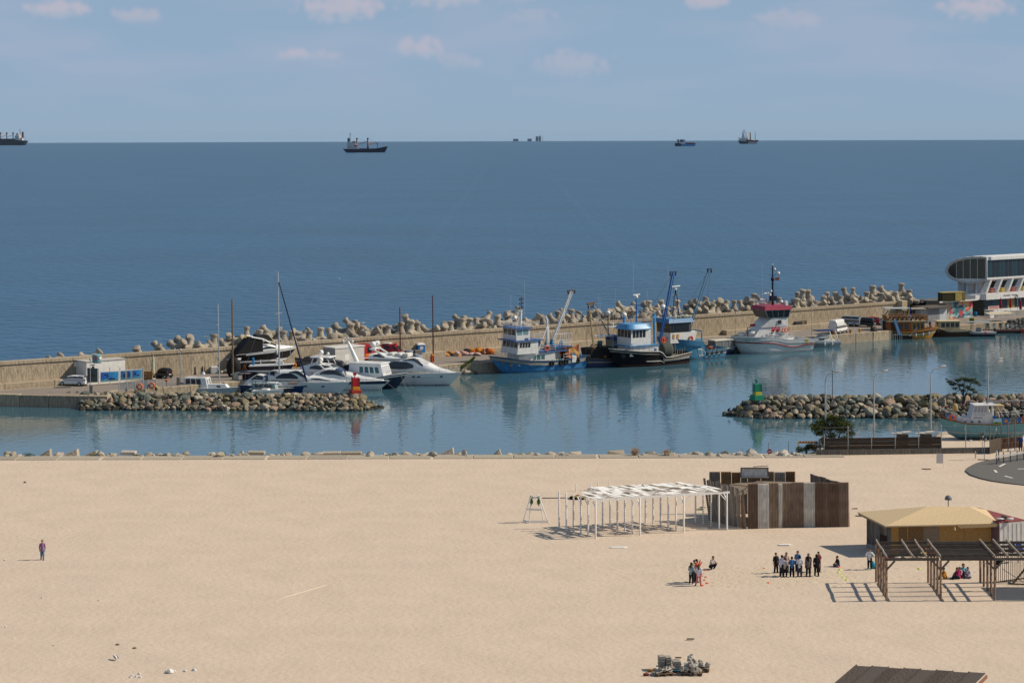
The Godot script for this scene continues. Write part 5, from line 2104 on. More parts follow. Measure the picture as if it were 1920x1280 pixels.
	panes(b,f.S,4,.26,.94,.48,.93,.09)
	g=G()
	rings=[]
	for q in [[5.95,1.12],[6.05,1.14],[6.45,.98],[6.72,.9],[6.78,.86]]:
		var ring:=PackedVector3Array()
		for k in 12:
			var t:=TAU*(k+.5)/12
			ring.append(V(2.6+signf(cos(t))*pow(absf(cos(t)),.5)*2.35*q[1],q[0],signf(sin(t))*pow(absf(sin(t)),.5)*2.05*q[1]))
		rings.append(ring)
	g.loft(rings)
	part(g,"blue_roof",sky_blue,b)
	rail(b,[V(.8,6.9,-1.6),V(4.3,6.9,-1.6),V(4.3,6.9,1.6),V(.8,6.9,1.6)],.7,2,mid_blue)
	part(G().tube(V(2.0,6.9,0),V(2.0,10.6,0),.14,.1).tube(V(2.9,9.6,.7),V(1.0,9.6,-.7),.06).tube(V(2.3,8.6,.3),V(1.0,8.6,-.5),.05),"mast",mid_blue,b)
	dome(b,V(2.0,10.9,0),.32)
	part(G().box(V(2.0,11.3,0),V(2.1,.14,.2),yaw(.4)),"radar_bar",wht,b)
	dome(b,V(4.0,8.1,.6),.45)
	part(G().tube(V(4.0,6.9,.6),V(4.0,7.8,.6),.16),"dome_post",sky_blue,b)
	whip(b,V(2.3,6.9,.4),10.0)
	whip(b,V(.2,6.9,-.6),5.2)
	part(G().tube(V(-1.3,3.4,-.4),V(-1.3,8.2,-.4),.26,.2,8).tube(V(-1.3,7.2,-.4),V(1.4,5.0,-.6),.1).box(V(-1.3,7.6,-.4),V(.9,.3,.4)),"crane_post",sky_blue,b)
	g=G()
	g.tube(V(-2.0,3.6,-.8),V(-4.6,14.6,-1.0),.16,.12)
	g.tube(V(-2.35,3.6,-.8),V(-4.9,14.2,-1.0),.08,.06)
	for k in 10:
		var t:=.06+k*.09
		g.tube(V(-2.0,3.6,-.8).lerp(V(-4.6,14.6,-1.0),t),V(-2.35,3.6,-.8).lerp(V(-4.9,14.2,-1.0),t+.04),.03,-1.0,4)
	part(g,"boom",paint(.025,.11,.33,.5,"grime"),b)
	g=G()
	g.box(V(-4.7,14.7,-1.0),V(1.3,.2,.3))
	for s in [-.5,.1,.6]:
		g.ball(V(-4.7+s,14.35,-1.0),V(.15,.28,.14),7)
	part(g,"boom_head",paint(.03,.06,.12,.8),b)
	g=G()
	for q in [[V(-4.6,14.5,-1),V(.6,7.0,0)],[V(-4.9,14.3,-1),V(-4.6,2.0,-1)],[V(-4.3,14.5,-1),V(-3.2,3.0,.8)]]:
		g.tube(q[0],q[1],.022,-1.0,4)
	part(g,"rigging",rope,b)
	part(G().lathe([U(0,-1.1),U(1.15,-1.05),U(1.25,-.6),U(1.25,.6),U(1.15,1.05),U(0,1.1)],14,V(-2.8,2.3,-1.0),yaw(.0)*Basis(V(0,0,1),PI/2)),"net_drum",paint(.085,.095,.085,.95,"stone"),b)
	for k in 5:
		part(G().beam(V(-4.4-.55*k,.9,-1.9+.15*k),V(-4.4-.5*k,2.3+.8*((k+1) % 2)*(1 if k<2 else .2),-1.8),.1,.1),"deck_post",[paint(.26,.20,.12,.9,"rusty"),paint(.35,.33,.3,.9,"rusty")][k % 2],b)
	for z in [-.55,.25]:
		lifebuoy(b,V(-1.9,4.0,-1.9+z*.4),Basis(V(0,0,1),V(1,0,0),V(0,1,0)) if z>0 else Basis(V(1,0,0),V(0,0,1),V(0,-1,0)),.4)
	part(G().panel([hull_at(o,.90,.55,-1.0),hull_at(o,.86,.55,-1.0),hull_at(o,.86,.75,-1.0),hull_at(o,.90,.75,-1.0)],0,0,1,1,.0,.05),"anchor_pocket",paint(.05,.055,.06,.7,"rusty"),b)

	# ---- 4: light blue trawler with a raised wide forecastle
	o={"L":12.8,"B":4.8,"aft":.9,"full":2.4,"wl":.86,"rake":1.5,"tuck":.15,"draft":1.1,"sheer":[[.0,1.65],[.33,1.4],[.345,1.5],[.4,3.0],[.75,3.45],[1.0,3.95]],"n":34}
	at=afloat(1247,675.4,213.5,o)
	b=thing("light_blue_trawler","light blue trawler with a high overhanging bow and dark wheelhouse windows","trawler",at[0],at[1])
	var lb:=paint(.075,.27,.42,.5,"grime")
	hull(b,o,lb,paint(.16,.15,.14,.8,"grime"),.5)
	hull_band(b,o,"boot_stripe",paint(.38,.14,.10,.8,"rusty"),-.1,.06,.0,.9,.02)
	hull_band(b,o,"upper_flare",paint(.06,.21,.36,.5,"grime"),.72,1.0,.42,1.0,.22)
	hull_band(b,o,"rubbing_strake",paint(.60,.56,.47,.6,"rusty"),.42,.52,.0,.33,.06)
	for q in [[.345,.40],[.41,.465]]:
		g=G()
		var quad:=[hull_at(o,q[1],.22,-1.0),hull_at(o,q[0],.22,-1.0),hull_at(o,q[0]+.02,.55,-1.0),hull_at(o,q[1]+.02,.55,-1.0)]
		g.panel(quad,-.05,-.1,1.05,1.1,.0,.06)
		part(g,"white_frame",wht,b)
		part(G().panel(quad,.08,.06,.92,.94,.03,.075),"side_opening",lb,b)
	f=cabin(b,"wheelhouse_base",wht,.3,5.2,2.9,4.6,2.0,1.9,.0,-.5,1.0)
	for q in [.36,.52]:
		part(G().panel(f.P,q-.28,.42,q-.20,.85,.0,.05),"yellow_board",paint(.50,.24,.04,.7),b)
	f=cabin(b,"wheelhouse",paint(.11,.10,.095,.5,"grime"),1.0,5.1,4.6,6.2,1.95,1.85,-.1,.0,1.0)
	panes(b,f.F,4,.02,.98,.05,.95,.02)
	panes(b,f.P,4,.02,.9,.05,.95,.02)
	part(G().hexa(PV([V(.4,6.2,-2.15),V(5.7,6.2,-2.1),V(5.7,6.2,2.1),V(.4,6.2,2.15),V(.7,6.85,-1.8),V(5.3,6.85,-1.7),V(5.3,6.85,1.7),V(.7,6.85,1.8)])),"blue_roof",paint(.09,.22,.40,.5,"grime"),b)
	rail(b,[V(.9,6.85,-1.6),V(5.2,6.85,-1.6),V(5.2,6.85,1.6),V(.9,6.85,1.6)],.75,2,paint(.1,.18,.3,.5))
	dome(b,V(4.9,8.6,.5),.5)
	g=G()
	g.tube(V(4.9,6.85,.5),V(4.9,8.3,.5),.1)
	g.tube(V(4.6,6.85,.9),V(3.9,8.1,.9),.12)
	g.tube(V(3.9,8.1,.9),V(1.2,8.1,.9),.08)
	g.tube(V(1.4,6.85,.9),V(1.4,8.1,.9),.14)
	part(g,"radar_frame",paint(.05,.13,.30,.5),b)
	g=G()
	g.tube(V(3.2,6.85,.2),V(2.9,10.6,0),.06)
	g.tube(V(2.1,6.85,-.2),V(2.4,10.6,0),.06)
	g.tube(V(2.9,10.6,0),V(2.4,10.6,0),.06)
	g.tube(V(2.65,10.6,0),V(2.65,11.3,0),.12)
	part(g,"mast_frame",paint(.015,.015,.02,.6),b)
	dome(b,V(2.65,11.5,0),.22)
	part(G().box(V(2.65,12.0,0),V(2.5,.16,.22),yaw(.35)),"radar_bar",wht,b)
	for k in 7:
		g=G()
		g.rock(V(.5,.26,.4),rng,5)
		var mi:=part(g,"folded_canvas",paint(.55,.50,.36,.9,"cloth"),b)
		mi.position=V(.8+.5*k,7.05+.1*(k % 2),-1.2)
	whip(b,V(3.8,6.85,.5),9.0)
	whip(b,V(4.1,6.85,.8),4.0)
	whip(b,V(1.6,6.85,.5),5.0)
	# after gallows, steps, gear and boom
	g=G()
	g.tube(V(-1.4,1.0,-1.7),V(-1.4,4.6,-1.7),.1)
	g.tube(V(-1.4,1.0,1.7),V(-1.4,4.6,1.7),.1)
	g.box(V(-.2,3.2,0),V(2.8,.16,3.8))
	g.tube(V(-1.4,4.6,-1.7),V(-1.4,4.6,1.7),.1)
	part(g,"gallows",lb,b)
	part(G().soft_box(V(-.3,4.15,-.4),V(1.5,.9,1.1),.2),"life_raft",wht,b)
	lifebuoy(b,V(1.1,3.5,-2.05),Basis(V(1,0,0),V(0,0,1),V(0,-1,0)),.38)
	part(G().beam(V(.4,3.1,-1.9),V(-1.5,1.0,-1.9),.5,.08),"stairs",paint(.06,.16,.28,.6),b)
	part(G().soft_box(V(-.7,2.3,-1.6),V(.5,1.3,.3),.08),"red_box",paint(.42,.03,.05,.6),b)
	for k in 8:
		g=G()
		g.rock(V(.45,.3,.4),rng,6)
		var mi:=part(g,"net_heap",[paint(.22,.05,.05,.9),paint(.06,.05,.05,.9),paint(.16,.1,.08,.9)][k % 3],b)
		mi.position=V(-2.2-.35*k,1.45+.2*(k % 2),rnd(-1.7,0))
	g=G()
	g.tube(V(.4,4.6,-.4),V(-3.6,14.6,-.8),.14,.1)
	g.tube(V(.0,4.6,-.4),V(-3.9,14.2,-.8),.08,.06)
	for k in 10:
		var t:=.06+k*.09
		g.tube(V(.4,4.6,-.4).lerp(V(-3.6,14.6,-.8),t),V(.0,4.6,-.4).lerp(V(-3.9,14.2,-.8),t+.04),.03,-1.0,4)
	part(g,"boom",paint(.13,.27,.38,.5,"grime"),b)
	g=G()
	g.box(V(-3.8,14.6,-.8),V(.9,.2,.3))
	for s in [-.4,.35]:
		g.ball(V(-3.8+s,14.25,-.8),V(.15,.32,.14),7)
	part(g,"boom_head",paint(.04,.06,.09,.8),b)
	part(G().tube(V(-3.7,14.4,-.8),V(1.5,7.2,0),.022,-1.0,4).tube(V(-4.0,14.3,-.8),V(-2.5,3.0,-.5),.022,-1.0,4),"rigging",rope,b)
	tyres(b,o,-1.0,[.08,.17,.25,.33],.6,.16)

	# ---- small dark boat with a canvas shelter
	o={"L":5.4,"B":2.0,"rake":.5,"sheer":[[.0,.8],[1.0,1.2]],"wl":.85}
	var cb:=V(35.4,0,-357.6)
	b=thing("canvas_boat","small dark blue boat under a pale canvas shelter behind the light blue trawler","boat",cb,deg_to_rad(35))
	hull(b,o,paint(.02,.035,.08,.5,"grime"),paint(.25,.22,.18,.8),.3)
	gunwale(b,o,wht,.05)
	f=cabin(b,"shelter",paint(.17,.18,.18,.5,"grime"),-2.6,1.6,.7,2.3,.95,.9,.3)
	part(G().soft_box(V(-.5,2.4,0),V(4.6,.24,2.1),.1),"canvas_top",paint(.58,.53,.44,.8,"cloth"),b)
	for x in [-2.5,-1.0,.5]:
		part(G().tube(V(x,.7,1.0),V(x,2.3,1.0),.03),"shelter_post",wht,b)

	# ---- white rescue boat
	o={"L":15.2,"B":6.2,"aft":.95,"full":3.6,"wl":.82,"flare":1.1,"rake":2.0,"tuck":.1,"draft":.8,"sheer":[[.0,2.05],[.08,2.1],[.36,2.15],[.55,2.75],[1.0,2.95]],"n":28}
	at=afloat(1389,662.0,207,o)
	b=thing("rescue_boat","white rescue boat with a raked wheelhouse, red roof edge and red letters on its side","rescue boat",at[0],at[1])
	hull(b,o,paint(.72,.73,.72,.22,"grime"),paint(.5,.5,.48,.7,"grime"),.55)
	hull_band(b,o,"boot_stripe",paint(.13,.025,.02,.6),-.15,.05,.0,1.0,.02)
	var red:=paint(.20,.022,.02,.5)
	g=G()
	for side in [-1.0,1.0]:
		var pts:=[]
		for i in 31:
			var t:=i/30.0
			var y:=1.12 if t<.27 else lerpf(.85,1.75,smoothstep(.27,.62,t)) if t<.62 else lerpf(1.75,1.95,(t-.62)/.38)
			if t<.27:
				y=lerpf(1.18,.85,smoothstep(.05,.27,t))
			var top:=hull_at(o,t,1.0,side).y
			pts.append(hull_at(o,t,y/top,side,.04))
		g.path(pts,.11,6)
	part(g,"red_rubbing_strake",red,b)
	part(G().panel([hull_at(o,.135,.6,-1.0),hull_at(o,.095,.6,-1.0),hull_at(o,.095,.98,-1.0),hull_at(o,.135,.98,-1.0)],0,0,1,1,.0,.05),"yellow_hatch",paint(.55,.35,.02,.6),b)
	f=cabin(b,"house",wht,-2.6,4.3,2.2,4.35,2.2,1.5,1.9,.0,.95)
	panes(b,f.P,2,.42,.72,.52,.82,.22)
	panes(b,f.P,1,.715,.80,.06,.88,.05,paint(.5,.5,.48,.5),"door")
	part(G().hexa(PV([V(-2.6,4.3,-2.1),V(2.5,4.3,-1.6),V(2.5,4.3,1.6),V(-2.6,4.3,2.1),V(-2.6,5.9,-2.0),V(.4,5.9,-1.9),V(.4,5.9,1.9),V(-2.6,5.9,2.0)])),"upper_house",wht,b)
	f=cabin(b,"wheelhouse",paint(.32,.33,.32,.5,"grime"),-2.7,1.3,5.85,7.2,2.2,1.9,-.75,-.25,1.12)
	panes(b,f.F,3,.02,.98,.05,.95,.03)
	panes(b,f.P,4,.02,.98,.05,.95,.04)
	panes(b,f.S,4,.02,.98,.05,.95,.04)
	part(G().hexa(PV([V(-3.1,7.2,-2.55),V(2.15,7.2,-2.2),V(2.15,7.2,2.2),V(-3.1,7.2,2.55),V(-3.0,7.85,-2.35),V(1.9,7.85,-2.0),V(1.9,7.85,2.0),V(-3.0,7.85,2.35)])),"red_roof_edge",paint(.36,.045,.085,.5,"grime"),b)
	part(G().panel([V(-.6,4.85,-2.02),V(-1.3,4.85,-2.02),V(-1.3,5.45,-2.0),V(-.6,5.45,-2.0)],0,0,1,1,.02,.05),"side_window",glass(),b)
	# lettering and lifebuoys
	var tm:=TextMesh.new()
	tm.text="SAR"
	tm.font_size=64
	tm.pixel_size=.0165
	tm.depth=.04
	var sf:=SystemFont.new()
	sf.font_names=PackedStringArray(["Droid Sans"])
	sf.font_weight=700
	tm.font=sf
	laid(tm,"lettering",paint(.48,.03,.05,.5),b,Transform3D(yaw(PI),V(.05,4.0,-2.26)))
	for x in [-1.55,-2.1]:
		lifebuoy(b,V(x,3.75,-2.32),Basis(V(1,0,0),V(0,0,1),V(0,-1,0)),.32)
	# rafts on the foredeck
	for q in [V(3.2,3.4,.9),V(3.6,3.3,-.7),V(5.0,3.1,.6)]:
		part(G().ball(q,V(.85,.42,.5),10),"life_raft",paint(.6,.6,.57,.6,"grime"),b)
	part(G().tube(V(4.3,2.4,-.2),V(4.3,4.3,-.2),.07).tube(V(4.3,4.2,-.2),V(3.0,4.8,-.4),.06),"davit",paint(.2,.04,.05,.5),b)
	part(G().ball(V(3.4,4.65,-.4),V(.65,.22,.25),8),"red_cover",paint(.45,.04,.05,.7),b)
	for s in [-1.0,1.0]:
		g=G()
		var c:=hull_at(o,.86,1.0,s)
		g.panel([c+V(.5,-.75,-.05),c+V(-.1,-.75,-.05),c+V(-.1,-.35,-.05),c+V(.5,-.35,-.05)],0,0,1,1,.0,.1)
		part(g,"fairlead",paint(.05,.12,.12,.5),b)
	rail(b,[hull_at(o,.62,1.0,-1.0),hull_at(o,.45,1.0,-1.0),V(-2.7,2.3,-2.75),V(-3.6,2.2,-2.7)],.9,2,wht)
	rail(b,[hull_at(o,.93,1.0,-1.0),V(7.3,2.95,0),hull_at(o,.93,1.0,1.0)],.9,2,wht)
	# mast
	g=G()
	g.tube(V(-.9,7.8,0),V(-.9,14.5,0),.2,.09)
	for q in [[14.0,.6],[13.0,.9],[12.6,.5],[11.4,.5],[9.8,.9]]:
		g.tube(V(-.9-q[1],q[0],.2),V(-.9+q[1],q[0],-.2),.05)
	g.box(V(-1.0,9.0,0),V(1.1,.8,.7))
	g.ball(V(-.9,12.2,0),V(.35,.35,.35),8)
	part(g,"mast",paint(.012,.013,.03,.5),b)
	for q in [[V(-2.0,13.2,-.1),.3],[V(-.6,10.2,0),.2],[V(-.7,9.5,.6),.28],[V(.0,8.5,.6),.34],[V(1.0,8.3,.9),.38],[V(1.6,8.5,1.3),.32],[V(-1.9,8.4,-1.1),.34],[V(-1.3,13.9,0),.24],[V(-.9,14.7,0),.12]]:
		dome(b,q[0],q[1])
	part(G().box(V(.2,9.9,.3),V(1.7,.14,.2),yaw(.5)).box(V(.8,8.9,.3),V(1.7,.14,.2),yaw(.3)),"radar_bar",wht,b)
	part(G().panel([V(-1.2,12.0,-.3),V(-2.0,12.0,-.3),V(-2.0,12.6,-.4),V(-1.2,12.5,-.3)],0,0,1,1,.0,.02),"flag",paint(.16,.07,.04,.8),b)
	whip(b,V(.9,7.8,.5),7.6)
	for k in 3:
		whip(b,V(.2-k,7.8,1.4),2.6)
	part(G().soft_box(V(-2.5,8.2,-1.6),V(.5,.8,.5),.05),"roof_locker",wht,b)

	# ---- small sports boat right of the rescue boat
	o={"L":6.6,"B":2.5,"rake":1.3,"full":2.2,"sheer":[[.0,.95],[.6,1.1],[1.0,1.3]],"wl":.8,"aft":.92}
	cb=spot(1543,651.5,.0)
	b=thing("sports_boat","small white and grey sports boat with a blue shade beside the rescue boat","boat",cb+V(.2,0,-2.1),deg_to_rad(202))
	hull(b,o,paint(.20,.245,.27,.3,"grime"),wht,.1)
	hull_band(b,o,"white_topside",wht,.62,1.0,.0,1.0,.02)
	f=cabin(b,"cuddy",wht,-1.2,2.2,.95,1.6,1.0,.55,1.0,.2,.85)
	panes(b,f.P,1,.25,.62,.3,.7,.02)
	f=cabin(b,"windscreen",paint(.30,.33,.33,.15),-.9,1.0,1.5,2.1,.95,.75,.7,.0,.9)
	g=G()
	for z in [-1.1,1.1]:
		g.tube(V(-2.7,.9,z),V(-2.0,2.75,z*.9),.09)
	g.tube(V(-2.0,2.75,-1.0),V(-2.0,2.75,1.0),.09)
	part(g,"arch",wht,b)
	part(G().soft_box(V(-.3,2.78,0),V(3.4,.12,2.2),.05),"blue_shade",paint(.015,.035,.13,.8,"cloth"),b)
	for x in [.2,-1.3]:
		part(G().ball(V(x,.55,-1.3),V(.14,.34,.14),8),"fender",wht,b)

# ---------------------------------------------------------------- yachts: smooth superstructures
# A profile is a list of [x, base, top, half width]; a runs round the section from one side (0) to the other (1).
func coach_at(prof:Array,x:float,a:float,off:=.0)->Vector3:
	var q:Array=prof[-1]
	for i in prof.size()-1:
		if x<=prof[i+1][0]:
			var k:float=clampf((x-prof[i][0])/(prof[i+1][0]-prof[i][0]),0,1)
			k=lerpf(k,smoothstep(0,1,k),.5)
			q=[x,lerpf(prof[i][1],prof[i+1][1],k),lerpf(prof[i][2],prof[i+1][2],k),lerpf(prof[i][3],prof[i+1][3],k)]
			break
	var t:=a*PI
	var z:float=signf(cos(t))*pow(absf(cos(t)),.38)*(q[3]*lerpf(1.0,.82,sin(t))+off)
	var y:float=q[1]+(q[2]-q[1])*pow(maxf(sin(t),.0),.62)+off*sin(t)
	return V(x,y,-z)

func coach(parent:Node3D,called:String,m:Material,prof:Array)->void:
	var g:=G()
	var rings:=[]
	var x0:float=prof[0][0]
	var x1:float=prof[-1][0]
	var n:=26
	for i in n+1:
		var ring:=PackedVector3Array()
		for j in 17:
			ring.append(coach_at(prof,lerpf(x0,x1,float(i)/n),j/16.0))
		rings.append(ring)
	g.loft(rings)
	part(g,called,m,parent)

# A dark pane let into a coach between two curves of (x, low a, high a), on the given side(s).
func coach_pane(parent:Node3D,prof:Array,curve:Array,m:Material=null,sides:=[0,1],called:="window")->void:
	for side in sides:
		var g:=G()
		var rings:=[]
		for i in curve.size()-1:
			for k in 5:
				var t:=k/5.0
				if k==0 or i<curve.size()-1:
					var q:=[lerpf(curve[i][0],curve[i+1][0],t),lerpf(curve[i][1],curve[i+1][1],t),lerpf(curve[i][2],curve[i+1][2],t)]
					rings.append(_pane_ring(prof,q,side))
		rings.append(_pane_ring(prof,curve[-1],side))
		g.loft(rings,false)
		part(g,called,m if m else glass(),parent)

func _pane_ring(prof:Array,q:Array,side:int)->PackedVector3Array:
	var ring:=PackedVector3Array()
	for j in 5:
		var a:float=lerpf(q[1],q[2],j/4.0)
		ring.append(coach_at(prof,q[0],a if side==0 else 1.0-a,.025))
	for j in [4,0]:
		var a:float=lerpf(q[1],q[2],j/4.0)
		ring.append(coach_at(prof,q[0],a if side==0 else 1.0-a,-.05))
	return ring

func portholes(parent:Node3D,o:Dictionary,at:Array,s:float,w:=.3,h:=.14)->void:
	for side in [-1.0,1.0]:
		for t in at:
			var g:=G()
			g.ball(hull_at(o,t,s,side,-.005),V(w,h,.035),10)
			part(g,"porthole",glass(),parent)

func fender(parent:Node3D,at:Vector3)->void:
	var g:=G()
	g.ball(at,V(.15,.36,.15),8)
	g.tube(at+V(0,.3,0),at+V(0,1.1,0),.015,-1.0,4)
	part(g,"fender",white(.66),parent)

func build_yachts()->void:
	var gel:=paint(.74,.74,.72,.2)
	var cream:=paint(.66,.645,.60,.4,"grime")
	var steel:=paint(.45,.46,.47,.25,"",.8)
	var grey_glass:=paint(.045,.05,.06,.1)
	var navy:=paint(.010,.018,.055,.3)
	var g:Geo

	# ---- big flybridge yacht, rightmost
	var o:={"L":15.4,"B":4.3,"aft":.9,"full":2.2,"wl":.84,"flare":1.1,"rake":2.0,"tuck":.0,"draft":.8,"sheer":[[.0,1.55],[.4,1.7],[1.0,1.95]]}
	var at:=afloat(843,721.8,-18,o)
	var b:=thing("flybridge_yacht","big white flybridge yacht with two satellite domes, rightmost of the moored yachts","yacht",at[0],at[1])
	hull(b,o,gel,cream,.25)
	hull_band(b,o,"boot_stripe",paint(.04,.045,.05,.5),-.08,.06,.0,1.0,.015)
	hull_band(b,o,"knuckle_line",paint(.45,.45,.44,.3),.62,.645,.05,.9,.02)
	portholes(b,o,[.42,.55,.6,.82],.74)
	var prof:=[[-6.2,1.4,3.3,1.75],[-4.0,1.4,3.75,1.85],[-1.2,1.45,3.85,1.85],[.6,1.5,3.95,1.8],[2.0,1.55,3.35,1.6],[4.2,1.6,2.45,1.15],[6.6,1.7,1.95,.35]]
	coach(b,"superstructure",gel,prof)
	coach_pane(b,prof,[[-4.2,.10,.16],[-2.6,.06,.26],[-.6,.06,.24],[.6,.08,.14]],grey_glass)
	coach_pane(b,prof,[[-1.2,.30,.33],[.2,.28,.42],[1.2,.22,.38],[2.0,.18,.24]],grey_glass)
	coach_pane(b,prof,[[.9,.42,.58],[2.6,.36,.64]],paint(.5,.5,.48,.3),[0],"screen_cover")
	var fb:=[[-6.6,3.5,4.35,1.5],[-5.6,3.5,4.5,1.65],[-3.4,3.6,4.2,1.6],[-1.6,3.7,4.0,1.3]]
	coach(b,"flybridge",gel,fb)
	coach_pane(b,fb,[[-5.9,.12,.2],[-5.0,.1,.36],[-4.0,.1,.16]],grey_glass)
	g=G()
	for z in [-1.3,1.3]:
		g.path([V(-4.4,4.2,z),V(-5.6,4.9,z*.96),V(-6.5,5.15,z*.9)],.14,6)
	g.soft_box(V(-6.1,5.12,0),V(1.0,.14,2.6),.05)
	part(g,"radar_arch",gel,b)
	for z in [-.85,.85]:
		dome(b,V(-6.1,5.75,z),.45)
	part(G().tube(V(-6.1,5.2,0),V(-6.1,5.9,0),.06).lathe([U(0,.0),U(.3,.02),U(.3,.2),U(0,.24)],10,V(-6.1,5.9,0)),"radar",gel,b)
	for x in [-3.4,-2.2,-1.0]:
		part(G().soft_box(V(x,4.25,-.2),V(.95,.6,2.2),.12),"seat_cover",cream,b)
	rail(b,[hull_at(o,.4,1.0,-1.0),hull_at(o,.55,1.0,-1.0),hull_at(o,.7,1.0,-1.0),hull_at(o,.84,1.0,-1.0),hull_at(o,.97,1.0,-1.0)],.6,2,steel,.018)
	rail(b,[hull_at(o,.4,1.0,1.0),hull_at(o,.6,1.0,1.0),hull_at(o,.8,1.0,1.0),hull_at(o,.97,1.0,1.0)],.6,2,steel,.018)
	for t in [.56,.57]:
		fender(b,hull_at(o,t,.45,1.0,.16))
	whip(b,V(-5.0,4.4,1.2),3.4)
	line(b,hull_at(o,.97,.9,1.0),V(13.5,0,3.0))
	line(b,hull_at(o,.97,.9,-1.0),V(12.5,0,-2.0))

	# ---- navy hulled motor cruiser
	o={"L":11.0,"B":3.7,"aft":.92,"full":2.6,"wl":.82,"flare":1.5,"rake":1.9,"draft":.9,"sheer":[[.0,1.35],[.5,1.55],[1.0,2.35]]}
	at=afloat(743,728,-24,o)
	b=thing("navy_cruiser","navy blue motor cruiser with a white cabin and a slanted white mast","yacht",at[0],at[1])
	hull(b,o,navy,cream,.35)
	gunwale(b,o,gel,.05)
	var f:=cabin(b,"cabin",gel,-3.6,2.4,1.3,3.5,1.55,1.35,.75,.25,.94)
	panes(b,f.S,4,.30,.92,.42,.82,.14,paint(.02,.12,.16,.1))
	panes(b,f.P,4,.08,.7,.42,.82,.14,paint(.02,.12,.16,.1))
	panes(b,f.F,4,.03,.97,.38,.88,.07,paint(.42,.43,.44,.2))
	part(G().soft_box(V(-.9,3.58,0),V(5.5,.16,3.1),.06),"roof",gel,b)
	f=cabin(b,"navy_base",navy,-3.8,3.6,1.2,1.95,1.62,1.1,.4)
	f=cabin(b,"canvas_back",paint(.015,.02,.045,.8,"cloth"),-5.2,-3.4,1.2,3.2,1.45,1.5,.0,.9,.9)
	part(G().tube(V(-2.9,3.6,0),V(-4.4,6.6,0),.36,.22,8),"mast",gel,b)
	part(G().tube(V(-4.9,6.3,.5),V(-3.7,6.9,-.5),.06).box(V(-4.3,6.95,0),V(1.2,.12,.2),yaw(.4)).tube(V(-4.4,6.5,0),V(-4.4,7.3,0),.08),"radar_bar",gel,b)
	for q in [V(-4.9,6.6,.5),V(-3.8,6.5,-.3)]:
		dome(b,q,.2)
	rail(b,[V(2.6,1.95,1.3),hull_at(o,.82,1.0,1.0),hull_at(o,.97,1.0,1.0)],.6,2,steel,.02)
	line(b,hull_at(o,.96,.9,1.0),V(8.4,0,2.6))
	line(b,hull_at(o,.93,.9,1.0),V(7.4,0,3.4))

	# ---- white sports yacht with a navy stripe
	o={"L":12.6,"B":3.7,"aft":.92,"full":1.9,"wl":.8,"flare":1.0,"rake":1.7,"draft":.8,"sheer":[[.0,1.2],[1.0,1.45]]}
	at=afloat(711,731.2,-19,o)
	b=thing("striped_sports_yacht","low white sports yacht with a navy stripe, its bow behind the red harbour light","yacht",at[0],at[1])
	hull(b,o,gel,gel,.1)
	hull_band(b,o,"navy_stripe",navy,.66,.95,.15,.985,.02)
	prof=[[-5.4,1.1,2.2,1.5],[-3.6,1.1,3.0,1.5],[-2.0,1.15,3.05,1.45],[-.4,1.2,2.45,1.4],[2.0,1.3,1.9,1.1],[5.2,1.4,1.55,.35]]
	coach(b,"cabin",gel,prof)
	coach_pane(b,prof,[[-4.2,.14,.2],[-3.0,.12,.3],[-1.4,.12,.28],[-.3,.14,.2]],grey_glass)
	coach_pane(b,prof,[[-1.9,.30,.7],[-.5,.28,.72]],paint(.03,.045,.09,.1),[0],"windscreen")
	g=G()
	for z in [-1.3,1.3]:
		g.path([V(-3.4,2.8,z),V(-4.2,3.4,z*.9),V(-4.9,3.5,z*.8)],.1,6)
	g.soft_box(V(-4.6,3.5,0),V(.8,.12,2.2),.04)
	part(g,"radar_arch",gel,b)
	dome(b,V(-4.6,4.1,.2),.42)
	dome(b,V(-4.3,3.8,.9),.25)
	for x in [-.6,-.1]:
		part(G().ball(V(x,2.4,1.3),V(.17,.3,.17),8),"rack_fender",paint(.55,.56,.56,.5),b)
	fender(b,hull_at(o,.62,.55,1.0,.16))
	rail(b,[hull_at(o,.55,1.0,1.0),hull_at(o,.75,1.0,1.0),hull_at(o,.97,1.0,1.0)],.6,2,steel,.018)
	line(b,hull_at(o,.97,.9,1.0),V(9.2,0,2.4))
	line(b,hull_at(o,.96,.5,1.0),V(5.6,0,1.8),.03)

	# ---- large grey white motor yacht
	o={"L":12.8,"B":4.0,"aft":.94,"full":2.2,"wl":.84,"flare":1.0,"rake":1.6,"draft":.8,"sheer":[[.0,1.7],[1.0,1.8]]}
	at=afloat(637,738.6,-17,o)
	b=thing("grey_white_yacht","pale grey motor yacht with black arched side windows behind the rubble arm","yacht",at[0],at[1])
	var gel2:=paint(.60,.62,.62,.22)
	hull(b,o,gel2,gel,.15)
	portholes(b,o,[.52,.72],.68,.32,.14)
	hull_band(b,o,"boot_stripe",paint(.05,.055,.05,.5),-.08,.05,.0,1.0,.015)
	prof=[[-5.6,1.6,3.1,1.75],[-3.8,1.6,3.25,1.75],[-1.2,1.65,3.25,1.7],[.6,1.7,2.5,1.6],[3.2,1.75,2.2,1.1],[5.6,1.8,1.95,.3]]
	coach(b,"cabin",gel2,prof)
	coach_pane(b,prof,[[-4.4,.05,.08],[-3.4,.05,.22],[-2.2,.05,.24],[-1.0,.05,.10]])
	coach_pane(b,prof,[[-2.5,.27,.30],[-1.6,.24,.42],[-.6,.16,.36],[.3,.12,.2]])
	coach_pane(b,prof,[[.9,.14,.18],[2.0,.12,.28],[3.6,.12,.17]])
	coach_pane(b,prof,[[-.9,.42,.58],[.5,.36,.64]],grey_glass,[0],"windscreen")
	f=cabin(b,"canvas_back",paint(.02,.022,.03,.8,"cloth"),-6.3,-4.6,1.6,3.1,1.6,1.7,.0,1.2,.9)
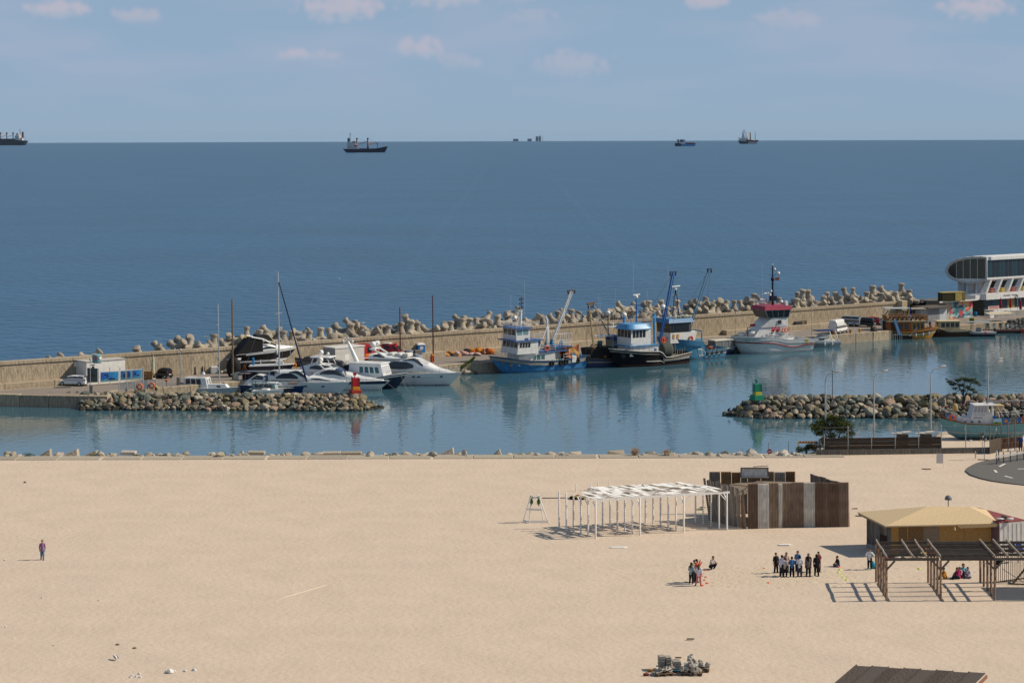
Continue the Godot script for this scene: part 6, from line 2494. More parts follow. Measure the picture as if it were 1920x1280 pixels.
	rail(b,[hull_at(o,.5,1.0,1.0),hull_at(o,.7,1.0,1.0),hull_at(o,.96,1.0,1.0)],.6,2,steel,.018)
	# flybridge yacht hidden behind it
	o={"L":10.6,"B":3.6,"aft":.92,"full":2.0,"wl":.84,"rake":1.5,"draft":.8,"sheer":[[.0,1.5],[1.0,1.6]]}
	at=afloat(667,722.5,-17,o)
	b=thing("white_hardtop_yacht","white hardtop yacht half hidden between the pale grey and the striped yachts","yacht",at[0],at[1])
	hull(b,o,gel,gel,.1)
	prof=[[-4.6,1.5,2.7,1.55],[-2.6,1.5,3.2,1.5],[.0,1.55,3.1,1.45],[1.8,1.6,2.2,1.2],[4.4,1.65,1.8,.3]]
	coach(b,"cabin",gel,prof)
	coach_pane(b,prof,[[-3.0,.12,.2],[-1.6,.1,.3],[.2,.1,.28],[1.2,.12,.16]],grey_glass)
	coach_pane(b,prof,[[.1,.34,.66],[1.3,.3,.7]],grey_glass,[0],"windscreen")
	g=G()
	g.soft_box(V(-1.4,4.1,0),V(3.2,.2,2.7),.08)
	for z in [-1.1,1.1]:
		g.path([V(.2,3.0,z),V(-.4,4.1,z)],.07,5)
		g.path([V(-2.9,2.9,z),V(-2.5,4.1,z)],.09,5)
	part(g,"hardtop",gel,b)
	dome(b,V(-1.6,4.75,.3),.4)
	dome(b,V(-.8,4.5,-.5),.24)
	f=cabin(b,"blue_cover",paint(.012,.03,.12,.7,"cloth"),1.2,3.2,1.9,2.2,.9,.6,.5)

	# ---- blue hulled sailing yacht
	o={"L":11.4,"B":3.2,"aft":.7,"full":2.1,"wl":.86,"rake":.9,"tuck":-.4,"draft":.7,"sheer":[[.0,1.15],[.5,1.1],[1.0,1.35]]}
	at=afloat(570,738.9,-20,o)
	b=thing("sailing_yacht","dark blue hulled sailing yacht with the tallest mast and a furled blue headsail","sailing boat",at[0],at[1])
	hull(b,o,paint(.012,.038,.135,.3),gel,.08)
	gunwale(b,o,gel,.04)
	prof=[[-3.6,1.05,1.6,1.1],[-1.0,1.1,1.75,1.15],[1.2,1.15,1.65,.95],[3.2,1.2,1.35,.3]]
	coach(b,"coachroof",gel,prof)
	coach_pane(b,prof,[[-2.6,.12,.2],[.0,.12,.26],[1.2,.14,.2]])
	part(G().tube(V(.9,1.4,0),V(.7,17.4,0),.13,.085,8),"mast",paint(.50,.51,.52,.35,"",.4),b)
	g=G()
	for q in [[6.6,1.0],[11.4,1.05]]:
		g.tube(V(.8,q[0],-q[1]),V(.8,q[0]+.05,q[1]),.035)
	g.tube(V(.7,17.3,0),V(.1,17.6,0),.03)
	part(g,"spreaders",paint(.45,.46,.47,.35,"",.4),b)
	part(G().tube(V(.75,2.9,0),V(-4.3,2.8,0),.075),"boom",paint(.40,.41,.42,.4,"",.4),b)
	part(G().path([V(.6,3.1,0),V(-1.0,3.05,0),V(-3.0,2.98,0),V(-4.2,2.93,0)],.14,7,.09),"furled_mainsail",paint(.50,.49,.47,.8,"cloth"),b)
	part(G().tube(V(5.3,1.5,0),V(.85,15.9,0),.13,.07,6),"furled_headsail",paint(.010,.022,.075,.7,"cloth"),b)
	g=G()
	for q in [[V(.7,17.3,0),V(-5.4,1.3,0)],[V(.72,16.6,0),V(.8,11.4,1.05)],[V(.8,11.4,1.05),V(.8,6.6,1.0)],[V(.8,6.6,1.0),V(.7,1.15,1.5)],[V(.8,11.4,-1.05),V(.7,1.15,-1.5)]]:
		g.tube(q[0],q[1],.012,-1.0,4)
	part(g,"rigging",paint(.25,.25,.25,.4),b)
	rail(b,[hull_at(o,.05,1.0,1.0),hull_at(o,.4,1.0,1.0),hull_at(o,.7,1.0,1.0),hull_at(o,.98,1.0,1.0)],.6,2,steel,.014,1.6)
	part(G().ball(V(3.2,1.55,.3),V(1.0,.28,.4),9),"folded_sail",paint(.55,.38,.30,.9,"cloth"),b)
	line(b,hull_at(o,.98,.9,1.0),V(8.6,0,2.5))

	# ---- small craft at the left end of the basin
	o={"L":8.6,"B":2.9,"aft":.8,"full":2.2,"wl":.86,"rake":.9,"draft":.6,"sheer":[[.0,.95],[1.0,1.25]]}
	at=afloat(436,741.5,-12,o)
	b=thing("motor_sailer","small white motor sailer with a square cabin and a thin grey mast, leftmost afloat","sailing boat",at[0],at[1])
	hull(b,o,paint(.50,.53,.54,.5,"grime"),cream,.15)
	f=cabin(b,"cabin",gel,-3.6,.0,1.0,2.5,1.05,1.0,.35,.0,.96)
	panes(b,f.S,3,.08,.78,.42,.9,.08,grey_glass)
	panes(b,f.P,3,.2,.9,.42,.9,.08,grey_glass)
	panes(b,f.F,2,.05,.95,.3,.88,.08,paint(.35,.37,.38,.2))
	f=cabin(b,"trunk",gel,-.2,2.9,1.0,1.6,.95,.5,.5,.0,.9)
	panes(b,f.S,1,.5,.7,.3,.75,.02)
	dome(b,V(-1.0,3.0,0),.28)
	part(G().tube(V(1.4,1.4,0),V(1.2,13.0,0),.085,.06),"mast",paint(.36,.42,.46,.4),b)
	part(G().tube(V(1.3,5.6,-.7),V(1.3,5.6,.7),.03).tube(V(1.2,10.0,-.5),V(1.2,10.0,.5),.03).tube(V(1.2,12.9,0),V(.7,12.2,0),.025),"spreaders",paint(.36,.38,.40,.4),b)
	o={"L":9.4,"B":2.9,"aft":.8,"full":2.0,"wl":.86,"rake":1.1,"draft":.6,"sheer":[[.0,1.0],[1.0,1.35]]}
	at=afloat(548,736.5,-17,o)
	b=thing("teal_stripe_boat","white cabin boat with a teal stripe and a purple windscreen beside the sailing yacht","boat",at[0],at[1])
	hull(b,o,paint(.56,.58,.58,.4,"grime"),gel,.1)
	hull_band(b,o,"teal_stripe",paint(.10,.36,.37,.5),.66,.96,.25,.95,.02)
	prof=[[-3.6,1.0,1.6,1.15],[-1.6,1.0,2.6,1.1],[-.6,1.05,2.5,1.0],[.5,1.1,1.7,.95],[3.6,1.3,1.45,.3]]
	coach(b,"cabin",gel,prof)
	coach_pane(b,prof,[[-2.4,.14,.2],[-1.4,.12,.34],[-.6,.12,.32]],grey_glass)
	coach_pane(b,prof,[[-.55,.3,.7],[.35,.26,.74]],paint(.10,.10,.20,.1),[0],"windscreen")
	f=cabin(b,"orange_hatch",paint(.50,.33,.18,.8),.8,2.6,1.55,1.75,.5,.35)
	g=G()
	for z in [-.9,.9]:
		g.tube(V(-3.6,1.4,z),V(-3.4,2.8,z),.03)
		g.tube(V(-1.6,2.4,z),V(-1.4,2.9,z),.03)
	g.soft_box(V(-2.9,2.85,0),V(2.6,.12,2.0),.05)
	part(g,"sun_top",paint(.02,.035,.075,.8,"cloth"),b)
	for k in 4:
		part(G().soft_box(V(-4.2+.55*k,1.9,-.5),V(.4,1.1,.5),.1),"outboard_cover",[paint(.012,.018,.05,.6),paint(.02,.02,.022,.6)][k % 2],b)
	o={"L":6.8,"B":2.4,"aft":.85,"full":2.0,"wl":.86,"rake":.9,"draft":.5,"sheer":[[.0,.85],[1.0,1.15]]}
	at=afloat(540,741.5,-9,o)
	b=thing("dark_bow_boat","small boat with dark navy bow and low teal grey cabin behind the rubble arm","boat",at[0],at[1])
	hull(b,o,paint(.014,.02,.04,.4),cream,.1)
	f=cabin(b,"cabin",paint(.27,.36,.37,.5,"grime"),-2.6,.9,.9,1.75,.95,.8,.3,.1,.9)
	panes(b,f.S,2,.1,.9,.35,.8,.08,grey_glass)
	part(G().soft_box(V(.2,1.8,0),V(1.5,.14,1.2),.05),"white_hatch",gel,b)
	for k in 6:
		part(G().beam(V(-2.6+.5*k,1.5,.95),V(-2.4+.5*k,2.3+.3*sin(k*1.7),.7),.07,.07),"deck_clutter",[paint(.2,.17,.13,.9),paint(.1,.1,.09,.9),paint(.45,.43,.4,.9)][k % 3],b)
	o={"L":4.6,"B":1.8,"aft":.85,"full":2.0,"rake":.5,"draft":.4,"sheer":[[.0,.95],[1.0,1.2]]}
	b=thing("white_dinghy","small white dinghy close behind the rubble arm in front of the blue yacht","dinghy",spot(503,745.0,.0),deg_to_rad(-15))
	hull(b,o,gel,cream,.35)
	part(G().soft_box(V(-.4,1.0,0),V(1.0,.5,1.0),.06),"seat_box",gel,b)
	o={"L":8.8,"B":2.8,"aft":.75,"full":2.0,"rake":.9,"draft":.5,"sheer":[[.0,1.0],[1.0,1.4]]}
	at=afloat(462,733.5,-24,o)
	b=thing("wooden_sloop","old low sloop with a tall plain wooden mast behind the white motor sailer","sailing boat",at[0],at[1])
	hull(b,o,paint(.26,.25,.23,.7,"grime"),paint(.22,.14,.08,.8,"plank"),.2)
	f=cabin(b,"trunk",paint(.30,.22,.15,.8,"plank"),-2.2,1.2,.9,1.5,.85,.7)
	part(G().tube(V(1.2,1.0,0),V(1.1,13.2,0),.15,.10,8),"mast",paint(.25,.165,.085,.7,"wood"),b)
	part(G().tube(V(1.15,7.6,-.5),V(1.15,7.6,.9),.04),"yard",paint(.35,.3,.22,.7),b)
	part(G().path([V(1.0,2.3,.2),V(1.9,2.6,.2),V(3.4,2.75,.2)],.12,6),"furled_sail",paint(.50,.48,.44,.8,"cloth"),b)
	part(G().soft_box(V(1.9,1.9,.3),V(.8,1.2,.2),.05),"hung_canvas",paint(.50,.52,.44,.8,"cloth"),b)

	# ---- yachts propped up on the quay
	o={"L":10.4,"B":3.5,"aft":.94,"full":2.1,"wl":.78,"rake":1.9,"draft":1.1,"sheer":[[.0,1.15],[1.0,1.95]]}
	var p:=spot(487,697.5,QUAY)+V(.6,1.55,-2.0)
	b=thing("propped_yacht","black and white motor yacht under black canvas, propped up on stands on the quay","yacht",p,deg_to_rad(26))
	hull(b,o,paint(.010,.010,.012,.25),gel,.1)
	hull_band(b,o,"white_chine",gel,-.06,.14,.0,1.0,.05)
	hull_band(b,o,"white_sheer",gel,.78,1.02,.15,1.0,.035)
	prof=[[-1.6,1.2,2.7,1.45],[.2,1.35,2.8,1.35],[1.8,1.5,2.3,1.2],[4.4,1.8,1.95,.35]]
	coach(b,"cabin",gel,prof)
	coach_pane(b,prof,[[-.6,.3,.34],[.4,.26,.44],[1.4,.2,.36]])
	coach_pane(b,prof,[[-1.2,.06,.1],[.0,.06,.14],[1.2,.06,.1]])
	part(G().hexa(PV([V(-5.0,1.2,-1.5),V(-.9,1.5,-1.5),V(-.9,1.5,1.5),V(-5.0,1.2,1.5),V(-2.9,3.55,-1.2),V(-.9,3.5,-1.25),V(-.9,3.5,1.25),V(-2.9,3.55,1.2)])),"canvas_tent",paint(.012,.012,.014,.75,"cloth"),b)
	part(G().hexa(PV([V(-1.6,3.45,-1.2),V(.9,2.9,-1.1),V(.9,2.9,1.1),V(-1.6,3.45,1.2),V(-1.6,3.95,-.9),V(.2,3.85,-.9),V(.2,3.85,.9),V(-1.6,3.95,.9)])),"fly_cover",paint(.02,.02,.023,.75,"cloth"),b)
	g=G()
	for z in [-1.35,1.35]:
		g.path([V(.3,2.7,z),V(-.8,3.3,z*.95),V(-2.6,3.7,z*.9)],.13,6)
	part(g,"arch",gel,b)
	part(G().soft_box(V(-5.4,.35,0),V(1.1,.18,3.1),.06).hexa(PV([V(-5.1,.4,-1.5),V(-4.4,.4,-1.5),V(-4.4,.4,1.5),V(-5.1,.4,1.5),V(-4.3,1.5,-1.4),V(-4.0,1.5,-1.4),V(-4.0,1.5,1.4),V(-4.3,1.5,1.4)])),"stern_platform",gel,b)
	part(G().panel([V(-4.95,.6,-.5),V(-4.95,.6,.5),V(-4.62,1.1,.5),V(-4.62,1.1,-.5)],0,0,1,1,.0,.04),"name_plate",paint(.02,.04,.10,.4),b)
	part(G().panel([V(-3.3,3.6,.9),V(-3.6,3.6,.9),V(-3.6,3.9,.9),V(-3.3,3.9,.9)],0,0,1,1,0,.02),"flag",paint(.55,.34,.04,.8),b)
	fender(b,V(1.2,1.25,1.75))
	var k:=0
	for q in [V(-3.8,0,1.3),V(-1.0,0,1.5),V(1.6,0,1.2),V(-3.8,0,-1.3),V(-1.0,0,-1.5),V(1.6,0,-1.2)]:
		var st:=thing("boat_stand",["rusty three legged boat stand under the propped yacht","blue three legged boat stand under the propped yacht"][k % 2],"boat stand",p+yaw(deg_to_rad(26))*q+V(0,-1.55,0),.0,"boat stands under the propped yacht")
		g=G()
		for j in 3:
			var a:=TAU*j/3+.4
			g.tube(V(cos(a)*.6,0,sin(a)*.6),V(0,1.25,0),.045)
		part(g,"tripod",[paint(.17,.06,.035,.9),paint(.03,.08,.2,.7)][k % 2],st)
		part(G().tube(V(0,1.2,0),V(0,1.5,0),.06).box(V(0,1.5,0),V(.3,.06,.3)),"pad",paint(.1,.09,.08,.9),st)
		k+=1
	g=G()
	g.ball(Vector3.ZERO,V(1.1,1.6,.9),14)
	single(g,"covered_drum",paint(.012,.012,.013,.7,"cloth"),"big black covered drum left of the propped yacht","drum",spot(432,694,QUAY+1.3)+V(0,0,-3.2))
	o={"L":6.6,"B":2.3,"aft":.9,"full":2.2,"rake":.6,"draft":.5,"sheer":[[.0,.85],[1.0,1.05]]}
	b=thing("navy_motorboat","navy blue open motorboat with a white gunwale standing on the quay before the propped yacht","boat",spot(509,701.5,QUAY)+V(0,.45,0),deg_to_rad(3))
	hull(b,o,paint(.010,.014,.04,.3),gel,.2)
	gunwale(b,o,gel,.07)
	f=cabin(b,"console",gel,.6,2.0,.7,1.5,.5,.45,.4)
	part(G().box(V(-1.6,1.2,.2),V(.14,1.1,.14)).ball(V(.9,1.8,0),V(.3,.2,.2),8),"fittings",gel,b)
	part(G().soft_box(V(-2.7,1.5,.3),V(.32,1.1,.3),.06),"blue_bag",paint(.03,.24,.50,.7),b)
	part(G().box(V(0,-.38,0),V(4.5,.14,1.4)),"cradle",paint(.1,.09,.08,.9),b)
	f={}

# ---------------------------------------------------------------- boats at the right end and the one on land
func build_right_boats()->void:
	var wht:=white(.74)
	var g:Geo
	var orange:=paint(.46,.115,.02,.5,"grime")
	var amber:=paint(.58,.27,.05,.5,"grime")
	# orange excursion boat
	var o:={"L":10.2,"B":4.0,"aft":.92,"full":2.8,"wl":.85,"flare":1.4,"rake":1.2,"draft":.8,"sheer":[[.0,1.5],[.5,1.25],[1.0,1.9]]}
	var p:=spot(1712,636.5,.0)+V(.0,0,-2.6)
	var b:=thing("orange_excursion_boat","orange wooden excursion boat with a railed top deck and flags","boat",p,deg_to_rad(4))
	hull(b,o,amber,paint(.25,.14,.07,.8,"plank"),.4)
	hull_band(b,o,"pale_strake",paint(.62,.52,.36,.6),.52,.66,.0,1.0,.05)
	hull_band(b,o,"dark_stern_cover",paint(.045,.03,.022,.8),-.05,.5,.0,.5,.03)
	gunwale(b,o,paint(.34,.13,.03,.6),.09)
	var f:=cabin(b,"cabin",orange,-4.4,2.4,.9,3.1,1.75,1.55,.15)
	panes(b,f.S,3,.1,.58,.4,.86,.14,paint(.05,.035,.03,.1))
	panes(b,f.S,3,.66,.98,.4,.86,.14,paint(.05,.035,.03,.1))
	panes(b,f.P,5,.05,.95,.4,.86,.14)
	panes(b,f.F,3,.08,.92,.4,.86,.1)
	part(G().panel(f.S,.63,.0,1.0,.98,.0,.012),"amber_side",amber,b)
	part(G().box(V(-1.0,3.18,0),V(7.4,.16,4.0)),"top_deck",paint(.50,.40,.26,.7),b)
	for side in [-1.0,1.0]:
		g=G()
		g.tube(V(-4.6,4.15,1.9*side),V(2.6,4.15,1.9*side),.06)
		for k in 25:
			var x:=-4.6+.3*k
			g.lathe([U(.03,3.25),U(.075,3.5),U(.03,3.72),U(.07,3.95),U(.03,4.15)],6,V(x,0,1.9*side))
		part(g,"balustrade",paint(.33,.15,.05,.6),b)
	g=G()
	for k in 12:
		g.tube(V(2.6,3.25,-1.8+.33*k),V(2.6,4.15,-1.8+.33*k),.05)
		g.tube(V(-4.6,3.25,-1.8+.33*k),V(-4.6,4.15,-1.8+.33*k),.05)
	g.tube(V(2.6,4.15,-1.9),V(2.6,4.15,1.9),.06)
	part(g,"balustrade",paint(.36,.17,.06,.6),b)
	g=G()
	for k in 8:
		g.beam(V(-4.2+.85*k,3.3,.3),V(-3.6+.85*k,3.9,.3),1.0,.12)
	part(g,"bench",paint(.30,.16,.07,.8,"plank"),b)
	g=G()
	g.soft_box(V(-2.6,5.45,.2),V(4.4,.12,2.6),.05)
	for x in [-4.5,-.7]:
		for z in [-1.0,1.3]:
			g.tube(V(x,3.2,z),V(x,5.45,z),.04)
	part(g,"awning",paint(.42,.45,.46,.8,"cloth"),b)
	g=G()
	g.soft_box(V(1.2,5.35,.2),V(3.0,.12,2.2),.05)
	for z in [-.8,1.2]:
		g.tube(V(2.4,3.2,z),V(2.4,5.35,z),.04)
	part(g,"awning",paint(.40,.36,.28,.8,"cloth"),b)
	# flags
	for q in [[-.12,paint(.01,.03,.25,.8)],[.12,paint(.60,.42,.02,.8)],[.36,paint(.42,.02,.03,.8)]]:
		part(G().hexa(PV([V(-.3-q[0],4.5,1.4),V(-.55-q[0],4.4,1.4),V(-.55-q[0],4.4,1.43),V(-.3-q[0],4.5,1.43),V(-.25-q[0],5.6-.3*q[0],1.4),V(-.5-q[0],5.45-.4*q[0],1.4),V(-.5-q[0],5.45-.4*q[0],1.43),V(-.25-q[0],5.6-.3*q[0],1.43)])),"tricolour_band",q[1],b)
	part(G().hexa(PV([V(-2.75,.9,2.05),V(-2.05,.7,2.1),V(-2.05,.7,2.13),V(-2.75,.9,2.08),V(-3.6,3.5,2.0),V(-3.05,3.6,2.05),V(-3.05,3.6,2.08),V(-3.6,3.5,2.03)])),"pale_blue_flag",paint(.16,.36,.66,.8,"cloth"),b)
	part(G().hexa(PV([V(-2.5,.85,2.11),V(-2.3,.8,2.12),V(-2.3,.8,2.15),V(-2.5,.85,2.14),V(-3.4,3.53,2.06),V(-3.24,3.56,2.07),V(-3.24,3.56,2.1),V(-3.4,3.53,2.09)])),"white_stripe",wht,b)
	part(G().hexa(PV([V(-3.8,1.0,1.86),V(-2.6,1.0,1.86),V(-2.6,1.0,1.9),V(-3.8,1.0,1.9),V(-3.9,3.1,1.86),V(-2.9,3.1,1.86),V(-2.9,3.1,1.9),V(-3.9,3.1,1.9)])),"dark_netting",paint(.07,.035,.02,.9),b)
	for x in [.6,2.0,3.3]:
		fender(b,hull_at(o,(x+5.1)/10.2,.55,1.0,.2))
	g=G()
	for x in [-3.0,-2.2,-4.6]:
		for s in [-.18,.18]:
			g.tube(V(x+s,-.1,2.05),V(x+s,1.1,2.0),.05)
	part(g,"ladder",wht,b)
	part(G().beam(V(-.6,.6,2.1),V(.9,2.1,1.8),.08,.1),"gangway_rail",wht,b)
	rail(b,[hull_at(o,.72,1.0,1.0),hull_at(o,.86,1.0,1.0),hull_at(o,.97,1.0,1.0)],.8,3,paint(.42,.2,.06,.6),.03)
	person({"at":p+yaw(deg_to_rad(4))*V(3.6,1.5,.3),"turn":.4,"size":1.72,"shirt":[.05,.05,.09],"legs":[.05,.05,.06],"hair":[.02,.015,.01],"label":"person in dark clothes standing at the bow of the orange excursion boat"})
	# a black flag on a pole on the quay by the boat
	g=G()
	g.tube(Vector3.ZERO,V(0,4.4,0),.04)
	var fl:=thing("flag_pole","pole with a torn black flag beside the parked white hatchback","flag",spot(1655,622,QUAY))
	part(g,"pole",paint(.3,.3,.28,.6),fl)
	part(G().hexa(PV([V(.3,2.9,0),V(.1,2.7,0),V(.1,2.7,.03),V(.3,2.9,.03),V(1.2,3.7,0),V(1.1,3.9,0),V(1.1,3.9,.03),V(1.2,3.7,.03)])),"flag",paint(.03,.03,.035,.9),fl)

	# brown wooden boat
	o={"L":8.2,"B":2.8,"aft":.75,"full":2.4,"wl":.8,"flare":1.4,"rake":1.3,"draft":.7,"sheer":[[.0,1.1],[.5,1.1],[1.0,1.9]]}
	p=spot(1781,631.5,.0)+V(0,0,-1.2)
	b=thing("brown_wooden_boat","brown wooden boat with a cream cabin between the orange boat and the inflatable","boat",p,deg_to_rad(188))
	hull(b,o,paint(.075,.035,.02,.6,"grime"),paint(.2,.13,.08,.8,"plank"),.3)
	gunwale(b,o,paint(.5,.42,.28,.7),.06)
	hull_band(b,o,"cream_band",paint(.58,.47,.30,.6,"grime"),.8,1.06,.05,.62,.04)
	f=cabin(b,"cabin",paint(.60,.47,.26,.6,"grime"),-1.9,2.2,1.0,2.75,1.0,.95,.15,.0,.96)
	panes(b,f.P,4,.1,.98,.42,.88,.12)
	panes(b,f.F,2,.08,.92,.42,.88,.1)
	part(G().soft_box(V(.1,2.82,0),V(4.6,.14,2.2),.05),"roof",paint(.62,.50,.30,.6,"grime"),b)
	rail(b,[V(-2.0,1.2,-1.1),V(-3.9,1.15,-.9)],.8,2,paint(.45,.36,.22,.6),.03)
	rail(b,[V(2.3,1.5,-.9),V(4.0,1.9,.0)],.6,2,paint(.45,.36,.22,.6),.03)
	# grey inflatable
	o={"L":6.4,"B":2.3,"aft":.95,"full":2.6,"wl":.85,"rake":.8,"draft":.4,"sheer":[[.0,.7],[.6,.75],[1.0,1.1]]}
	p=spot(1836,630.5,.0)+V(0,0,-.9)
	b=thing("inflatable_boat","grey and black inflatable boat with one red patch beside the brown wooden boat","inflatable boat",p,deg_to_rad(176))
	hull(b,o,paint(.04,.045,.05,.6),paint(.2,.2,.2,.8),.3)
	for side in [-1.0,1.0]:
		g=G()
		var pts:=[]
		for i in 20:
			pts.append(hull_at(o,i/19.0,.85,side,-.05))
		g.path(pts,.27,8)
		part(g,"tube",paint(.36,.36,.36,.6,"grime"),b)
	part(G().ball(hull_at(o,.30,.85,-1.0,-.03),V(.42,.3,.3),10),"red_patch",paint(.52,.08,.07,.6),b)
	f=cabin(b,"console",paint(.3,.3,.3,.5),-.6,.4,.5,1.5,.4,.35,.2)
	g=G()
	for x in [-1.4,1.0]:
		for z in [-.7,.7]:
			g.tube(V(x,.7,z),V(x,2.5,z),.03)
	g.soft_box(V(-.2,2.55,0),V(4.2,.1,1.7),.04)
	part(g,"top",paint(.33,.40,.42,.7,"cloth"),b)
	part(G().soft_box(V(-3.1,1.0,0),V(.5,.8,.45),.1),"outboard",paint(.03,.03,.03,.4),b)
	# floating platform with seats at the right edge
	p=spot(1885,624.5,.0)+V(1.0,0,-1.5)
	b=thing("floating_platform","dark floating platform with railings, seats and a red float box at the right edge","pontoon",p,deg_to_rad(2))
	part(G().soft_box(V(0,.25,0),V(9.0,.5,3.2),.06),"deck",paint(.07,.035,.03,.8,"grime"),b)
	rail(b,[V(-4.3,.5,1.5),V(4.3,.5,1.5)],.9,2,paint(.5,.5,.48,.5),.03)
	rail(b,[V(-4.3,.5,-1.5),V(4.3,.5,-1.5)],1.6,3,paint(.4,.4,.4,.5),.03)
	for k in 7:
		part(G().box(V(-3.8+1.15*k,1.0,.2),V(.5,.08,.5)).box(V(-3.8+1.15*k,1.35,-.05),V(.5,.65,.06)).box(V(-3.8+1.15*k,.75,.2),V(.1,.5,.1)),"chair",[paint(.05,.12,.08,.7),paint(.35,.34,.32,.7),paint(.05,.05,.05,.7)][k % 3],b)
	part(G().soft_box(V(2.2,.35,1.75),V(.8,.8,.4),.05),"red_float_box",paint(.30,.05,.04,.6),b)
	part(G().ball(V(-.6,1.25,1.6),V(.2,.35,.15),8),"white_fender",wht,b)

	# ---- old excursion boat standing on land behind the yard fence
	o={"L":15.5,"B":4.2,"aft":.8,"full":2.6,"wl":.84,"flare":1.3,"rake":1.9,"tuck":.3,"draft":1.0,"sheer":[[.0,2.1],[.35,1.75],[.7,2.0],[1.0,3.0]],"n":26}
	p=spot(1769,833,BEACH)
	p=V(52.0,BEACH+.62,-236.8)
	b=thing("beached_boat","old pale blue excursion boat with painted sides, standing on land behind the fence","boat",p,deg_to_rad(183))
	b.scale=Vector3.ONE*.63
	hull(b,o,paint(.15,.34,.38,.6,"grime"),paint(.3,.25,.2,.8,"grime"),.2)
	hull_band(b,o,"red_bottom",paint(.12,.022,.02,.7,"grime"),-.9,.10,.0,1.0,.02)
	hull_band(b,o,"pale_line",paint(.55,.45,.38,.7),.10,.15,.0,1.0,.03)
	hull_band(b,o,"green_moss",paint(.12,.22,.03,.9,"stone"),.93,1.0,.42,.98,.03)
	gunwale(b,o,paint(.16,.055,.03,.8,"rusty"),.09)
	# painted bulwark boards
	var art:=FastNoiseLite.new()
	art.seed=31
	art.frequency=1.4
	var bow_art:=picture(96,40,func(x:float,y:float)->Color:
		var n:=art.get_noise_2d(x*3.0,y*2.0)
		if x<.28:
			return Color(.14,.16,.16) if n>.0 else Color(.45,.28,.16) if n>-.25 else Color(.62,.45,.33)
		return Color(.18,.42,.62) if n<.12 else Color(.72,.36,.24) if n<.32 else Color(.85,.8,.72))
	var quad:=func(t0:float,t1:float,y0:float,y1:float)->Array:
		var a:=hull_at(o,t1,1.0,-1.0,.02)
		var c:=hull_at(o,t0,1.0,-1.0,.02)
		return [a+V(0,y0,0),c+V(0,y0,0),c+V(0,y1,0),a+V(0,y1,0)]
	print_on(quad.call(.80,.97,.05,.95),bow_art,"painted_bow",b)
	var pics:=[
		picture(40,32,func(x:float,y:float)->Color:return Color(.62,.75,.82) if y<.62 else Color(.35,.55,.12) if absf(x-.35)>.12 or y>.85 else Color(.15,.1,.08)),
		picture(40,32,func(x:float,y:float)->Color:return Color(.80,.45,.12) if pow((x-.5)/.22,2)+pow((y-.5)/.3,2)<1.0 else Color(.07,.38,.62)),
		picture(40,32,func(x:float,y:float)->Color:return Color(.70,.68,.64) if absf(art.get_noise_2d(x*4.0,y*4.0))<.09 else Color(.22,.24,.24)),
		picture(16,16,func(x:float,y:float)->Color:return Color(.07,.38,.62)),
	]
	for k in 4:
		print_on(quad.call([.30,.205,.115,.075][k],[.395,.295,.20,.11][k],.08,1.05),pics[k],"painted_panel",b)
	f=cabin(b,"trunk",wht,-1.5,5.0,1.6,2.9,1.6,1.2,.9,.0,.94)
	f=cabin(b,"deckhouse",wht,-1.9,2.4,1.6,3.4,1.65,1.5,.35,.0,.96)
	for x in [3.2,2.0,.7]:
		part(G().lathe([U(0,0),U(.19,0),U(.19,.05),U(.0,.05)],12,V(x,2.25,-1.62),Basis(Vector3.RIGHT,-PI/2)),"porthole",paint(.03,.06,.12,.2),b)
	var lt:=G()
	for k in 9:
		lt.box(V(1.6-k*.16,2.95,-1.62),V(.1,[.14,.1,.12][k % 3],.03))
	part(lt,"lettering",paint(.03,.06,.22,.6),b)
	f=cabin(b,"wheelhouse",paint(.66,.66,.65,.5,"grime"),-.9,2.1,3.3,5.0,1.45,1.3,.6,.0,.95)
	panes(b,f.P,4,.06,.94,.35,.92,.1,paint(.30,.32,.33,.1))
	panes(b,f.F,3,.06,.94,.35,.92,.08,paint(.30,.32,.33,.1))
	part(G().soft_box(V(-.4,5.1,0),V(4.2,.2,3.1),.08),"roof",wht,b)
	part(G().tube(V(-1.7,3.0,-1.2),V(-1.7,5.0,-1.2),.2).soft_box(V(-1.3,3.6,-1.2),V(.9,.6,.3),.1),"white_post",wht,b)
	part(G().beam(V(-1.4,5.55,0),V(-9.8,5.75,0),.2,.2).beam(V(-1.0,5.2,0),V(-1.7,6.0,0),.3,.3),"lowered_mast",paint(.42,.41,.40,.6,"grime"),b)
	part(G().hexa(PV([V(-2.0,2.2,-1.75),V(-2.9,2.0,-1.8),V(-2.9,2.0,-1.72),V(-2.0,2.2,-1.67),V(-1.6,3.2,-1.7),V(-2.3,3.25,-1.7),V(-2.3,3.25,-1.62),V(-1.6,3.2,-1.62)])),"blue_tarpaulin",paint(.02,.16,.50,.7,"cloth"),b)
	part(G().soft_box(V(-2.9,4.95,0),V(2.0,.16,2.4),.06).soft_box(V(-2.9,4.3,-.9),V(1.2,1.0,.15),.05),"yellow_canvas",paint(.55,.42,.22,.8,"cloth"),b)
	part(G().ball(V(4.7,4.6,-.3),V(.55,.75,.3),8),"yellow_sack",paint(.50,.36,.13,.9,"cloth"),b)
	part(G().tube(V(4.8,2.4,-.3),V(4.8,5.2,-.3),.06).tube(V(2.3,4.9,0),V(7.4,5.8,0),.02,-1.0,4),"sack_pole",paint(.3,.25,.2,.8),b)
	rail(b,[hull_at(o,.72,1.0,-1.0)+V(0,.3,.2),hull_at(o,.86,1.0,-1.0)+V(0,.9,.2),V(8.2,4.5,0)],.55,2,wht,.035)
	rail(b,[V(-2.2,3.0,-1.9),V(-5.0,3.1,-1.9),V(-7.2,3.3,-1.6)],.9,2,wht,.035)
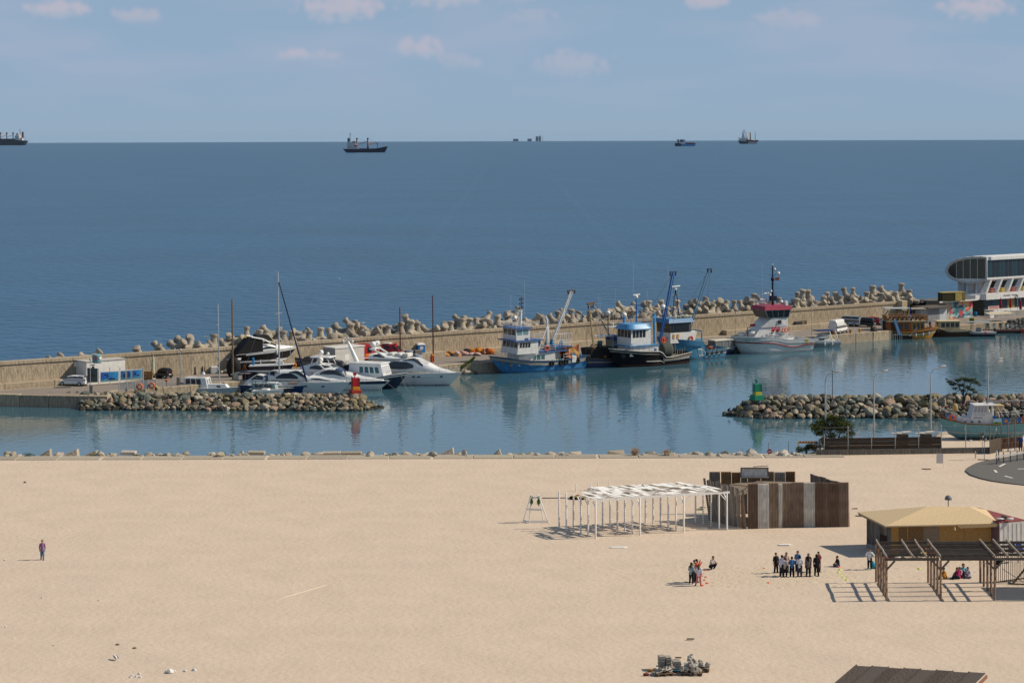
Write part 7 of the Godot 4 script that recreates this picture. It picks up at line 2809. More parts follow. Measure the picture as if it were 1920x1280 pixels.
	part(G().tube(V(-3.6,3.0,-1.6),V(-2.6,4.8,-1.4),.06).tube(V(-4.6,3.0,-1.2),V(-3.6,5.2,0),.06).tube(V(-6.6,3.0,-1.2),V(-5.6,4.6,-.4),.06),"stays",paint(.5,.5,.49,.5),b)
	for q in [V(5.6,3.05,-2.0),V(-7.0,2.7,-2.2),V(-7.5,2.75,-1.9)]:
		lifebuoy(b,q,Basis(V(1,0,0),V(0,0,1),V(0,-1,0)),.42)
	for t in [.72,.36]:
		fender(b,hull_at(o,t,.55,-1.0,.15))
	part(G().soft_box(V(3.2,3.2,-.4),V(.6,.7,.6),.08),"white_locker",wht,b)
	# bunting
	for run in [[V(8.3,4.6,0),V(-.8,6.2,.0),30],[V(-.8,6.2,.0),V(-9.5,5.2,.0),26]]:
		var cols:=[G(),G(),G(),G()]
		for k in run[2]:
			var t:float=(k+.5)/run[2]
			var c:Vector3=run[0].lerp(run[1],t)-V(0,.35*sin(t*PI),0)
			cols[k % 4].hexa(PV([c+V(-.02,-.27,-.01),c+V(.02,-.27,-.01),c+V(.02,-.27,.01),c+V(-.02,-.27,.01),c+V(-.12,0,-.01),c+V(.12,0,-.01),c+V(.12,0,.01),c+V(-.12,0,.01)]))
		for k in 4:
			part(cols[k],"bunting",[paint(.45,.04,.05,.8),wht,paint(.05,.07,.25,.8),paint(.5,.2,.1,.8)][k],b)
	# blocks and props under the keel
	for x in [-5.0,-2.5,.5,3.2]:
		part(G().soft_box(V(x,-1.25,0),V(.9,.9,1.4),.04),"keel_block",paint(.03,.035,.06,.9),b)
		part(G().tube(V(x+.3,-1.7,-2.2),V(x,.2,-1.8),.07),"prop",[paint(.22,.14,.08,.9),paint(.2,.2,.2,.9)][int(absf(x)) % 2],b)
	for k in 6:
		g=G()
		g.rock(V(.5,.35,.4),rng,6)
		var mi:=part(g,"clutter",[paint(.5,.35,.05,.8),paint(.3,.3,.3,.8),paint(.03,.08,.25,.8),paint(.4,.3,.22,.9)][k % 4],b)
		mi.position=V(-6.0+1.7*k,-1.1,-2.4)
	person({"at":spot(1914.5,846,BEACH),"turn":-.5,"size":1.75,"shirt":[.02,.06,.22],"legs":[.05,.05,.06],"hair":[.02,.015,.01],"label":"person in a blue jacket standing by the stern of the beached boat"})

# ---------------------------------------------------------------- ships far out
func ship_root(called:String,label:String,u:float,v:float,category:="ship")->Node3D:
	var drop:=(v-(LEVEL+(u-960.0)*TILT))/FOCAL
	var d:=4000.0
	for k in 40:
		d=EYE/maxf(drop-d/(2.0*EARTH),.0015)
	var o:=thing(called,label,category,V((u-960.0)/FOCAL*d,-d*d/(2.0*EARTH),-d))
	o.scale=Vector3.ONE*(d/FOCAL)
	return o

func far_hull(o:Node3D,called:String,m:Material,pts:Array,half:float)->void:
	var poly:=PackedVector2Array()
	for q in pts:
		poly.append(U(q[0],q[1]))
	var g:=G()
	g.slab(poly,-half,half)
	part(g,called,m,o)

func blocks(o:Node3D,called:String,m:Material,list:Array)->void:
	for q in list:
		var g:=G()
		g.soft_box(V((q[0]+q[1])/2.0,(q[2]+q[3])/2.0,0),V(q[1]-q[0],q[3]-q[2],q[4]*2.0),.12)
		part(g,called,m,o)

func build_ships()->void:
	var hullm:=paint(.022,.03,.05,.6)
	var wht:=paint(.55,.55,.55,.6)
	var rust:=paint(.20,.05,.04,.7)
	var ochre:=paint(.48,.22,.06,.7)
	var blue:=paint(.03,.09,.17,.6)
	var g:Geo
	# cargo ship with two cranes
	var o:=ship_root("cargo_ship","dark blue cargo ship with white stern house and orange crane jibs, nearest at sea",684,285.6)
	far_hull(o,"hull",hullm,[[-34.3,-.4],[36,-.4],[37.5,.6],[42.7,11.2],[39,10.9],[32,9.5],[22,7.6],[18,6.7],[-12,6.4],[-38,6.6],[-41,7.0],[-40,5.2]],6.0)
	far_hull(o,"red_waterline",rust,[[-33,-.2],[37.2,-.2],[37.3,.5],[-33,.5]],6.1)
	blocks(o,"deckhouse",wht,[[-34,-23,6.5,13.0,4.5],[-33,-24.5,13.0,20.0,4.2],[-24.5,-15.5,6.5,15.5,4.2],[-24,-17,15.5,21.5,3.6]])
	blocks(o,"bridge_window_band",paint(.02,.025,.03,.3),[[-17.4,-16.6,18.2,19.6,3.4],[-23.0,-17.6,18.2,19.6,3.68],[-31,-26,10.2,11.2,4.55]])
	blocks(o,"funnel",blue,[[-32.8,-28.5,20.0,26.6,2.0]])
	g=G()
	g.tube(V(-27.6,20,0),V(-27.6,37.5,0),.55,.3)
	g.tube(V(-29.5,33,0),V(-25.6,33,0),.3)
	g.tube(V(-29.2,33,0),V(-29.2,36,0),.2)
	g.tube(V(-26,33,0),V(-26,36,0),.2)
	g.tube(V(-30,26,0),V(-30,29.5,0),.5)
	part(g,"mast",paint(.10,.11,.13,.6),o)
	for q in [-15.3,5.2]:
		part(G().tube(V(q,6.5,0),V(q,26.5,0),1.35,1.05,8),"crane_post",paint(.30,.13,.06,.7),o)
		blocks(o,"crane_cab",[rust,paint(.06,.05,.05,.7)][0 if q<0 else 1],[[q-1.5,q+1.5,24.0,27.2,1.3]])
	blocks(o,"crane_base",blue,[[3.4,7.2,6.4,10.8,2.2]])
	part(G().tube(V(4.5,20.5,.5),V(-12.0,15.0,.5),.75,.6).tube(V(6.2,15.3,.5),V(23.5,17.8,.5),.75,.6),"crane_jib",ochre,o)
	g=G()
	g.tube(V(23.3,17.8,.5),V(23.3,8.5,.5),.5)
	g.ball(V(23.6,16.0,.5),V(.9,1.6,.7),7)
	g.tube(V(5.0,26.5,0),V(23.5,18.0,0),.1,-1.0,4)
	g.tube(V(-15.0,26.5,0),V(4.5,21.0,0),.1,-1.0,4)
	part(g,"crane_tackle",paint(.04,.04,.05,.7),o)
	part(G().tube(V(36.0,9.5,0),V(36.0,20.5,0),.3).tube(V(36,18.5,0),V(36.6,10,2),.15),"foremast",paint(.35,.30,.25,.6),o)
	part(G().ball(V(-17.2,12.6,4.8),V(3.0,1.5,1.4),10),"lifeboat",paint(.25,.04,.05,.6),o)
	blocks(o,"hatch",paint(.10,.05,.045,.7),[[-11,2.5,6.3,7.6,4.5],[8,20,6.3,7.4,4.5]])

	# ship cut by the left edge
	o=ship_root("bulk_carrier","dark bulk carrier cut off by the left edge of the view, four posts showing",-12,272.2)
	far_hull(o,"hull",hullm,[[-70,-.4],[57,-.4],[59,3],[62,8.2],[58.5,8.8],[48,8.8],[42,10.4],[38,12.2],[-70,12.4]],10.0)
	blocks(o,"deckhouse",wht,[[40.5,48.5,9.5,18.0,7.5],[42.5,47.5,18.0,22.5,6.5],[48.4,54,8.8,14.0,6]])
	blocks(o,"funnel",rust,[[52.2,55.2,12.5,25,2.0]])
	part(G().tube(V(48.6,20,0),V(48.6,30,0),.55,.3).tube(V(47.5,29.5,0),V(50.0,28.0,0),.35).tube(V(54.0,24,0),V(59.5,9,0),.25,-1.0,4),"mast",paint(.12,.12,.14,.6),o)
	for q in [-30.0,-14.0,.0,12.0,23.7,35.6]:
		part(G().tube(V(q,12,0),V(q,24,0),.9).soft_box(V(q,22.5,0),V(2.6,3.4,2.2),.3),"crane_post",paint(.20,.06,.06,.7),o)
		part(G().tube(V(q,19.0,1.0),V(q-10,15.6,1.0),.4),"crane_jib",paint(.4,.37,.36,.7),o)

	# small coaster
	o=ship_root("coaster","small coaster with white stern house and bright blue side, left of the crane ship",1284,273.8)
	far_hull(o,"hull",hullm,[[-17.6,-.2],[-7,-.2],[-7,5.2],[-18.5,5.8],[-18.2,2]],3.5)
	far_hull(o,"blue_side",paint(.06,.28,.52,.5),[[-7,-.2],[18.5,-.2],[20,2.2],[19.5,3.8],[3,3.4],[-7,5.0]],3.4)
	far_hull(o,"brown_deck_cargo",rust,[[3,2.4],[19.8,2.8],[20.4,6.0],[12,6.6],[.5,6.4]],3.0)
	blocks(o,"deckhouse",wht,[[-14.6,-10,5.2,12.8,2.8],[-7.5,1.2,8.8,12.6,2.6],[-3,0,4.8,8.8,2.4]])
	blocks(o,"funnel",paint(.22,.05,.03,.6),[[-12.6,-10.4,6.0,12.0,2.9]])
	blocks(o,"blue_house",blue,[[-8.6,-3.6,7.2,12.4,2.75]])
	part(G().tube(V(12.6,6,0),V(12.6,14,0),.25).tube(V(-6,12.6,0),V(-6,15,0),.3),"mast",paint(.5,.5,.5,.6),o)

	# ship with upright yellow cranes
	o=ship_root("crane_ship","cargo ship with upright yellow crane jibs, right of the small coaster",1402,269.4)
	far_hull(o,"hull",hullm,[[-13.6,-.2],[.5,-.2],[.5,4.6],[-16.8,5.6],[-16.4,3.0]],4.5)
	far_hull(o,"pale_bow_side",paint(.42,.36,.36,.6),[[.5,-.2],[16.5,-.2],[18,3.6],[.5,4.2]],4.4)
	far_hull(o,"red_deck",rust,[[-2,4.0],[18.2,3.4],[20.2,4.8],[19.6,7.2],[14,6.4],[3,7.4],[-2,8.2]],4.2)
	blocks(o,"deckhouse",wht,[[-16.6,-14.4,5.2,9.4,3.0],[-13.5,-3.5,4.8,11.0,3.8],[-10.5,-5.5,11.0,15.0,3.2],[-2.6,1.0,5.0,10.4,3.0],[-8.6,-6.0,15,19,2.0]])
	blocks(o,"orange_boat",paint(.5,.14,.04,.6),[[-17,-15.2,10.2,11.8,.8],[-1.5,.2,11.0,12.4,1.0]])
	g=G()
	g.tube(V(-9.0,13,0),V(-9.0,22.5,0),.8,.55)
	g.tube(V(-10,22,0),V(-2.6,22,0),.45)
	g.tube(V(-6.5,15,0),V(-6.5,27.5,0),.4,.25)
	g.tube(V(-9.0,25.3,0),V(-4.6,25.3,0),.4)
	part(g,"mast",paint(.10,.10,.11,.6),o)
	for q in [[-2.6,22.0],[4.8,22.6],[5.8,21.5],[14.6,21.6]]:
		part(G().tube(V(q[0],7,.6),V(q[0]-.3,q[1],.6),.8,.55),"crane_jib",ochre,o)

	# hull down beyond the horizon
	var dd:=27000.0
	o=thing("distant_ship","faint pale blue ship hull down on the horizon right of the cargo ship","ship",V((1009.0-960.0)/FOCAL*dd,height_at(1009,264.4,dd),-dd))
	o.scale=Vector3.ONE*dd/FOCAL
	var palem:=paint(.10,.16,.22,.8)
	blocks(o,"deckhouse",palem,[[-4.6,.4,-4,9.0,2.0],[1.0,5.4,-4,8.6,2.0]])
	blocks(o,"funnel",palem,[[2.4,4.6,8,10.4,1.0]])
	part(G().path([V(7.6,8.2,0),V(8.8,6.0,0),V(8.9,-3,0)],.4,5),"crane",palem,o)
	far_hull(o,"hull",palem,[[-45,-6],[10,-6],[10,-1.0],[-45,-1.6]],2.0)
	blocks(o,"deck_cargo",palem,[[-47,-37,-1.6,4.4,1.5],[-20,-12,-1.6,4.6,1.5]])
	# gulls low over the sea
	var names:=["white gull low over the open sea above the black trawler","white gull far out over the open sea near the right edge","white gull on the harbour water in the middle of the basin","distant white gull over the sea left of the tall mast"]
	for q in [[1263,553,6.0,0],[1696,439,4.0,1],[1162,779,.25,2],[636,522,5.0,3]]:
		var at:=spot(q[0],q[1],q[2])
		gull(at,rng.randf()*6.0,names[q[3]],q[3]!=2)

# ---------------------------------------------------------------- birds
func gull(at:Vector3,turn:float,label:String,flying:=false,dark:=false)->void:
	var o:=thing("gull" if not dark else "cormorant",label,"bird",at,turn)
	var w:=paint(.70,.69,.67,.8) if not dark else paint(.02,.02,.02,.7)
	var gr:=paint(.30,.31,.32,.8) if not dark else w
	var g:=G()
	var lean:=.25 if not flying else .0
	if dark:
		lean=.9
	var b:=Basis(V(0,0,1),lean)
	var up:=.0 if flying else .22
	g.lathe([U(.0,-.26),U(.05,-.2),U(.10,-.05),U(.105,.06),U(.06,.18),U(.045,.22),U(.062,.27),U(.05,.32),U(.015,.345),U(.012,.39),U(.0,.41)],9,V(0,up,0),Basis(b*V(0,1,0),b*V(1,0,0),V(0,0,1)))
	part(g,"body",w,o)
	for s in [-1.0,1.0]:
		g=G()
		if flying:
			g.hexa(PV([V(.1,up,.06*s),V(-.1,up,.06*s),V(-.12,up+.18,.62*s),V(.02,up+.18,.62*s),V(.1,up+.025,.06*s),V(-.1,up+.025,.06*s),V(-.12,up+.19,.62*s),V(.02,up+.19,.62*s)]))
		else:
			g.ball(V(-.06,up+.03,.085*s),V(.24,.065,.035),8,b)
		part(g,"wing",gr,o)
		if not flying:
			part(G().tube(V(.0,up,.03*s),V(.01,.0,.035*s),.009),"leg",paint(.45,.3,.08,.7),o)

# ---------------------------------------------------------------- vehicles: x forward, standing at y = 0
func vehicle(called:String,kind:String,label:String,category:String,at:Vector3,turn_deg:float,m:Material,group:="")->Node3D:
	var o:=thing(called,label,category,at,deg_to_rad(turn_deg),group)
	var body:=[]
	var top:=[]
	var dark:=paint(.02,.02,.022,.5)
	var gl:=glass()
	var wheels:=[1.3,-1.3]
	var half:=.84
	var rad:=.31
	var ends:=[-2.1,2.1]
	var tail:=[.55,.92]
	match kind:
		"wagon":
			ends=[-2.15,2.1]
			body=[[-2.15,.28,.86,.78],[-1.9,.24,.94,.84],[.6,.22,.93,.86],[1.2,.22,.86,.84],[1.9,.26,.74,.78],[2.1,.3,.62,.62]]
			top=[[-2.08,.8,1.2,.66],[-1.85,.8,1.44,.70],[.0,.8,1.48,.70],[.55,.8,1.38,.68],[1.2,.8,.92,.62]]
		"suv":
			ends=[-2.2,2.2]
			rad=.36
			body=[[-2.2,.34,.98,.82],[-1.9,.3,1.06,.9],[.9,.3,1.05,.92],[1.5,.3,.98,.9],[2.1,.34,.86,.8],[2.2,.4,.74,.7]]
			top=[[-2.1,.95,1.3,.72],[-1.7,.95,1.66,.76],[.2,.95,1.70,.76],[.75,.95,1.55,.74],[1.35,.95,1.05,.68]]
		"smart":
			ends=[-1.25,1.25]
			half=.72
			wheels=[.92,-.9]
			rad=.3
			body=[[-1.25,.28,.9,.66],[-1.0,.24,.98,.74],[.5,.24,.95,.75],[1.0,.26,.80,.7],[1.25,.3,.62,.56]]
			top=[[-1.2,.9,1.3,.6],[-.95,.9,1.52,.62],[.0,.9,1.55,.62],[.45,.9,1.4,.6],[1.0,.85,.9,.56]]
		"hatch":
			ends=[-1.9,1.9]
			wheels=[1.2,-1.2]
			body=[[-1.9,.3,.8,.72],[-1.6,.26,.92,.82],[.6,.24,.9,.84],[1.2,.25,.84,.82],[1.75,.3,.72,.72],[1.9,.34,.6,.6]]
			top=[[-1.75,.8,1.05,.62],[-1.35,.8,1.42,.68],[-.1,.8,1.47,.68],[.5,.8,1.34,.66],[1.15,.8,.9,.62]]
		"minivan":
			ends=[-2.45,2.45]
			half=.93
			wheels=[1.55,-1.5]
			rad=.34
			body=[[-2.45,.3,1.02,.9],[-2.3,.26,1.06,.94],[1.4,.26,1.06,.95],[2.2,.3,.95,.85],[2.45,.36,.76,.72]]
			top=[[-2.42,1.0,1.8,.8],[-2.2,1.0,1.93,.84],[.6,1.0,1.94,.84],[1.0,1.0,1.84,.82],[1.85,1.0,1.1,.76]]
		"van":
			ends=[-2.55,2.55]
			half=.95
			wheels=[1.7,-1.55]
			rad=.34
			body=[[-2.55,.36,1.18,.92],[-2.4,.3,1.22,.97],[1.6,.3,1.2,.97],[2.2,.32,1.06,.9],[2.55,.4,.84,.78]]
			top=[[-2.53,1.1,2.4,.86],[-2.35,1.1,2.5,.9],[.9,1.1,2.5,.9],[1.2,1.1,2.38,.88],[2.0,1.1,1.25,.82]]
		"fire_van":
			ends=[-3.1,3.1]
			half=1.0
			wheels=[2.1,-1.9]
			rad=.37
			body=[[-3.1,.4,1.25,.96],[-2.9,.34,1.3,1.0],[2.0,.34,1.28,1.0],[2.75,.36,1.12,.94],[3.1,.44,.9,.82]]
			top=[[-3.08,1.2,2.45,.9],[-2.9,1.2,2.55,.94],[1.2,1.2,2.55,.94],[1.55,1.2,2.42,.92],[2.45,1.2,1.36,.86]]
	coach(o,"body",m,body)
	coach(o,"cabin",m,top)
	var n:=top.size()
	var x0:float=top[1][0]
	var xr:float=top[2][0]
	var xf:float=top[3][0]
	var xn:float=top[4][0]
	# windscreen, rear window and side windows
	coach_pane(o,top,[[xf+.08,.30,.70],[xn-.16,.22,.78]],gl,[0],"windscreen")
	if kind!="van":
		coach_pane(o,top,[[float(top[0][0])+.03,.24,.76],[x0-.04,.28,.72]],gl,[0],"rear_window")
	var sides:=[]
	match kind:
		"smart":
			sides=[[-.3,.62]]
		"van":
			sides=[[.72,1.55]]
		"fire_van":
			sides=[[1.05,1.9],[-.4,.5]]
		"minivan":
			sides=[[-2.2,-.95],[-.85,.35],[.45,1.35]]
		"wagon":
			sides=[[-1.85,-1.05],[-.98,-.18],[-.1,.85]]
		_:
			sides=[[x0+.12,x0+.95],[x0+1.02,xf+.35]]
	for s in sides:
		var hi:=.255
		coach_pane(o,top,[[s[0],.10,hi],[s[1],.10,hi if s[1]<xf else .17]],gl,[0,1],"side_window")
	# wheels
	for x in wheels:
		for z in [-1.0,1.0]:
			var wl:=Node3D.new()
			wl.name="wheel"
			o.add_child(wl,true)
			wl.position=V(x,rad,z*(half-.08))
			var g:=G()
			var bz:=Basis(Vector3.RIGHT,PI/2)
			g.lathe([U(rad*.6,-.1),U(rad*.93,-.1),U(rad,-.06),U(rad,.06),U(rad*.93,.1),U(rad*.6,.1)],14,Vector3.ZERO,bz)
			part(g,"tyre",paint(.012,.012,.012,.85),wl)
			part(G().lathe([U(.0,-.108),U(rad*.5,-.112),U(rad*.62,-.104),U(rad*.62,.104),U(rad*.5,.112),U(.0,.108)],12,Vector3.ZERO,bz),"rim",paint(.36,.37,.38,.35),wl)
	var by:float=body[1][2]
	for z in [-1.0,1.0]:
		var g:=G()
		g.soft_box(V(ends[0]+.02,by-.02,z*(half-.19)),V(.09,.26,.16),.03)
		part(g,"tail_light",paint(.28,.01,.01,.3),o)
		part(G().soft_box(V(ends[1]-.16,float(body[-1][2])+.02,z*(half-.3)),V(.2,.14,.28),.03),"headlight",paint(.45,.46,.47,.15),o)
		part(G().soft_box(V(xf+.5,by+.08,z*(half+.1)),V(.12,.15,.2),.03),"mirror",dark if kind!="van" else m,o)
	for e in [0,1]:
		var g:=G()
		g.soft_box(V(ends[e]+(.03 if e==0 else -.03),.44,0),V(.14,.2,half*1.5),.05)
		part(g,"bumper",dark if kind in ["van","suv","smart"] else m,o)
	var pg:=G()
	pg.box(V(ends[0]-.055,.62,0),V(.02,.12,.5))
	part(pg,"number_plate",white(.7),o)
	return o

func build_vehicles()->void:
	var silver:=paint(.36,.38,.40,.25,"",.35)
	vehicle("station_wagon","wagon","white station wagon parked left of the dive club hut","car",spot(136,722.5,QUAY),168,paint(.66,.67,.67,.3))
	vehicle("tiny_car","smart","tiny black car parked right of the closed cream parasol","car",spot(306,708.5,QUAY),146,paint(.014,.015,.016,.25))
	vehicle("grey_suv","suv","grey sport utility car behind the yachts, left of the white container","car",spot(581,688.5,QUAY)+V(0,0,-1.0),168,paint(.15,.145,.14,.35,"",.3))
	vehicle("parked_car","hatch","silver blue car parked nose right beside the grey sport utility car","car",spot(606,686.5,QUAY),12,silver)
	vehicle("parked_car","wagon","dark grey car standing close in front of the white container","car",spot(632,692.5,QUAY),-20,paint(.10,.09,.09,.3))
	vehicle("parked_car","hatch","light blue grey car parked between the red fire van and the blue toilet cabin","car",spot(770,673.5,QUAY),-22,paint(.30,.35,.42,.25,"",.3))
	vehicle("parked_car","hatch","dark blue car with a yellow stripe half hidden behind the light blue grey car","car",spot(772,668.0,QUAY)+V(.3,0,-1.2),150,paint(.03,.05,.10,.3))
	vehicle("white_van","van","white high roofed delivery van at the quay edge right of the rescue boat","van",spot(1575,625.5,QUAY)+V(0,0,-1.2),58,paint(.72,.71,.69,.35,"grime"))
	vehicle("minivan","minivan","silver minivan with dark windows behind the white delivery van","van",spot(1594,612.5,QUAY)+V(0,0,-1.6),148,silver)
	vehicle("parked_car","suv","black car between the silver minivan and the red car","car",spot(1621,612.5,QUAY)+V(0,0,-.8),148,paint(.012,.013,.016,.25))
	vehicle("parked_car","hatch","red car mostly hidden behind the black car by the sea wall","car",spot(1633,609.5,QUAY)+V(.3,0,-1.6),148,paint(.36,.015,.012,.3))
	vehicle("parked_car","hatch","white hatchback parked by the wall left of the orange excursion boat","car",spot(1661,610.0,QUAY)+V(0,0,-1.0),152,paint(.62,.61,.59,.3))
	var red:=paint(.34,.012,.018,.35,"grime")
	var yellow:=paint(.58,.36,.02,.5)
	var o:=vehicle("fire_van","fire_van","long red fire service van with yellow side stripe behind the big yacht","van",spot(726,677.5,QUAY)+V(0,0,-1.8),-14,red)
	for z in [-1.02,1.02]:
		var g:=G()
		g.box(V(-.2,1.02,z*.99),V(5.2,.14,.04))
		part(g,"yellow_stripe",yellow,o)
	for x in [-2.2,-2.7]:
		var g:=G()
		g.beam(V(x-.2,1.35,.985),V(x+.25,2.4,.93),.04,.14)
		part(g,"yellow_slash",yellow,o)
	var gg:=G()
	gg.soft_box(V(-.3,2.66,0),V(1.6,.18,1.1),.06)
	part(gg,"roof_hatch",white(),o)
	for x in [1.3,-2.8]:
		gg=G()
		gg.soft_box(V(x,2.66,0),V(.3,.16,1.2),.05)
		part(gg,"beacon",paint(.45,.02,.02,.3),o)
	# red box bodied fire truck
	o=thing("fire_truck","red box bodied fire truck with orange stripes between the container and the fire van","truck",spot(674,684.0,QUAY)+V(0,0,-1.6),deg_to_rad(48))
	var f:=cabin(o,"box_body",red,-2.2,1.8,.75,3.0,1.2,1.2,.0,.0,.97)
	cabin(o,"cab",red,1.85,3.3,.6,2.5,1.1,1.05,.5,.0,.95)
	for q in ["S","P","B"]:
		var u0:=.0
		for k in 2:
			var g:=G()
			g.panel(f[q],.02+.52*k,.24,.46+.52*k,.36,.0,.02)
			part(g,"orange_stripe",paint(.62,.22,.01,.5),o)
		var g2:=G()
		g2.panel(f[q],u0,.08,1.0,.15,.0,.02)
		part(g2,"white_stripe",paint(.6,.4,.4,.5),o)
	panes(o,f.S,1,.64,.86,.46,.82,.04)
	for k in 3:
		var g:=G()
		g.panel(f.S,.06+.1*k,.52,.14+.1*k,.76,.0,.02)
		part(g,"emblem",[paint(.6,.45,.42,.6),paint(.65,.6,.58,.6),paint(.15,.3,.5,.6)][k],o)
	var lt:=G()
	for k in 8:
		lt.panel(f.S,.06+.036*k,.41,.088+.036*k,.455,.0,.02)
	part(lt,"lettering",paint(.6,.5,.48,.6),o)
	for x in [-1.2,2.4]:
		for z in [-1.0,1.0]:
			var g:=G()
			g.lathe([U(.0,-.14),U(.42,-.14),U(.45,.0),U(.42,.14),U(.0,.14)],14,V(x,.45,z),Basis(Vector3.RIGHT,PI/2))
			part(g,"wheel",paint(.014,.014,.014,.85),o)
	gg=G()
	gg.soft_box(V(.2,.6,0),V(5.6,.3,1.9),.05)
	part(gg,"chassis",paint(.05,.04,.04,.8),o)

# ---------------------------------------------------------------- things on the quay
func build_quay_things()->void:
	var g:Geo
	var wht:=white()
	# white container office
	var o:=thing("container_office","white container office with shade painted on its end, left of the red fire truck","container",spot(640,688.0,QUAY)+V(.0,0,-2.2),deg_to_rad(42))
	var f:=cabin(o,"body",paint(.60,.585,.555,.6,"grime"),-2.6,3.0,.2,2.85,1.55,1.55)
	part(G().box(V(.2,2.93,0),V(5.8,.16,3.3)),"roof",wht,o)
	part(G().panel(f.S,.32,.28,.48,.62,.0,.02),"notice",paint(.7,.68,.66,.6),o)
	part(G().panel(f.B,.03,.02,.97,.97,.0,.02),"shaded_end",paint(.42,.41,.39,.7,"grime"),o)  # shade on the left end put into a greyer paint
	# portable toilet
	o=thing("portable_toilet","bright blue portable toilet with a white roof by the sea wall","toilet",spot(788,671.5,QUAY)+V(0,0,-.4),.35)
	var blue:=paint(.012,.16,.50,.45,"grime")
	f=cabin(o,"cabin",blue,-.6,.6,.05,2.1,.6,.6,.0,.0,.98)
	g=G()
	var rr:=[]
	for q in [[2.08,.66],[2.2,.66],[2.34,.52],[2.38,.3]]:
		rr.append(PV([V(-q[1],q[0],-q[1]),V(q[1],q[0],-q[1]),V(q[1],q[0],q[1]),V(-q[1],q[0],q[1])]))
	g.loft(rr,false)
	part(g,"roof",wht,o)
	part(G().panel(f.S,.08,.02,.92,.95,.0,.03),"door",paint(.015,.20,.58,.45),o)
	for v in [[.66,.9],[.12,.26]]:
		part(G().panel(f.S,.3,v[0],.7,v[1],.03,.045),"notice",wht,o)
	g=G()
	g.soft_box(Vector3.ZERO+V(0,.72,0),V(1.15,1.5,.7),.04)
	single(g,"grey_cabinet",paint(.24,.21,.18,.8,"grime"),"brown grey cabinet close in front of the blue portable toilet","cabinet",spot(783.5,673.5,QUAY),.35)
	# tall poles
	var pole:=paint(.13,.055,.035,.85,"rusty")
	for q in [[751,690,9.2,"rust brown pole left of the blue portable toilet, shorter of two"],[812.5,678,10.3,"tall rust brown pole right of the blue portable toilet"]]:
		g=G()
		g.tube(Vector3.ZERO,V(-.1,q[2],0),.12,.085,8)
		var po:=thing("rusty_pole",q[3],"pole",spot(q[0],q[1],QUAY))
		part(g,"shaft",pole,po)
		part(G().tube(V(-.4,q[2]*.62,0),V(.35,q[2]*.62,0),.03),"cross_arm",paint(.3,.28,.25,.8),po)
	var lampc:=paint(.30,.34,.36,.5)
	var first:Node3D=null
	for q in [[168.5,734,4.3,"slim quay lamp before the white station wagon's tail"],[338,719,4.6,"slim quay lamp left of the small motor sailer"],[544,698,4.4,"slim quay lamp right of the propped yacht"],[1221,645,5.6,"slim quay lamp between the black and the light blue trawlers"],[1380,634,4.2,"slim quay lamp left of the rescue boat's bow"],[1522.5,630,5.0,"slim quay lamp between the rescue boat and the white delivery van"]]:
		var lo:=thing("quay_lamp",q[3],"lamp post",spot(q[0],q[1],QUAY),.0,"slim lamp posts along the quay")
		part(G().tube(Vector3.ZERO,V(0,q[2],0),.055,.04),"pole",lampc,lo)
		part(G().lathe([U(0,q[2]-.1),U(.07,q[2]),U(.2,q[2]+.25),U(.1,q[2]+.36),U(.0,q[2]+.4)],8),"lantern",paint(.5,.5,.47,.4),lo)
	# power boxes at the quay edge
	var names:=["dark power post under the slim lamp near the white station wagon","pair of grey power posts beside the slim lamp left of the motor sailer"]
	for q in [[170,737.5,0],[333.5,722,1]]:
		g=G()
		g.soft_box(V(0,.55,0),V(.42,1.1,.32),.04)
		var so:=single(g,"power_post",paint(.13,.13,.12,.7,"grime"),names[q[2]],"power post",spot(q[0],q[1],QUAY),.3)
	for q in [[236.5,733.5,"yellow topped mooring bollard left of the mesh fence lifebuoys"],[292,731,"yellow topped mooring bollard right of the mesh fence lifebuoys"]]:
		g=G()
		g.lathe([U(.2,0),U(.16,.35),U(.0,.36)],10)
		var bo:=thing("mooring_bollard",q[2],"bollard",spot(q[0],q[1],QUAY))
		part(g,"stem",paint(.02,.02,.02,.7),bo)
		part(G().ball(V(0,.42,0),V(.22,.13,.22),10),"head",paint(.55,.33,.02,.6),bo)
	# mesh fence with two lifebuoys
	o=thing("mesh_fence","grey mesh fence panels on the quay edge carrying two orange lifebuoys","fence")
	var steel:=paint(.36,.40,.42,.5)
	var pts:=[[222,735.5],[237.5,733.8],[252.5,732.4],[267.5,731.0],[276.5,730.0],[291.5,728.6]]
	var hs:=1.35
	for k in pts.size():
		var c:=spot(pts[k][0],pts[k][1],QUAY)
		part(G().tube(c,c+UP*hs,.05),"post",steel,o)
		if k<pts.size()-1:
			var d:=spot(pts[k+1][0],pts[k+1][1],QUAY)
			g=G()
			for j in 17:
				var a:=c.lerp(d,j/16.0)
				g.box(a+UP*(hs*.52),V(.03,hs*.9,.02))
			for j in 6:
				g.beam(c+UP*(.1+.24*j),d+UP*(.1+.24*j),.02,.04)
			part(g,"mesh_panel",paint(.27,.30,.33,.5),o)
	for q in [[305,727],[322,725]]:
		var c:=spot(q[0],q[1],QUAY)
		part(G().tube(c,c+UP*1.4,.045),"post",steel,o)
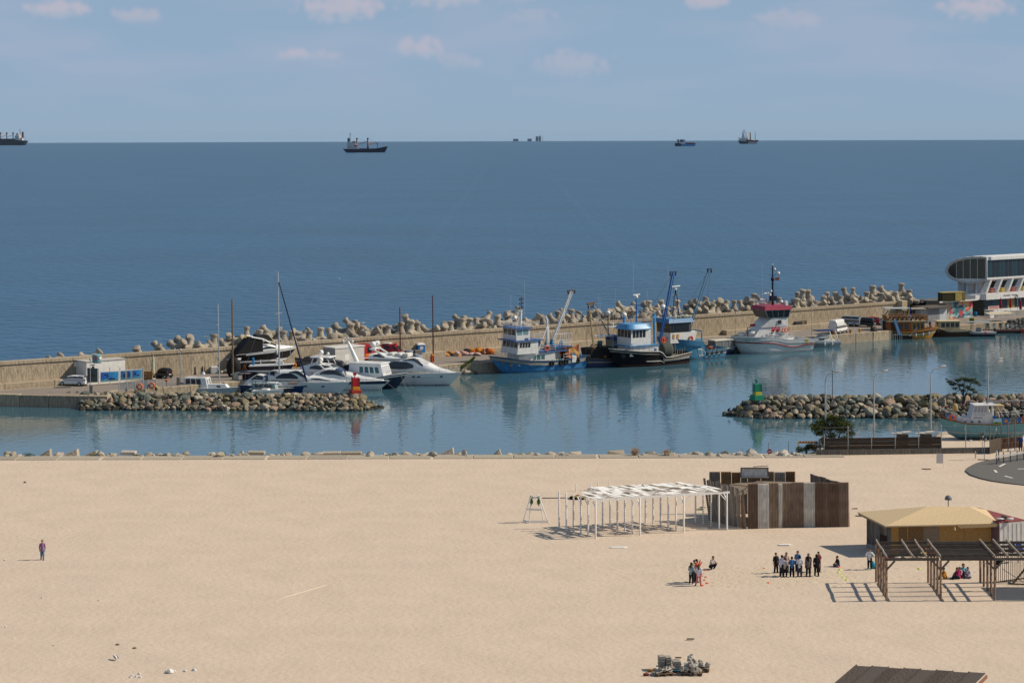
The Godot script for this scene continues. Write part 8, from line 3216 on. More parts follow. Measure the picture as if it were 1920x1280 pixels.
	for q in [[261.5,724.5,731.8,"left orange lifebuoy hung on the quay's mesh fence"],[284.5,722.5,729.6,"right orange lifebuoy hung on the quay's mesh fence"]]:
		var c:=spot(q[0],q[2],QUAY)
		g=G()
		g.ring(Vector3.ZERO,Basis(Vector3.RIGHT,PI/2),.36,.13,16,8)
		var lb:=thing("lifebuoy",q[3],"lifebuoy",V(c.x,height_at(q[0],q[1],c.z),c.z+.18))
		part(g,"ring",paint(.66,.17,.06,.6),lb)
		g=G()
		for k in 4:
			var t:=PI/4+k*PI/2
			g.ring(V(cos(t)*.36,sin(t)*.36,0),Basis(V(cos(t),sin(t),0),V(-sin(t),cos(t),0),V(0,0,1)),.125,.022,8,5)
		part(g,"band",wht,lb)
	g=G()
	g.tube(V(0,0,0),V(0,.75,0),.05)
	o=thing("orange_post","low post with an orange head beside the mesh fence","post",spot(311.5,724.5,QUAY))
	part(g,"stem",paint(.1,.1,.1,.7),o)
	part(G().ball(V(0,.85,0),V(.26,.16,.2),8),"head",paint(.5,.07,.03,.6),o)
	# closed cream parasol
	o=thing("closed_parasol","tall closed cream parasol beside the tiny black car","parasol",spot(285.5,711,QUAY))
	part(G().tube(Vector3.ZERO,V(0,3.3,0),.05),"pole",paint(.4,.36,.28,.7),o)
	part(G().lathe([U(.0,.65),U(.30,.75),U(.34,1.2),U(.22,1.7),U(.30,2.0),U(.17,2.4),U(.22,2.6),U(.14,3.1),U(.03,3.45),U(.0,3.5)],9,Vector3.ZERO,Basis(V(0,0,1),-.03)),"canopy",paint(.50,.49,.38,.85,"cloth"),o)
	part(G().lathe([U(.0,0),U(.5,.0),U(.45,.14),U(.0,.15)],10),"foot",paint(.4,.4,.38,.8),o)
	# woven wood stack
	o=thing("wood_crates","stack of orange brown wooden lath crates left of the cream parasol","crates",spot(276,712,QUAY),.1)
	for k in 7:
		for j in 3:
			part(G().soft_box(V(-.62+.21*k,.24+.42*j,.05*((k+j) % 2)),V(.17,.38,.5),.03),"lath",[paint(.36,.20,.07,.85,"wood"),paint(.28,.15,.055,.85,"wood")][(k+j) % 2],o)
	# barrel posts and white tank further along
	var post_names:=["leftmost pair of dark iron posts before the sea wall","second pair of dark iron posts before the sea wall"]
	for q in [[362,702,0],[379.5,701,1]]:
		o=thing("iron_posts",post_names[q[2]],"posts",spot(q[0],q[1],QUAY))
		for x in [-.45,.0,.3]:
			part(G().tube(V(x,0,0),V(x,1.1+.2*absf(x),0),.07).box(V(x,.05,0),V(.35,.1,.3)),"post",paint(.035,.032,.03,.9),o)
	o=thing("white_tank","white plastic tank cube before the sea wall left of the propped yacht","tank",spot(401,700,QUAY),.3)
	part(G().soft_box(V(0,.55,0),V(1.1,1.0,1.0),.08),"tank",paint(.55,.55,.53,.5),o)
	g=G()
	for x in [-.56,.56]:
		for z in [-.52,.52]:
			g.box(V(x,.55,z),V(.05,1.1,.05))
	g.box(V(0,.03,0),V(1.2,.08,1.1))
	part(g,"cage",paint(.3,.3,.3,.6),o)
	o=thing("scrap_heap","small heap of yellow and grey scrap between the white tank and the boat stands","scrap",spot(420,700,QUAY))
	for k in 9:
		g=G()
		g.rock(V(.34,.26,.3),rng,6)
		var mi:=part(g,"scrap",[paint(.52,.38,.10,.8),paint(.25,.22,.2,.8),paint(.5,.46,.36,.8)][k % 3],o)
		mi.position=V(-.9+.24*k,.22+.2*(k % 2),.1*(k % 3))
	# yellow loader behind the propped yacht's bow
	o=thing("yellow_loader","yellow loader with a dark jib behind the bow of the propped yacht","loader",spot(541,687,QUAY),.2)
	part(G().soft_box(V(-.5,1.1,0),V(1.8,1.5,1.4),.12),"body",paint(.50,.33,.04,.6,"grime"),o)
	part(G().soft_box(V(.9,1.5,0),V(.9,1.1,1.2),.1),"tank",paint(.55,.40,.10,.6,"grime"),o)
	part(G().beam(V(-.4,1.5,.8),V(2.0,1.1,.8),.25,.35),"jib",paint(.04,.04,.045,.7),o)
	for x in [-1.0,.9]:
		for z in [-.7,.7]:
			part(G().lathe([U(.0,-.14),U(.38,-.14),U(.4,.0),U(.38,.14),U(.0,.14)],12,V(x,.4,z),Basis(Vector3.RIGHT,PI/2)),"wheel",paint(.015,.015,.015,.8),o)
	g=G()
	g.soft_box(V(0,.5,0),V(.9,.5,.5),.08)
	g.beam(V(-.5,0,0),V(-.2,.6,0),.1,.1)
	g.beam(V(.5,0,0),V(.2,.6,0),.1,.1)
	single(g,"orange_trestle",paint(.52,.17,.03,.6),"small orange trestle in front of the yellow loader","trestle",spot(550,690.5,QUAY))
	# net heaps
	for q in [[848,667,1.5,0,"flat heap of orange and white fishing net, leftmost of the net heaps"],[864,666.5,1.5,1,"low heap of pinkish fishing net between two other net heaps"],[876,664.5,.9,2,"dark heap of wound fishing net right of the pinkish net"],[903,664.0,2.0,3,"big heap of orange fishing net beside the blue trawler's bow"],[887,666.0,1.0,1,"low pale pink heap of fishing net before the big orange heap"]]:
		o=thing("fishing_net_heap",q[4],"fishing net",spot(q[0],q[1],QUAY))
		var cols:Array=[[paint(.52,.27,.10,.95,"stone"),paint(.58,.50,.44,.95,"stone")],[paint(.55,.33,.30,.95,"stone"),paint(.60,.45,.42,.95,"stone")],[paint(.05,.04,.035,.95,"stone"),paint(.09,.06,.05,.95,"stone")],[paint(.58,.20,.02,.95,"stone"),paint(.50,.10,.02,.95,"stone"),paint(.60,.30,.04,.95,"stone")]][q[3]]
		for k in (5 if q[2]<1.2 else 11):
			g=G()
			g.ball(Vector3.ZERO,V(rnd(.4,.8),rnd(.2,.42)*(1.35 if q[3]>1 else .9),rnd(.4,.7)),9)
			var mi:=part(g,"net_fold",cols[k % cols.size()],o)
			var x:=rnd(-q[2],q[2])
			mi.position=V(x,rnd(.1,.45)*(1.0-absf(x)/q[2]*.6)*(2.2 if q[3]==3 else 1.3),rnd(-.6,.6))
			mi.rotation=V(rnd(-.3,.3),rng.randf()*3.0,rnd(-.3,.3))
	o=thing("orange_pump","bright orange and red stand at the foot of the tall rust brown pole","stand",spot(809,680,QUAY))
	part(G().soft_box(V(0,.5,0),V(.4,1.0,.4),.06),"post",paint(.5,.08,.02,.6),o)
	part(G().ball(V(.1,1.15,0),V(.25,.25,.25),9),"head",paint(.6,.16,.03,.6),o)
	g=G()
	for k in 5:
		g.tube(V(-1.6+.9*k,0,0),V(-1.6+.9*k,.5,0),.04)
	g.beam(V(-1.8,.5,0),V(2.2,.45,0),.06,.08)
	single(g,"low_rail",paint(.12,.09,.07,.8),"low dark rail at the quay edge right of the big flybridge yacht","railing",spot(858,690,QUAY),.6)
	# dumpster by the wall behind the rescue boat
	o=thing("dumpster","grey dumpster with a dark lid by the sea wall behind the rescue boat","dumpster",spot(1496,617.5,QUAY),.4)
	part(G().soft_box(V(0,.75,0),V(1.5,1.1,1.0),.08),"bin",paint(.08,.085,.085,.7,"grime"),o)
	part(G().soft_box(V(0,1.36,0),V(1.56,.14,1.06),.06),"lid",paint(.03,.03,.03,.6),o)
	o=thing("brown_cage","brown wire cage right of the dumpster by the sea wall","cage",spot(1505,616.5,QUAY),.4)
	g=G()
	for k in 8:
		g.box(V(-.6+.17*k,.75,.5),V(.05,1.5,.04))
		g.box(V(.6,.75,-.5+.14*k),V(.04,1.5,.05))
	g.box(V(0,1.5,.5),V(1.3,.06,.06))
	g.box(V(0,.06,0),V(1.3,.08,1.1))
	g.box(V(0,.75,-.5),V(1.3,1.5,.04))
	part(g,"frame",paint(.10,.06,.04,.8),o)
	for q in [[1564,627.5,"left rusty orange mooring bollard on the pale quay edge"],[1595,624.5,"middle rusty orange mooring bollard on the pale quay edge"],[1612.5,623,"yellow orange mooring bollard right of the white delivery van"]]:
		g=G()
		g.lathe([U(.26,0),U(.2,.12),U(.18,.4),U(.28,.48),U(.26,.6),U(.0,.62)],10)
		single(g,"mooring_bollard",paint(.45,.22,.05,.8,"grime") if q[0]>1600 else paint(.33,.14,.05,.85,"grime"),q[2],"bollard",spot(q[0],q[1],QUAY)+V(0,.02,.1))
	g=G()
	g.rock(V(.75,.75,.6),rng,5)
	single(g,"black_bag",paint(.04,.035,.035,.8),"black bag left lying on the quay left of the orange boat","bag",spot(1639,621,QUAY)+V(0,.3,0))
	g=G()
	g.soft_box(V(0,.9,0),V(.75,1.8,.6),.15)
	single(g,"dark_cabinet",paint(.018,.018,.02,.6,"grime"),"upright dark cabinet at the quay edge just left of the orange boat","cabinet",spot(1656,619.5,QUAY)+V(.2,0,0))
	g=G()
	g.soft_box(V(0,.5,0),V(.8,1.0,.7),.08)
	single(g,"green_bin",paint(.13,.13,.02,.7),"dull yellow green bin between the brown boat and the mural shed","bin",spot(1823,606,QUAY))
	g=G()
	g.lathe([U(.0,0),U(.3,.0),U(.32,.8),U(.3,.85),U(.0,.86)],10)
	single(g,"blue_barrel",paint(.02,.16,.34,.5),"blue barrel beside the right end of the mural","barrel",spot(1830,593,QUAY))
	# tyre fender and weeds on the left quay face
	g=G()
	g.ring(Vector3.ZERO,Basis(Vector3.RIGHT,PI/2),.42,.18,14,7)
	single(g,"tyre_fender",paint(.012,.012,.012,.8),"black tyre hung on the left quay face","tyre",spot(38,748,.9)+V(0,0,.5))
	# pale slab and rubble where the quay meets the trawler's bow
	var rocks:Array=kept.rocks
	var tones:Array=kept.rock_tones
	for k in 16:
		var mi:=laid(rocks[k % 9],"boulder",tones[[2,3,3,6,4][k % 5]],self)
		mi.position=spot(868+k*2.7,699-.35*k+(k % 3),.15)+V(0,.1*(k % 4),-.4)
		mi.scale=Vector3.ONE*rnd(.45,.95)
		mi.rotation=V(0,rng.randf()*6.0,rnd(-.3,.3))
		tag(mi,"boulder lying at the water's edge between the flybridge yacht and the blue trawler","boulder","boulders at the quay corner")
	g=G()
	g.path([V(-1.2,.2,0),V(-.2,.5,0),V(1.0,1.3,0),V(1.6,1.9,0)],.35,8,.18)
	single(g,"mossy_log",paint(.14,.18,.03,.95,"stone"),"green weed covered log sloping at the quay corner before the blue trawler","log",spot(871,692,.8))
	# harbour lights
	o=thing("red_harbour_light","red harbour light with an orange band at the tip of the left rubble arm","harbour light",spot(666,742.5,1.5)+V(0,0,-.3),.35)
	o.scale=V(.95,.68,.95)
	beacon_light(o,paint(.40,.02,.022,.5),paint(.60,.24,.02,.5),paint(.42,.05,.035,.7,"grime"),true)
	o=thing("green_harbour_light","green harbour light with a yellow band at the tip of the right rubble arm","harbour light",spot(1420.5,748.5,2.15)+V(0,0,-.3),.35)
	o.scale=V(.92,.6,.92)
	beacon_light(o,paint(.0,.19,.10,.45),paint(.50,.42,.05,.5),paint(.03,.28,.16,.6,"grime"),false)
	gull(spot(1405.5,747.5,2.1)+V(0,.1,0),2.4,"brownish gull standing left of the green harbour light")
	gull(spot(1367,771.5,.5),.4,"black cormorant on the tip of the right rubble arm",false,true)
	gull(spot(1630,746,2.55),.4,"dark bird sitting on the right rubble arm behind the second lamp post",false,true)

func beacon_light(o:Node3D,col:Material,band:Material,block:Material,red:bool)->void:
	var g:=G()
	if red:
		g.soft_box(V(0,.05,0),V(1.5,1.0,1.5),.04)
		part(g,"concrete_foot",paint(.42,.40,.37,.9,"concrete"),o)
		g=G()
		g.soft_box(V(0,.86,0),V(1.52,.62,1.52),.03)
	else:
		g.soft_box(V(0,.35,0),V(1.5,1.1,1.5),.04)
	part(g,"base_block",block,o)
	var y:=1.18 if red else .9
	part(G().soft_box(V(0,y+.34,0),V(1.0,.68,1.0),.05),"coloured_band",band,o)
	part(G().soft_box(V(-.1,y+1.55,0),V(.85,1.75,.85),.06),"tower",col,o)
	part(G().soft_box(V(.46,y+1.5,.05),V(.2,1.7,.72),.03),"solar_panel",paint(.03,.025,.03,.3),o)
	part(G().box(V(.575,y+1.5,.05),V(.02,1.8,.1)),"pale_edge",white(.55),o)
	for q in [[-.48,.4],[-.48,-.4],[.3,.4]]:
		part(G().tube(V(q[0],y,q[1]),V(q[0],y+2.7,q[1]),.05),"upright",col,o)
	g=G()
	g.tube(V(-.1,y+2.4,0),V(-.1,y+3.2,0),.07)
	if red:
		g.soft_box(V(-.1,y+3.2,0),V(.42,.55,.42),.05)
	else:
		g.lathe([U(.0,y+2.95),U(.28,y+3.0),U(.1,y+3.5),U(.03,y+3.85),U(.0,y+3.86)],10,V(-.1,0,0))
	part(g,"lantern",col,o)

# ---------------------------------------------------------------- the shore: rocks between sand and water
func build_shore()->void:
	var rocks:Array=kept.rocks
	var pale:Array=[paint(.44,.385,.30,.95,"stone"),paint(.50,.44,.355,.95,"stone"),paint(.40,.345,.255,.95,"stone"),paint(.54,.49,.42,.95,"stone")]
	# big cut blocks: [u left, u right, rows high, slope]
	var wedge_label:=["big wedge shaped pale block at the water's edge, leftmost of three wedges","big wedge shaped pale block, middle one of three at the left of the shore","long low wedge block, rightmost of three at the left of the shore","large pyramid shaped block on the shore below the flybridge yacht","rounded pyramid block on the shore below the blue trawler","low wedge block on the shore below the black trawler","long flat topped block on the shore left of the dry shrubs"]
	var wi:=0
	for q in [[61,87,12.5,.8],[103,139,12,.8],[141,175,9.5,.8],[817,852,15.0,.75],[921,945,12.5,.5],[1067,1093,7.5,.1],[1139,1175,10.0,.06]]:
		var c:=spot((q[0]+q[1])/2.0,857.0,BEACH-.3)+V(0,0,-2.2)
		var w:float=(q[1]-q[0])/FOCAL*absf(c.z)
		var h:float=height_at((q[0]+q[1])/2.0,853.5-q[2],c.z)-BEACH+1.2
		c.y=BEACH-1.2
		var g:=G()
		var t:float=(q[3]-.5)*w
		g.hexa(PV([V(-w/2,0,.8),V(w/2,0,.6),V(w/2,0,-.8),V(-w/2,0,-.8),
			V(-w/2+w*(.1 if q[3]<.4 else .04),h*(.95 if q[3]<.4 else .42),.4),V(t+w*.12 if q[3]>.4 else w*.42,h*(1.0 if q[3]>.4 else .7),.4),V(t+w*.16 if q[3]>.4 else w*.42,h*.98,-.4),V(-w/2+w*.1,h*(.9 if q[3]<.4 else .5),-.5)]))
		single(g,"shore_block",pale[wi % 4],wedge_label[wi],"block",c)
		wi+=1
	# long slabs
	var slab_label:=["long flat concrete slab lying on the shore in the left half, left of two","long flat concrete slab lying on the shore right of its twin","broken pale slab on the shore near the left wedges","rough pale slab on the shore left of the long flat slabs"]
	wi=0
	for q in [[600,636,6.5],[637,675,6.5],[220,248,8.0],[460,492,7.5]]:
		var c:=spot((q[0]+q[1])/2.0,857.0,BEACH-.3)+V(0,0,-2.0)
		var w:float=(q[1]-q[0])/FOCAL*absf(c.z)
		var g:=G()
		var h:float=height_at((q[0]+q[1])/2.0,853.5-q[2],c.z)-BEACH+.3
		g.soft_box(V(0,h/2.0,0),V(w,h,1.2),.06,Basis(V(0,0,1),rnd(-.02,.02)))
		single(g,"shore_slab",pale[(wi+1) % 4],slab_label[wi],"slab",c)
		wi+=1
	# boulders
	var groups:=[[2,30,6],[88,100,2],[176,215,5],[246,330,11],[318,352,4],[385,460,9],[492,540,6],[560,600,4],[676,700,3],[708,760,9],[775,812,7],[855,880,5],[955,1010,8],[1025,1062,5],[1205,1240,5],[1244,1270,5],[1290,1340,8],[1345,1392,5],[1400,1424,3],[1458,1492,8],[1494,1512,3]]
	for q in groups:
		for k in q[2]:
			var u:=lerpf(q[0],q[1],(k+rng.randf())/q[2])
			var back:=rnd(.5,4.0)
			var mi:=laid(rocks[rng.randi() % 9],"boulder",pale[rng.randi() % 4],self)
			var s:=rnd(.32,.78)
			var c:=spot(u,857.0,BEACH)
			mi.position=V(c.x,height_at(u,853.0-rnd(.0,6.0)*s/.6,c.z-back)-s*.5,c.z-back)
			mi.scale=V(s*rnd(.9,1.4),s,s)
			mi.rotation=V(rnd(-.3,.3),rng.randf()*6.0,rnd(-.3,.3))
			tag(mi,"pale boulder in the ragged line of stones between the sand and the harbour water","boulder","boulders along the sand edge")
	var big_label:=["large pale boulder with a flat face left of the no entry sign","white sharp topped stone right of the pyramid block","largest of the white boulders right of the no entry sign"]
	wi=0
	for q in [[1410.5,22,11],[870,9,11],[1472,20,11]]:
		var c:=spot(q[0],858.0,BEACH)+V(0,0,-1.5)
		var g:=G()
		var w:float=q[1]/FOCAL*absf(c.z)
		var h:float=q[2]/FOCAL*absf(c.z)
		g.rock(V(w*.62,h*.85,w*.5),rng,8)
		single(g,"boulder",pale[3],big_label[wi],"boulder",V(c.x,height_at(q[0],853.0-q[2],c.z)-h*.75,c.z))
		wi+=1

# ---------------------------------------------------------------- plants
func leaf_paint(r:float,g:float,b:float)->StandardMaterial3D:
	var m:=paint(r,g,b,.7,"cloth")
	if not m.backlight_enabled:
		m.backlight_enabled=true
		m.backlight=Color(r*.9,g,b*.5).linear_to_srgb()
	return m

func leaf(g:Geo,c:Vector3,s:float,r:RandomNumberGenerator)->void:
	var b:=Basis.from_euler(V(r.randf_range(-.9,.9),r.randf()*TAU,r.randf_range(-.9,.9)))
	var p:=PV([c+b*V(-s,0,0),c+b*V(0,.1*s,.36*s),c+b*V(s,-.12*s,0),c+b*V(0,.1*s,-.36*s)])
	g.add(p,PackedInt32Array(),PackedInt32Array([0,1,2,0,2,3]),false)

func leaf_ball(at:Vector3,r:Vector3,n:int,s:float,seed_:int)->Geo:
	var g:=G()
	var rr:=RandomNumberGenerator.new()
	rr.seed=seed_
	for k in n:
		var d:=V(rr.randfn(),rr.randfn(),rr.randfn()).normalized()*pow(rr.randf(),.4)
		leaf(g,at+d*r,s*rr.randf_range(.7,1.3),rr)
	return g

# A small tree: trunk and limbs, and leaf clumps set round the limb ends.
func tree(called:String,label:String,category:String,at:Vector3,clumps:Array,leaves:int,size:float,m1:Material,m2:Material,seed_:int,trunks:Array)->void:
	var o:=thing(called,label,category,at)
	var r:=RandomNumberGenerator.new()
	r.seed=seed_
	var bark:=paint(.10,.075,.055,.9,"wood")
	var g:=G()
	for t in trunks:
		g.path(t,.13,6,.05)
	part(g,"trunk",bark,o)
	g=G()
	for c in clumps:
		var best:Vector3=trunks[0][-1]
		for t in trunks:
			for p in t:
				if p.distance_to(c[0])<best.distance_to(c[0]):
					best=p
		g.path([best,best.lerp(c[0],.5)+V(0,.08,0),c[0]],.05,5,.015)
	part(g,"limbs",bark,o)
	var a:=G()
	var b:=G()
	var total:=.0
	for c in clumps:
		total+=pow(c[1],2.4)
	for c in clumps:
		var n:=int(leaves*pow(c[1],2.4)/total)
		for k in n:
			var d:Vector3=V(r.randfn(),r.randfn()*c[2],r.randfn()).normalized()*pow(r.randf(),.38)*c[1]*r.randf_range(.7,1.15)
			d.y*=c[2]
			leaf(a if r.randf()<.6 else b,c[0]+d,size*r.randf_range(.6,1.35),r)
	part(a,"crown",m1,o)
	part(b,"crown",m2,o)

func build_plants()->void:
	var r:=RandomNumberGenerator.new()
	r.seed=12
	# dense shrub by the first lamp post
	var base:=spot(1563,833,BEACH)
	var clumps:=[]
	for q in [[-1.9,1.9,.75],[-1.2,2.35,.8],[-.4,2.75,.75],[.4,2.6,.75],[1.1,2.35,.8],[1.7,1.8,.7],[2.0,1.1,.6],[.9,1.5,.75],[-.6,1.7,.8],[.2,1.9,.7],[-1.5,1.2,.6],[-.2,.9,.7],[1.3,.7,.6],[2.2,.5,.4],[-2.3,2.0,.4],[.2,3.0,.4]]:
		clumps.append([V(q[0],q[1],r.randf_range(-.7,.7)),q[2],.72])
	tree("green_shrub","dense green shrub around the leftmost curved lamp post behind the fence end","shrub",base,clumps,5200,.13,leaf_paint(.10,.115,.022),leaf_paint(.055,.075,.016),5,[[V(0,-.3,0),V(-.2,.8,0),V(-.5,1.8,.1)],[V(.2,-.3,0),V(.6,.8,.1),V(.9,1.7,0)]])
	var clump2:=[]
	for k in 7:
		clump2.append([V(r.randf_range(-.9,.9),r.randf_range(.4,1.7),r.randf_range(-.3,.3)),r.randf_range(.3,.5),1.2])
	tree("dry_bush","brown half dry bush behind the thin posts at the fence end","shrub",spot(1537,850,BEACH),clump2,1300,.09,paint(.13,.085,.045,.9),paint(.09,.075,.03,.9),8,[[V(0,-.2,0),V(.1,.7,0),V(0,1.5,0)]])
	var clump3:=[]
	for k in 9:
		clump3.append([V(r.randf_range(-1.4,1.3),r.randf_range(.25,.75),r.randf_range(-.4,.4)),r.randf_range(.3,.48),.9])
	tree("low_green_bush","low green bush behind the red and yellow striped barrier","bush",spot(1514,850,BEACH)+V(0,0,-.6),clump3,1500,.09,leaf_paint(.06,.085,.025),leaf_paint(.035,.055,.018),9,[[V(0,-.2,0),V(0,.5,0)]])
	# tree on the far rubble arm
	base=spot(1806,753,2.3)
	clumps=[]
	for q in [[-1.7,2.6,.42],[-1.2,2.2,.5],[-.6,2.75,.5],[.1,2.95,.5],[.7,2.7,.55],[1.3,2.85,.5],[1.8,2.45,.45],[2.15,2.2,.35],[-.9,1.65,.42],[-.2,2.1,.5],[.6,1.9,.45],[1.2,1.6,.45],[1.7,1.15,.38],[-1.0,1.0,.35],[.9,1.0,.35],[.2,1.4,.4],[-2.0,2.85,.22]]:
		clumps.append([V(q[0],q[1],r.randf_range(-.6,.6)),q[2],.62])
	tree("small_tree","small open crowned tree growing on the right rubble arm","tree",base,clumps,2600,.11,leaf_paint(.085,.10,.025),leaf_paint(.05,.06,.02),15,[[V(0,-.4,0),V(.05,.8,0),V(-.3,1.6,0),V(-.7,2.3,0)],[V(.1,-.4,0),V(.3,.8,.1),V(.7,1.6,0),V(1.1,2.4,0)],[V(.05,-.4,0),V(.1,1.0,-.1),V(.2,2.4,0)]])
	clumps=[]
	for q in [[-.5,.5,.3],[.0,.65,.32],[.5,.45,.3],[.2,.25,.3],[-.3,.2,.3]]:
		clumps.append([V(q[0],q[1],0),q[2],.8])
	tree("small_bush","small bush on the right rubble arm beside the third lamp post","bush",spot(1741,751,2.4),clumps,520,.09,leaf_paint(.07,.085,.03),leaf_paint(.045,.055,.02),21,[[V(0,-.2,0),V(.1,.5,0)]])
	# dry bushes at the sand edge
	var dry:=paint(.45,.30,.17,.9)
	var names:=["larger dry straw coloured bush at the sand edge","smaller dry straw coloured bush at the sand edge, right of the larger one"]
	var k:=0
	for q in [[1191.5,.85],[1252,.68]]:
		var g:=G()
		for j in 150:
			var d:Vector3=V(r.randfn()*.55,r.randf_range(.6,1.3),r.randfn()*.4).normalized()*r.randf_range(.6,1.15)*q[1]
			g.tube(V(r.randf_range(-.1,.1),-.1,0),d,.012,.006,3)
			for m in 2:
				leaf(g,d*r.randf_range(.7,1.0),.05,r)
		single(g,"dry_bush",dry,names[k],"bush",spot(q[0],858,BEACH)+V(0,.05,-1.2))
		k+=1
	# low green weeds among the shore stones
	var weed_names:=["roundish dark green weed at the far left of the shore","green weed at the foot of the rightmost left wedge block","flat green weed among the pale stones left of the middle","small green weed right of the flat weed among pale stones","dark green weed on top of a block near the left middle of the shore","thin green weed beside stones below the flybridge yacht"]
	k=0
	for q in [[47,.75,.3],[170,.5,.15],[252,.5,.2],[302,.5,.16],[413,.55,.35],[728,.5,.2]]:
		var g:=leaf_ball(V(0,q[2]*.5,0),V(q[1],q[2],.4),260,.08,40+k)
		single(g,"green_weed",leaf_paint(.075,.10,.03),weed_names[k],"plant",spot(q[0],858,BEACH)+V(0,-.1,-1.3))
		k+=1
	for q in [[128,736.5,"green tuft on the quay edge left of the slim lamp"],[144,736.5,"second green tuft on the quay edge near the slim lamp"]]:
		var g:=leaf_ball(V(0,.1,0),V(.3,.18,.2),60,.08,int(q[0]))
		single(g,"green_tuft",leaf_paint(.12,.14,.03),q[2],"plant",spot(q[0],q[1],QUAY))

# ---------------------------------------------------------------- loose things on the sand
func build_beach_things()->void:
	var g:Geo
	# flat cones of the game
	var cone:=thing("marker_cone","","cone",Vector3.ZERO)
	g=G()
	g.lathe([U(.16,.0),U(.155,.02),U(.045,.10),U(.03,.105),U(.03,.09)],12)
	part(g,"disc",paint(.62,.10,.04,.5),cone)
	var red:=[[1323,1070.5,"orange marker cone right of the crouching person's shadow"],[1316.5,1077.5,"orange marker cone half hidden behind the person in pink trousers"],[1324,1083,"orange marker cone right of the pink trousers, upper of two close ones"],[1321.5,1089,"orange marker cone right of the pink trousers, second from below"],[1326.5,1094.5,"orange marker cone in front, right of the group of four"],[1317,1098.5,"orange marker cone at the foot of the person in pink trousers"],[1433,1067,"orange marker cone alone left of the big group, farther one"],[1441,1094,"orange marker cone alone left of the big group, nearer one"],[1573,1064,"orange marker cone in front of the sitting boy"]]
	for k in red.size():
		var c:=cone if k==0 else again(cone,red[k][2],Vector3.ZERO)
		c.set_meta("label",red[k][2])
		c.position=spot(red[k][0],red[k][1],BEACH)+V(0,.02,0)
		c.set_meta("group","flat marker cones on the sand")
	var yel:=thing("marker_cone","","cone",Vector3.ZERO)
	part(g,"disc",paint(.55,.62,.06,.5),yel)
	var yl:=[[1575.5,1069,"yellow marker cone nearest the sitting boy"],[1573,1074.5,"second yellow marker cone from the sitting boy"],[1577.5,1079.5,"middle one of five yellow marker cones in a row"],[1581.5,1083.5,"fourth yellow marker cone from the sitting boy"],[1588,1089,"yellow marker cone nearest the camera in the row of five"],[1724.5,1067,"single yellow marker cone seen through the dark pergola"]]
	for k in yl.size():
		var c:=yel if k==0 else again(yel,yl[k][2],Vector3.ZERO)
		c.set_meta("label",yl[k][2])
		c.position=spot(yl[k][0],yl[k][1],BEACH)+V(0,.02,0)
		c.set_meta("group","flat marker cones on the sand")
	# bags and clothes by the hut
	var bag:=func(u:float,v:float,s:Vector3,col:Array,label:String)->void:
		var b:=G()
		b.ball(V(0,s.y*.42,0),V(s.x*.5,s.y*.55,s.z*.5),10)
		var o:=thing("bag",label,"bag",spot(u,v,BEACH))
		part(b,"sack",paint(col[0],col[1],col[2],.8,"cloth"),o)
		b=G()
		b.ring(V(0,s.y*.9,0),Basis(Vector3.RIGHT,PI/2),s.x*.16,.02,10,4)
		part(b,"handle",paint(col[0]*.5,col[1]*.5,col[2]*.5,.8),o)
	bag.call(1637,1066.5,V(.45,.62,.35),[.02,.30,.45],"turquoise and blue bag right of the person in the white top")
	bag.call(1643,1066.5,V(.4,.42,.3),[.03,.04,.09],"dark blue bag beside the turquoise bag")
	bag.call(1648,1066.5,V(.35,.4,.3),[.5,.18,.12],"salmon pink bag behind the left posts of the dark pergola")
	bag.call(1654,1066.5,V(.6,.5,.4),[.02,.015,.02],"black bag among the left posts of the dark pergola")
	bag.call(1664,1049,V(.55,.25,.4),[.5,.01,.05],"red bundle by the wall of the plywood hut")
	bag.call(1672,1049,V(.8,.3,.4),[.02,.02,.03],"black bundle right of the red bundle by the hut")
	bag.call(1680,1049,V(.5,.25,.35),[.5,.2,.15],"pink bundle between the black and the white ones by the hut")
	bag.call(1685,1049,V(.6,.3,.35),[.65,.63,.62],"white bundle right of the pink bundle by the hut")
	bag.call(1692,1049,V(.7,.24,.4),[.015,.015,.02],"second black bundle at the right of the row by the hut")
	var blue_names:=["blue jacket hung before the white container, left one","bright blue jacket hung before the white container, right one"]
	for q in [[1897.5,1040,0],[1910.5,1040,1]]:
		var b:=G()
		b.soft_box(V(0,1.25,0),V(.42,.85,.16),.06)
		b.soft_box(V(.24,1.3,0),V(.14,.7,.14),.05,Basis(V(0,0,1),.2))
		b.tube(V(0,0,-.1),V(0,1.8,-.1),.025)
		single(b,"hung_jacket",paint(.02,.10,.42,.8,"cloth") if q[2] else paint(.02,.07,.16,.8,"cloth"),blue_names[q[2]],"jacket",spot(q[0],q[1]+16,BEACH))
	# pallets with paving stones
	var stone:Array=[paint(.44,.395,.33,.95,"stone"),paint(.50,.45,.38,.95,"stone"),paint(.38,.34,.285,.95,"stone"),paint(.56,.53,.47,.95,"stone")]
	var pallet:=func(o:Node3D,w:float,d:float,m:Material)->void:
		for k in 5:
			var b:=G()
			b.box(V(0,.13,-d/2+d*(k+.5)/5),V(w,.025,d/5*.75))
			part(b,"pallet_board",m,o)
		for k in 3:
			var b:=G()
			b.box(V(-w/2+.08+k*(w/2-.08),.06,0),V(.1,.115,d))
			part(b,"pallet_bearer",m,o)
	var wood:=paint(.25,.17,.10,.9,"plank")
	var o:=thing("paving_pallet","neat tall stack of grey paving stones, leftmost of the pallets in the near sand","pallet",spot(1247,1254,BEACH),.12)
	pallet.call(o,1.0,.9,wood)
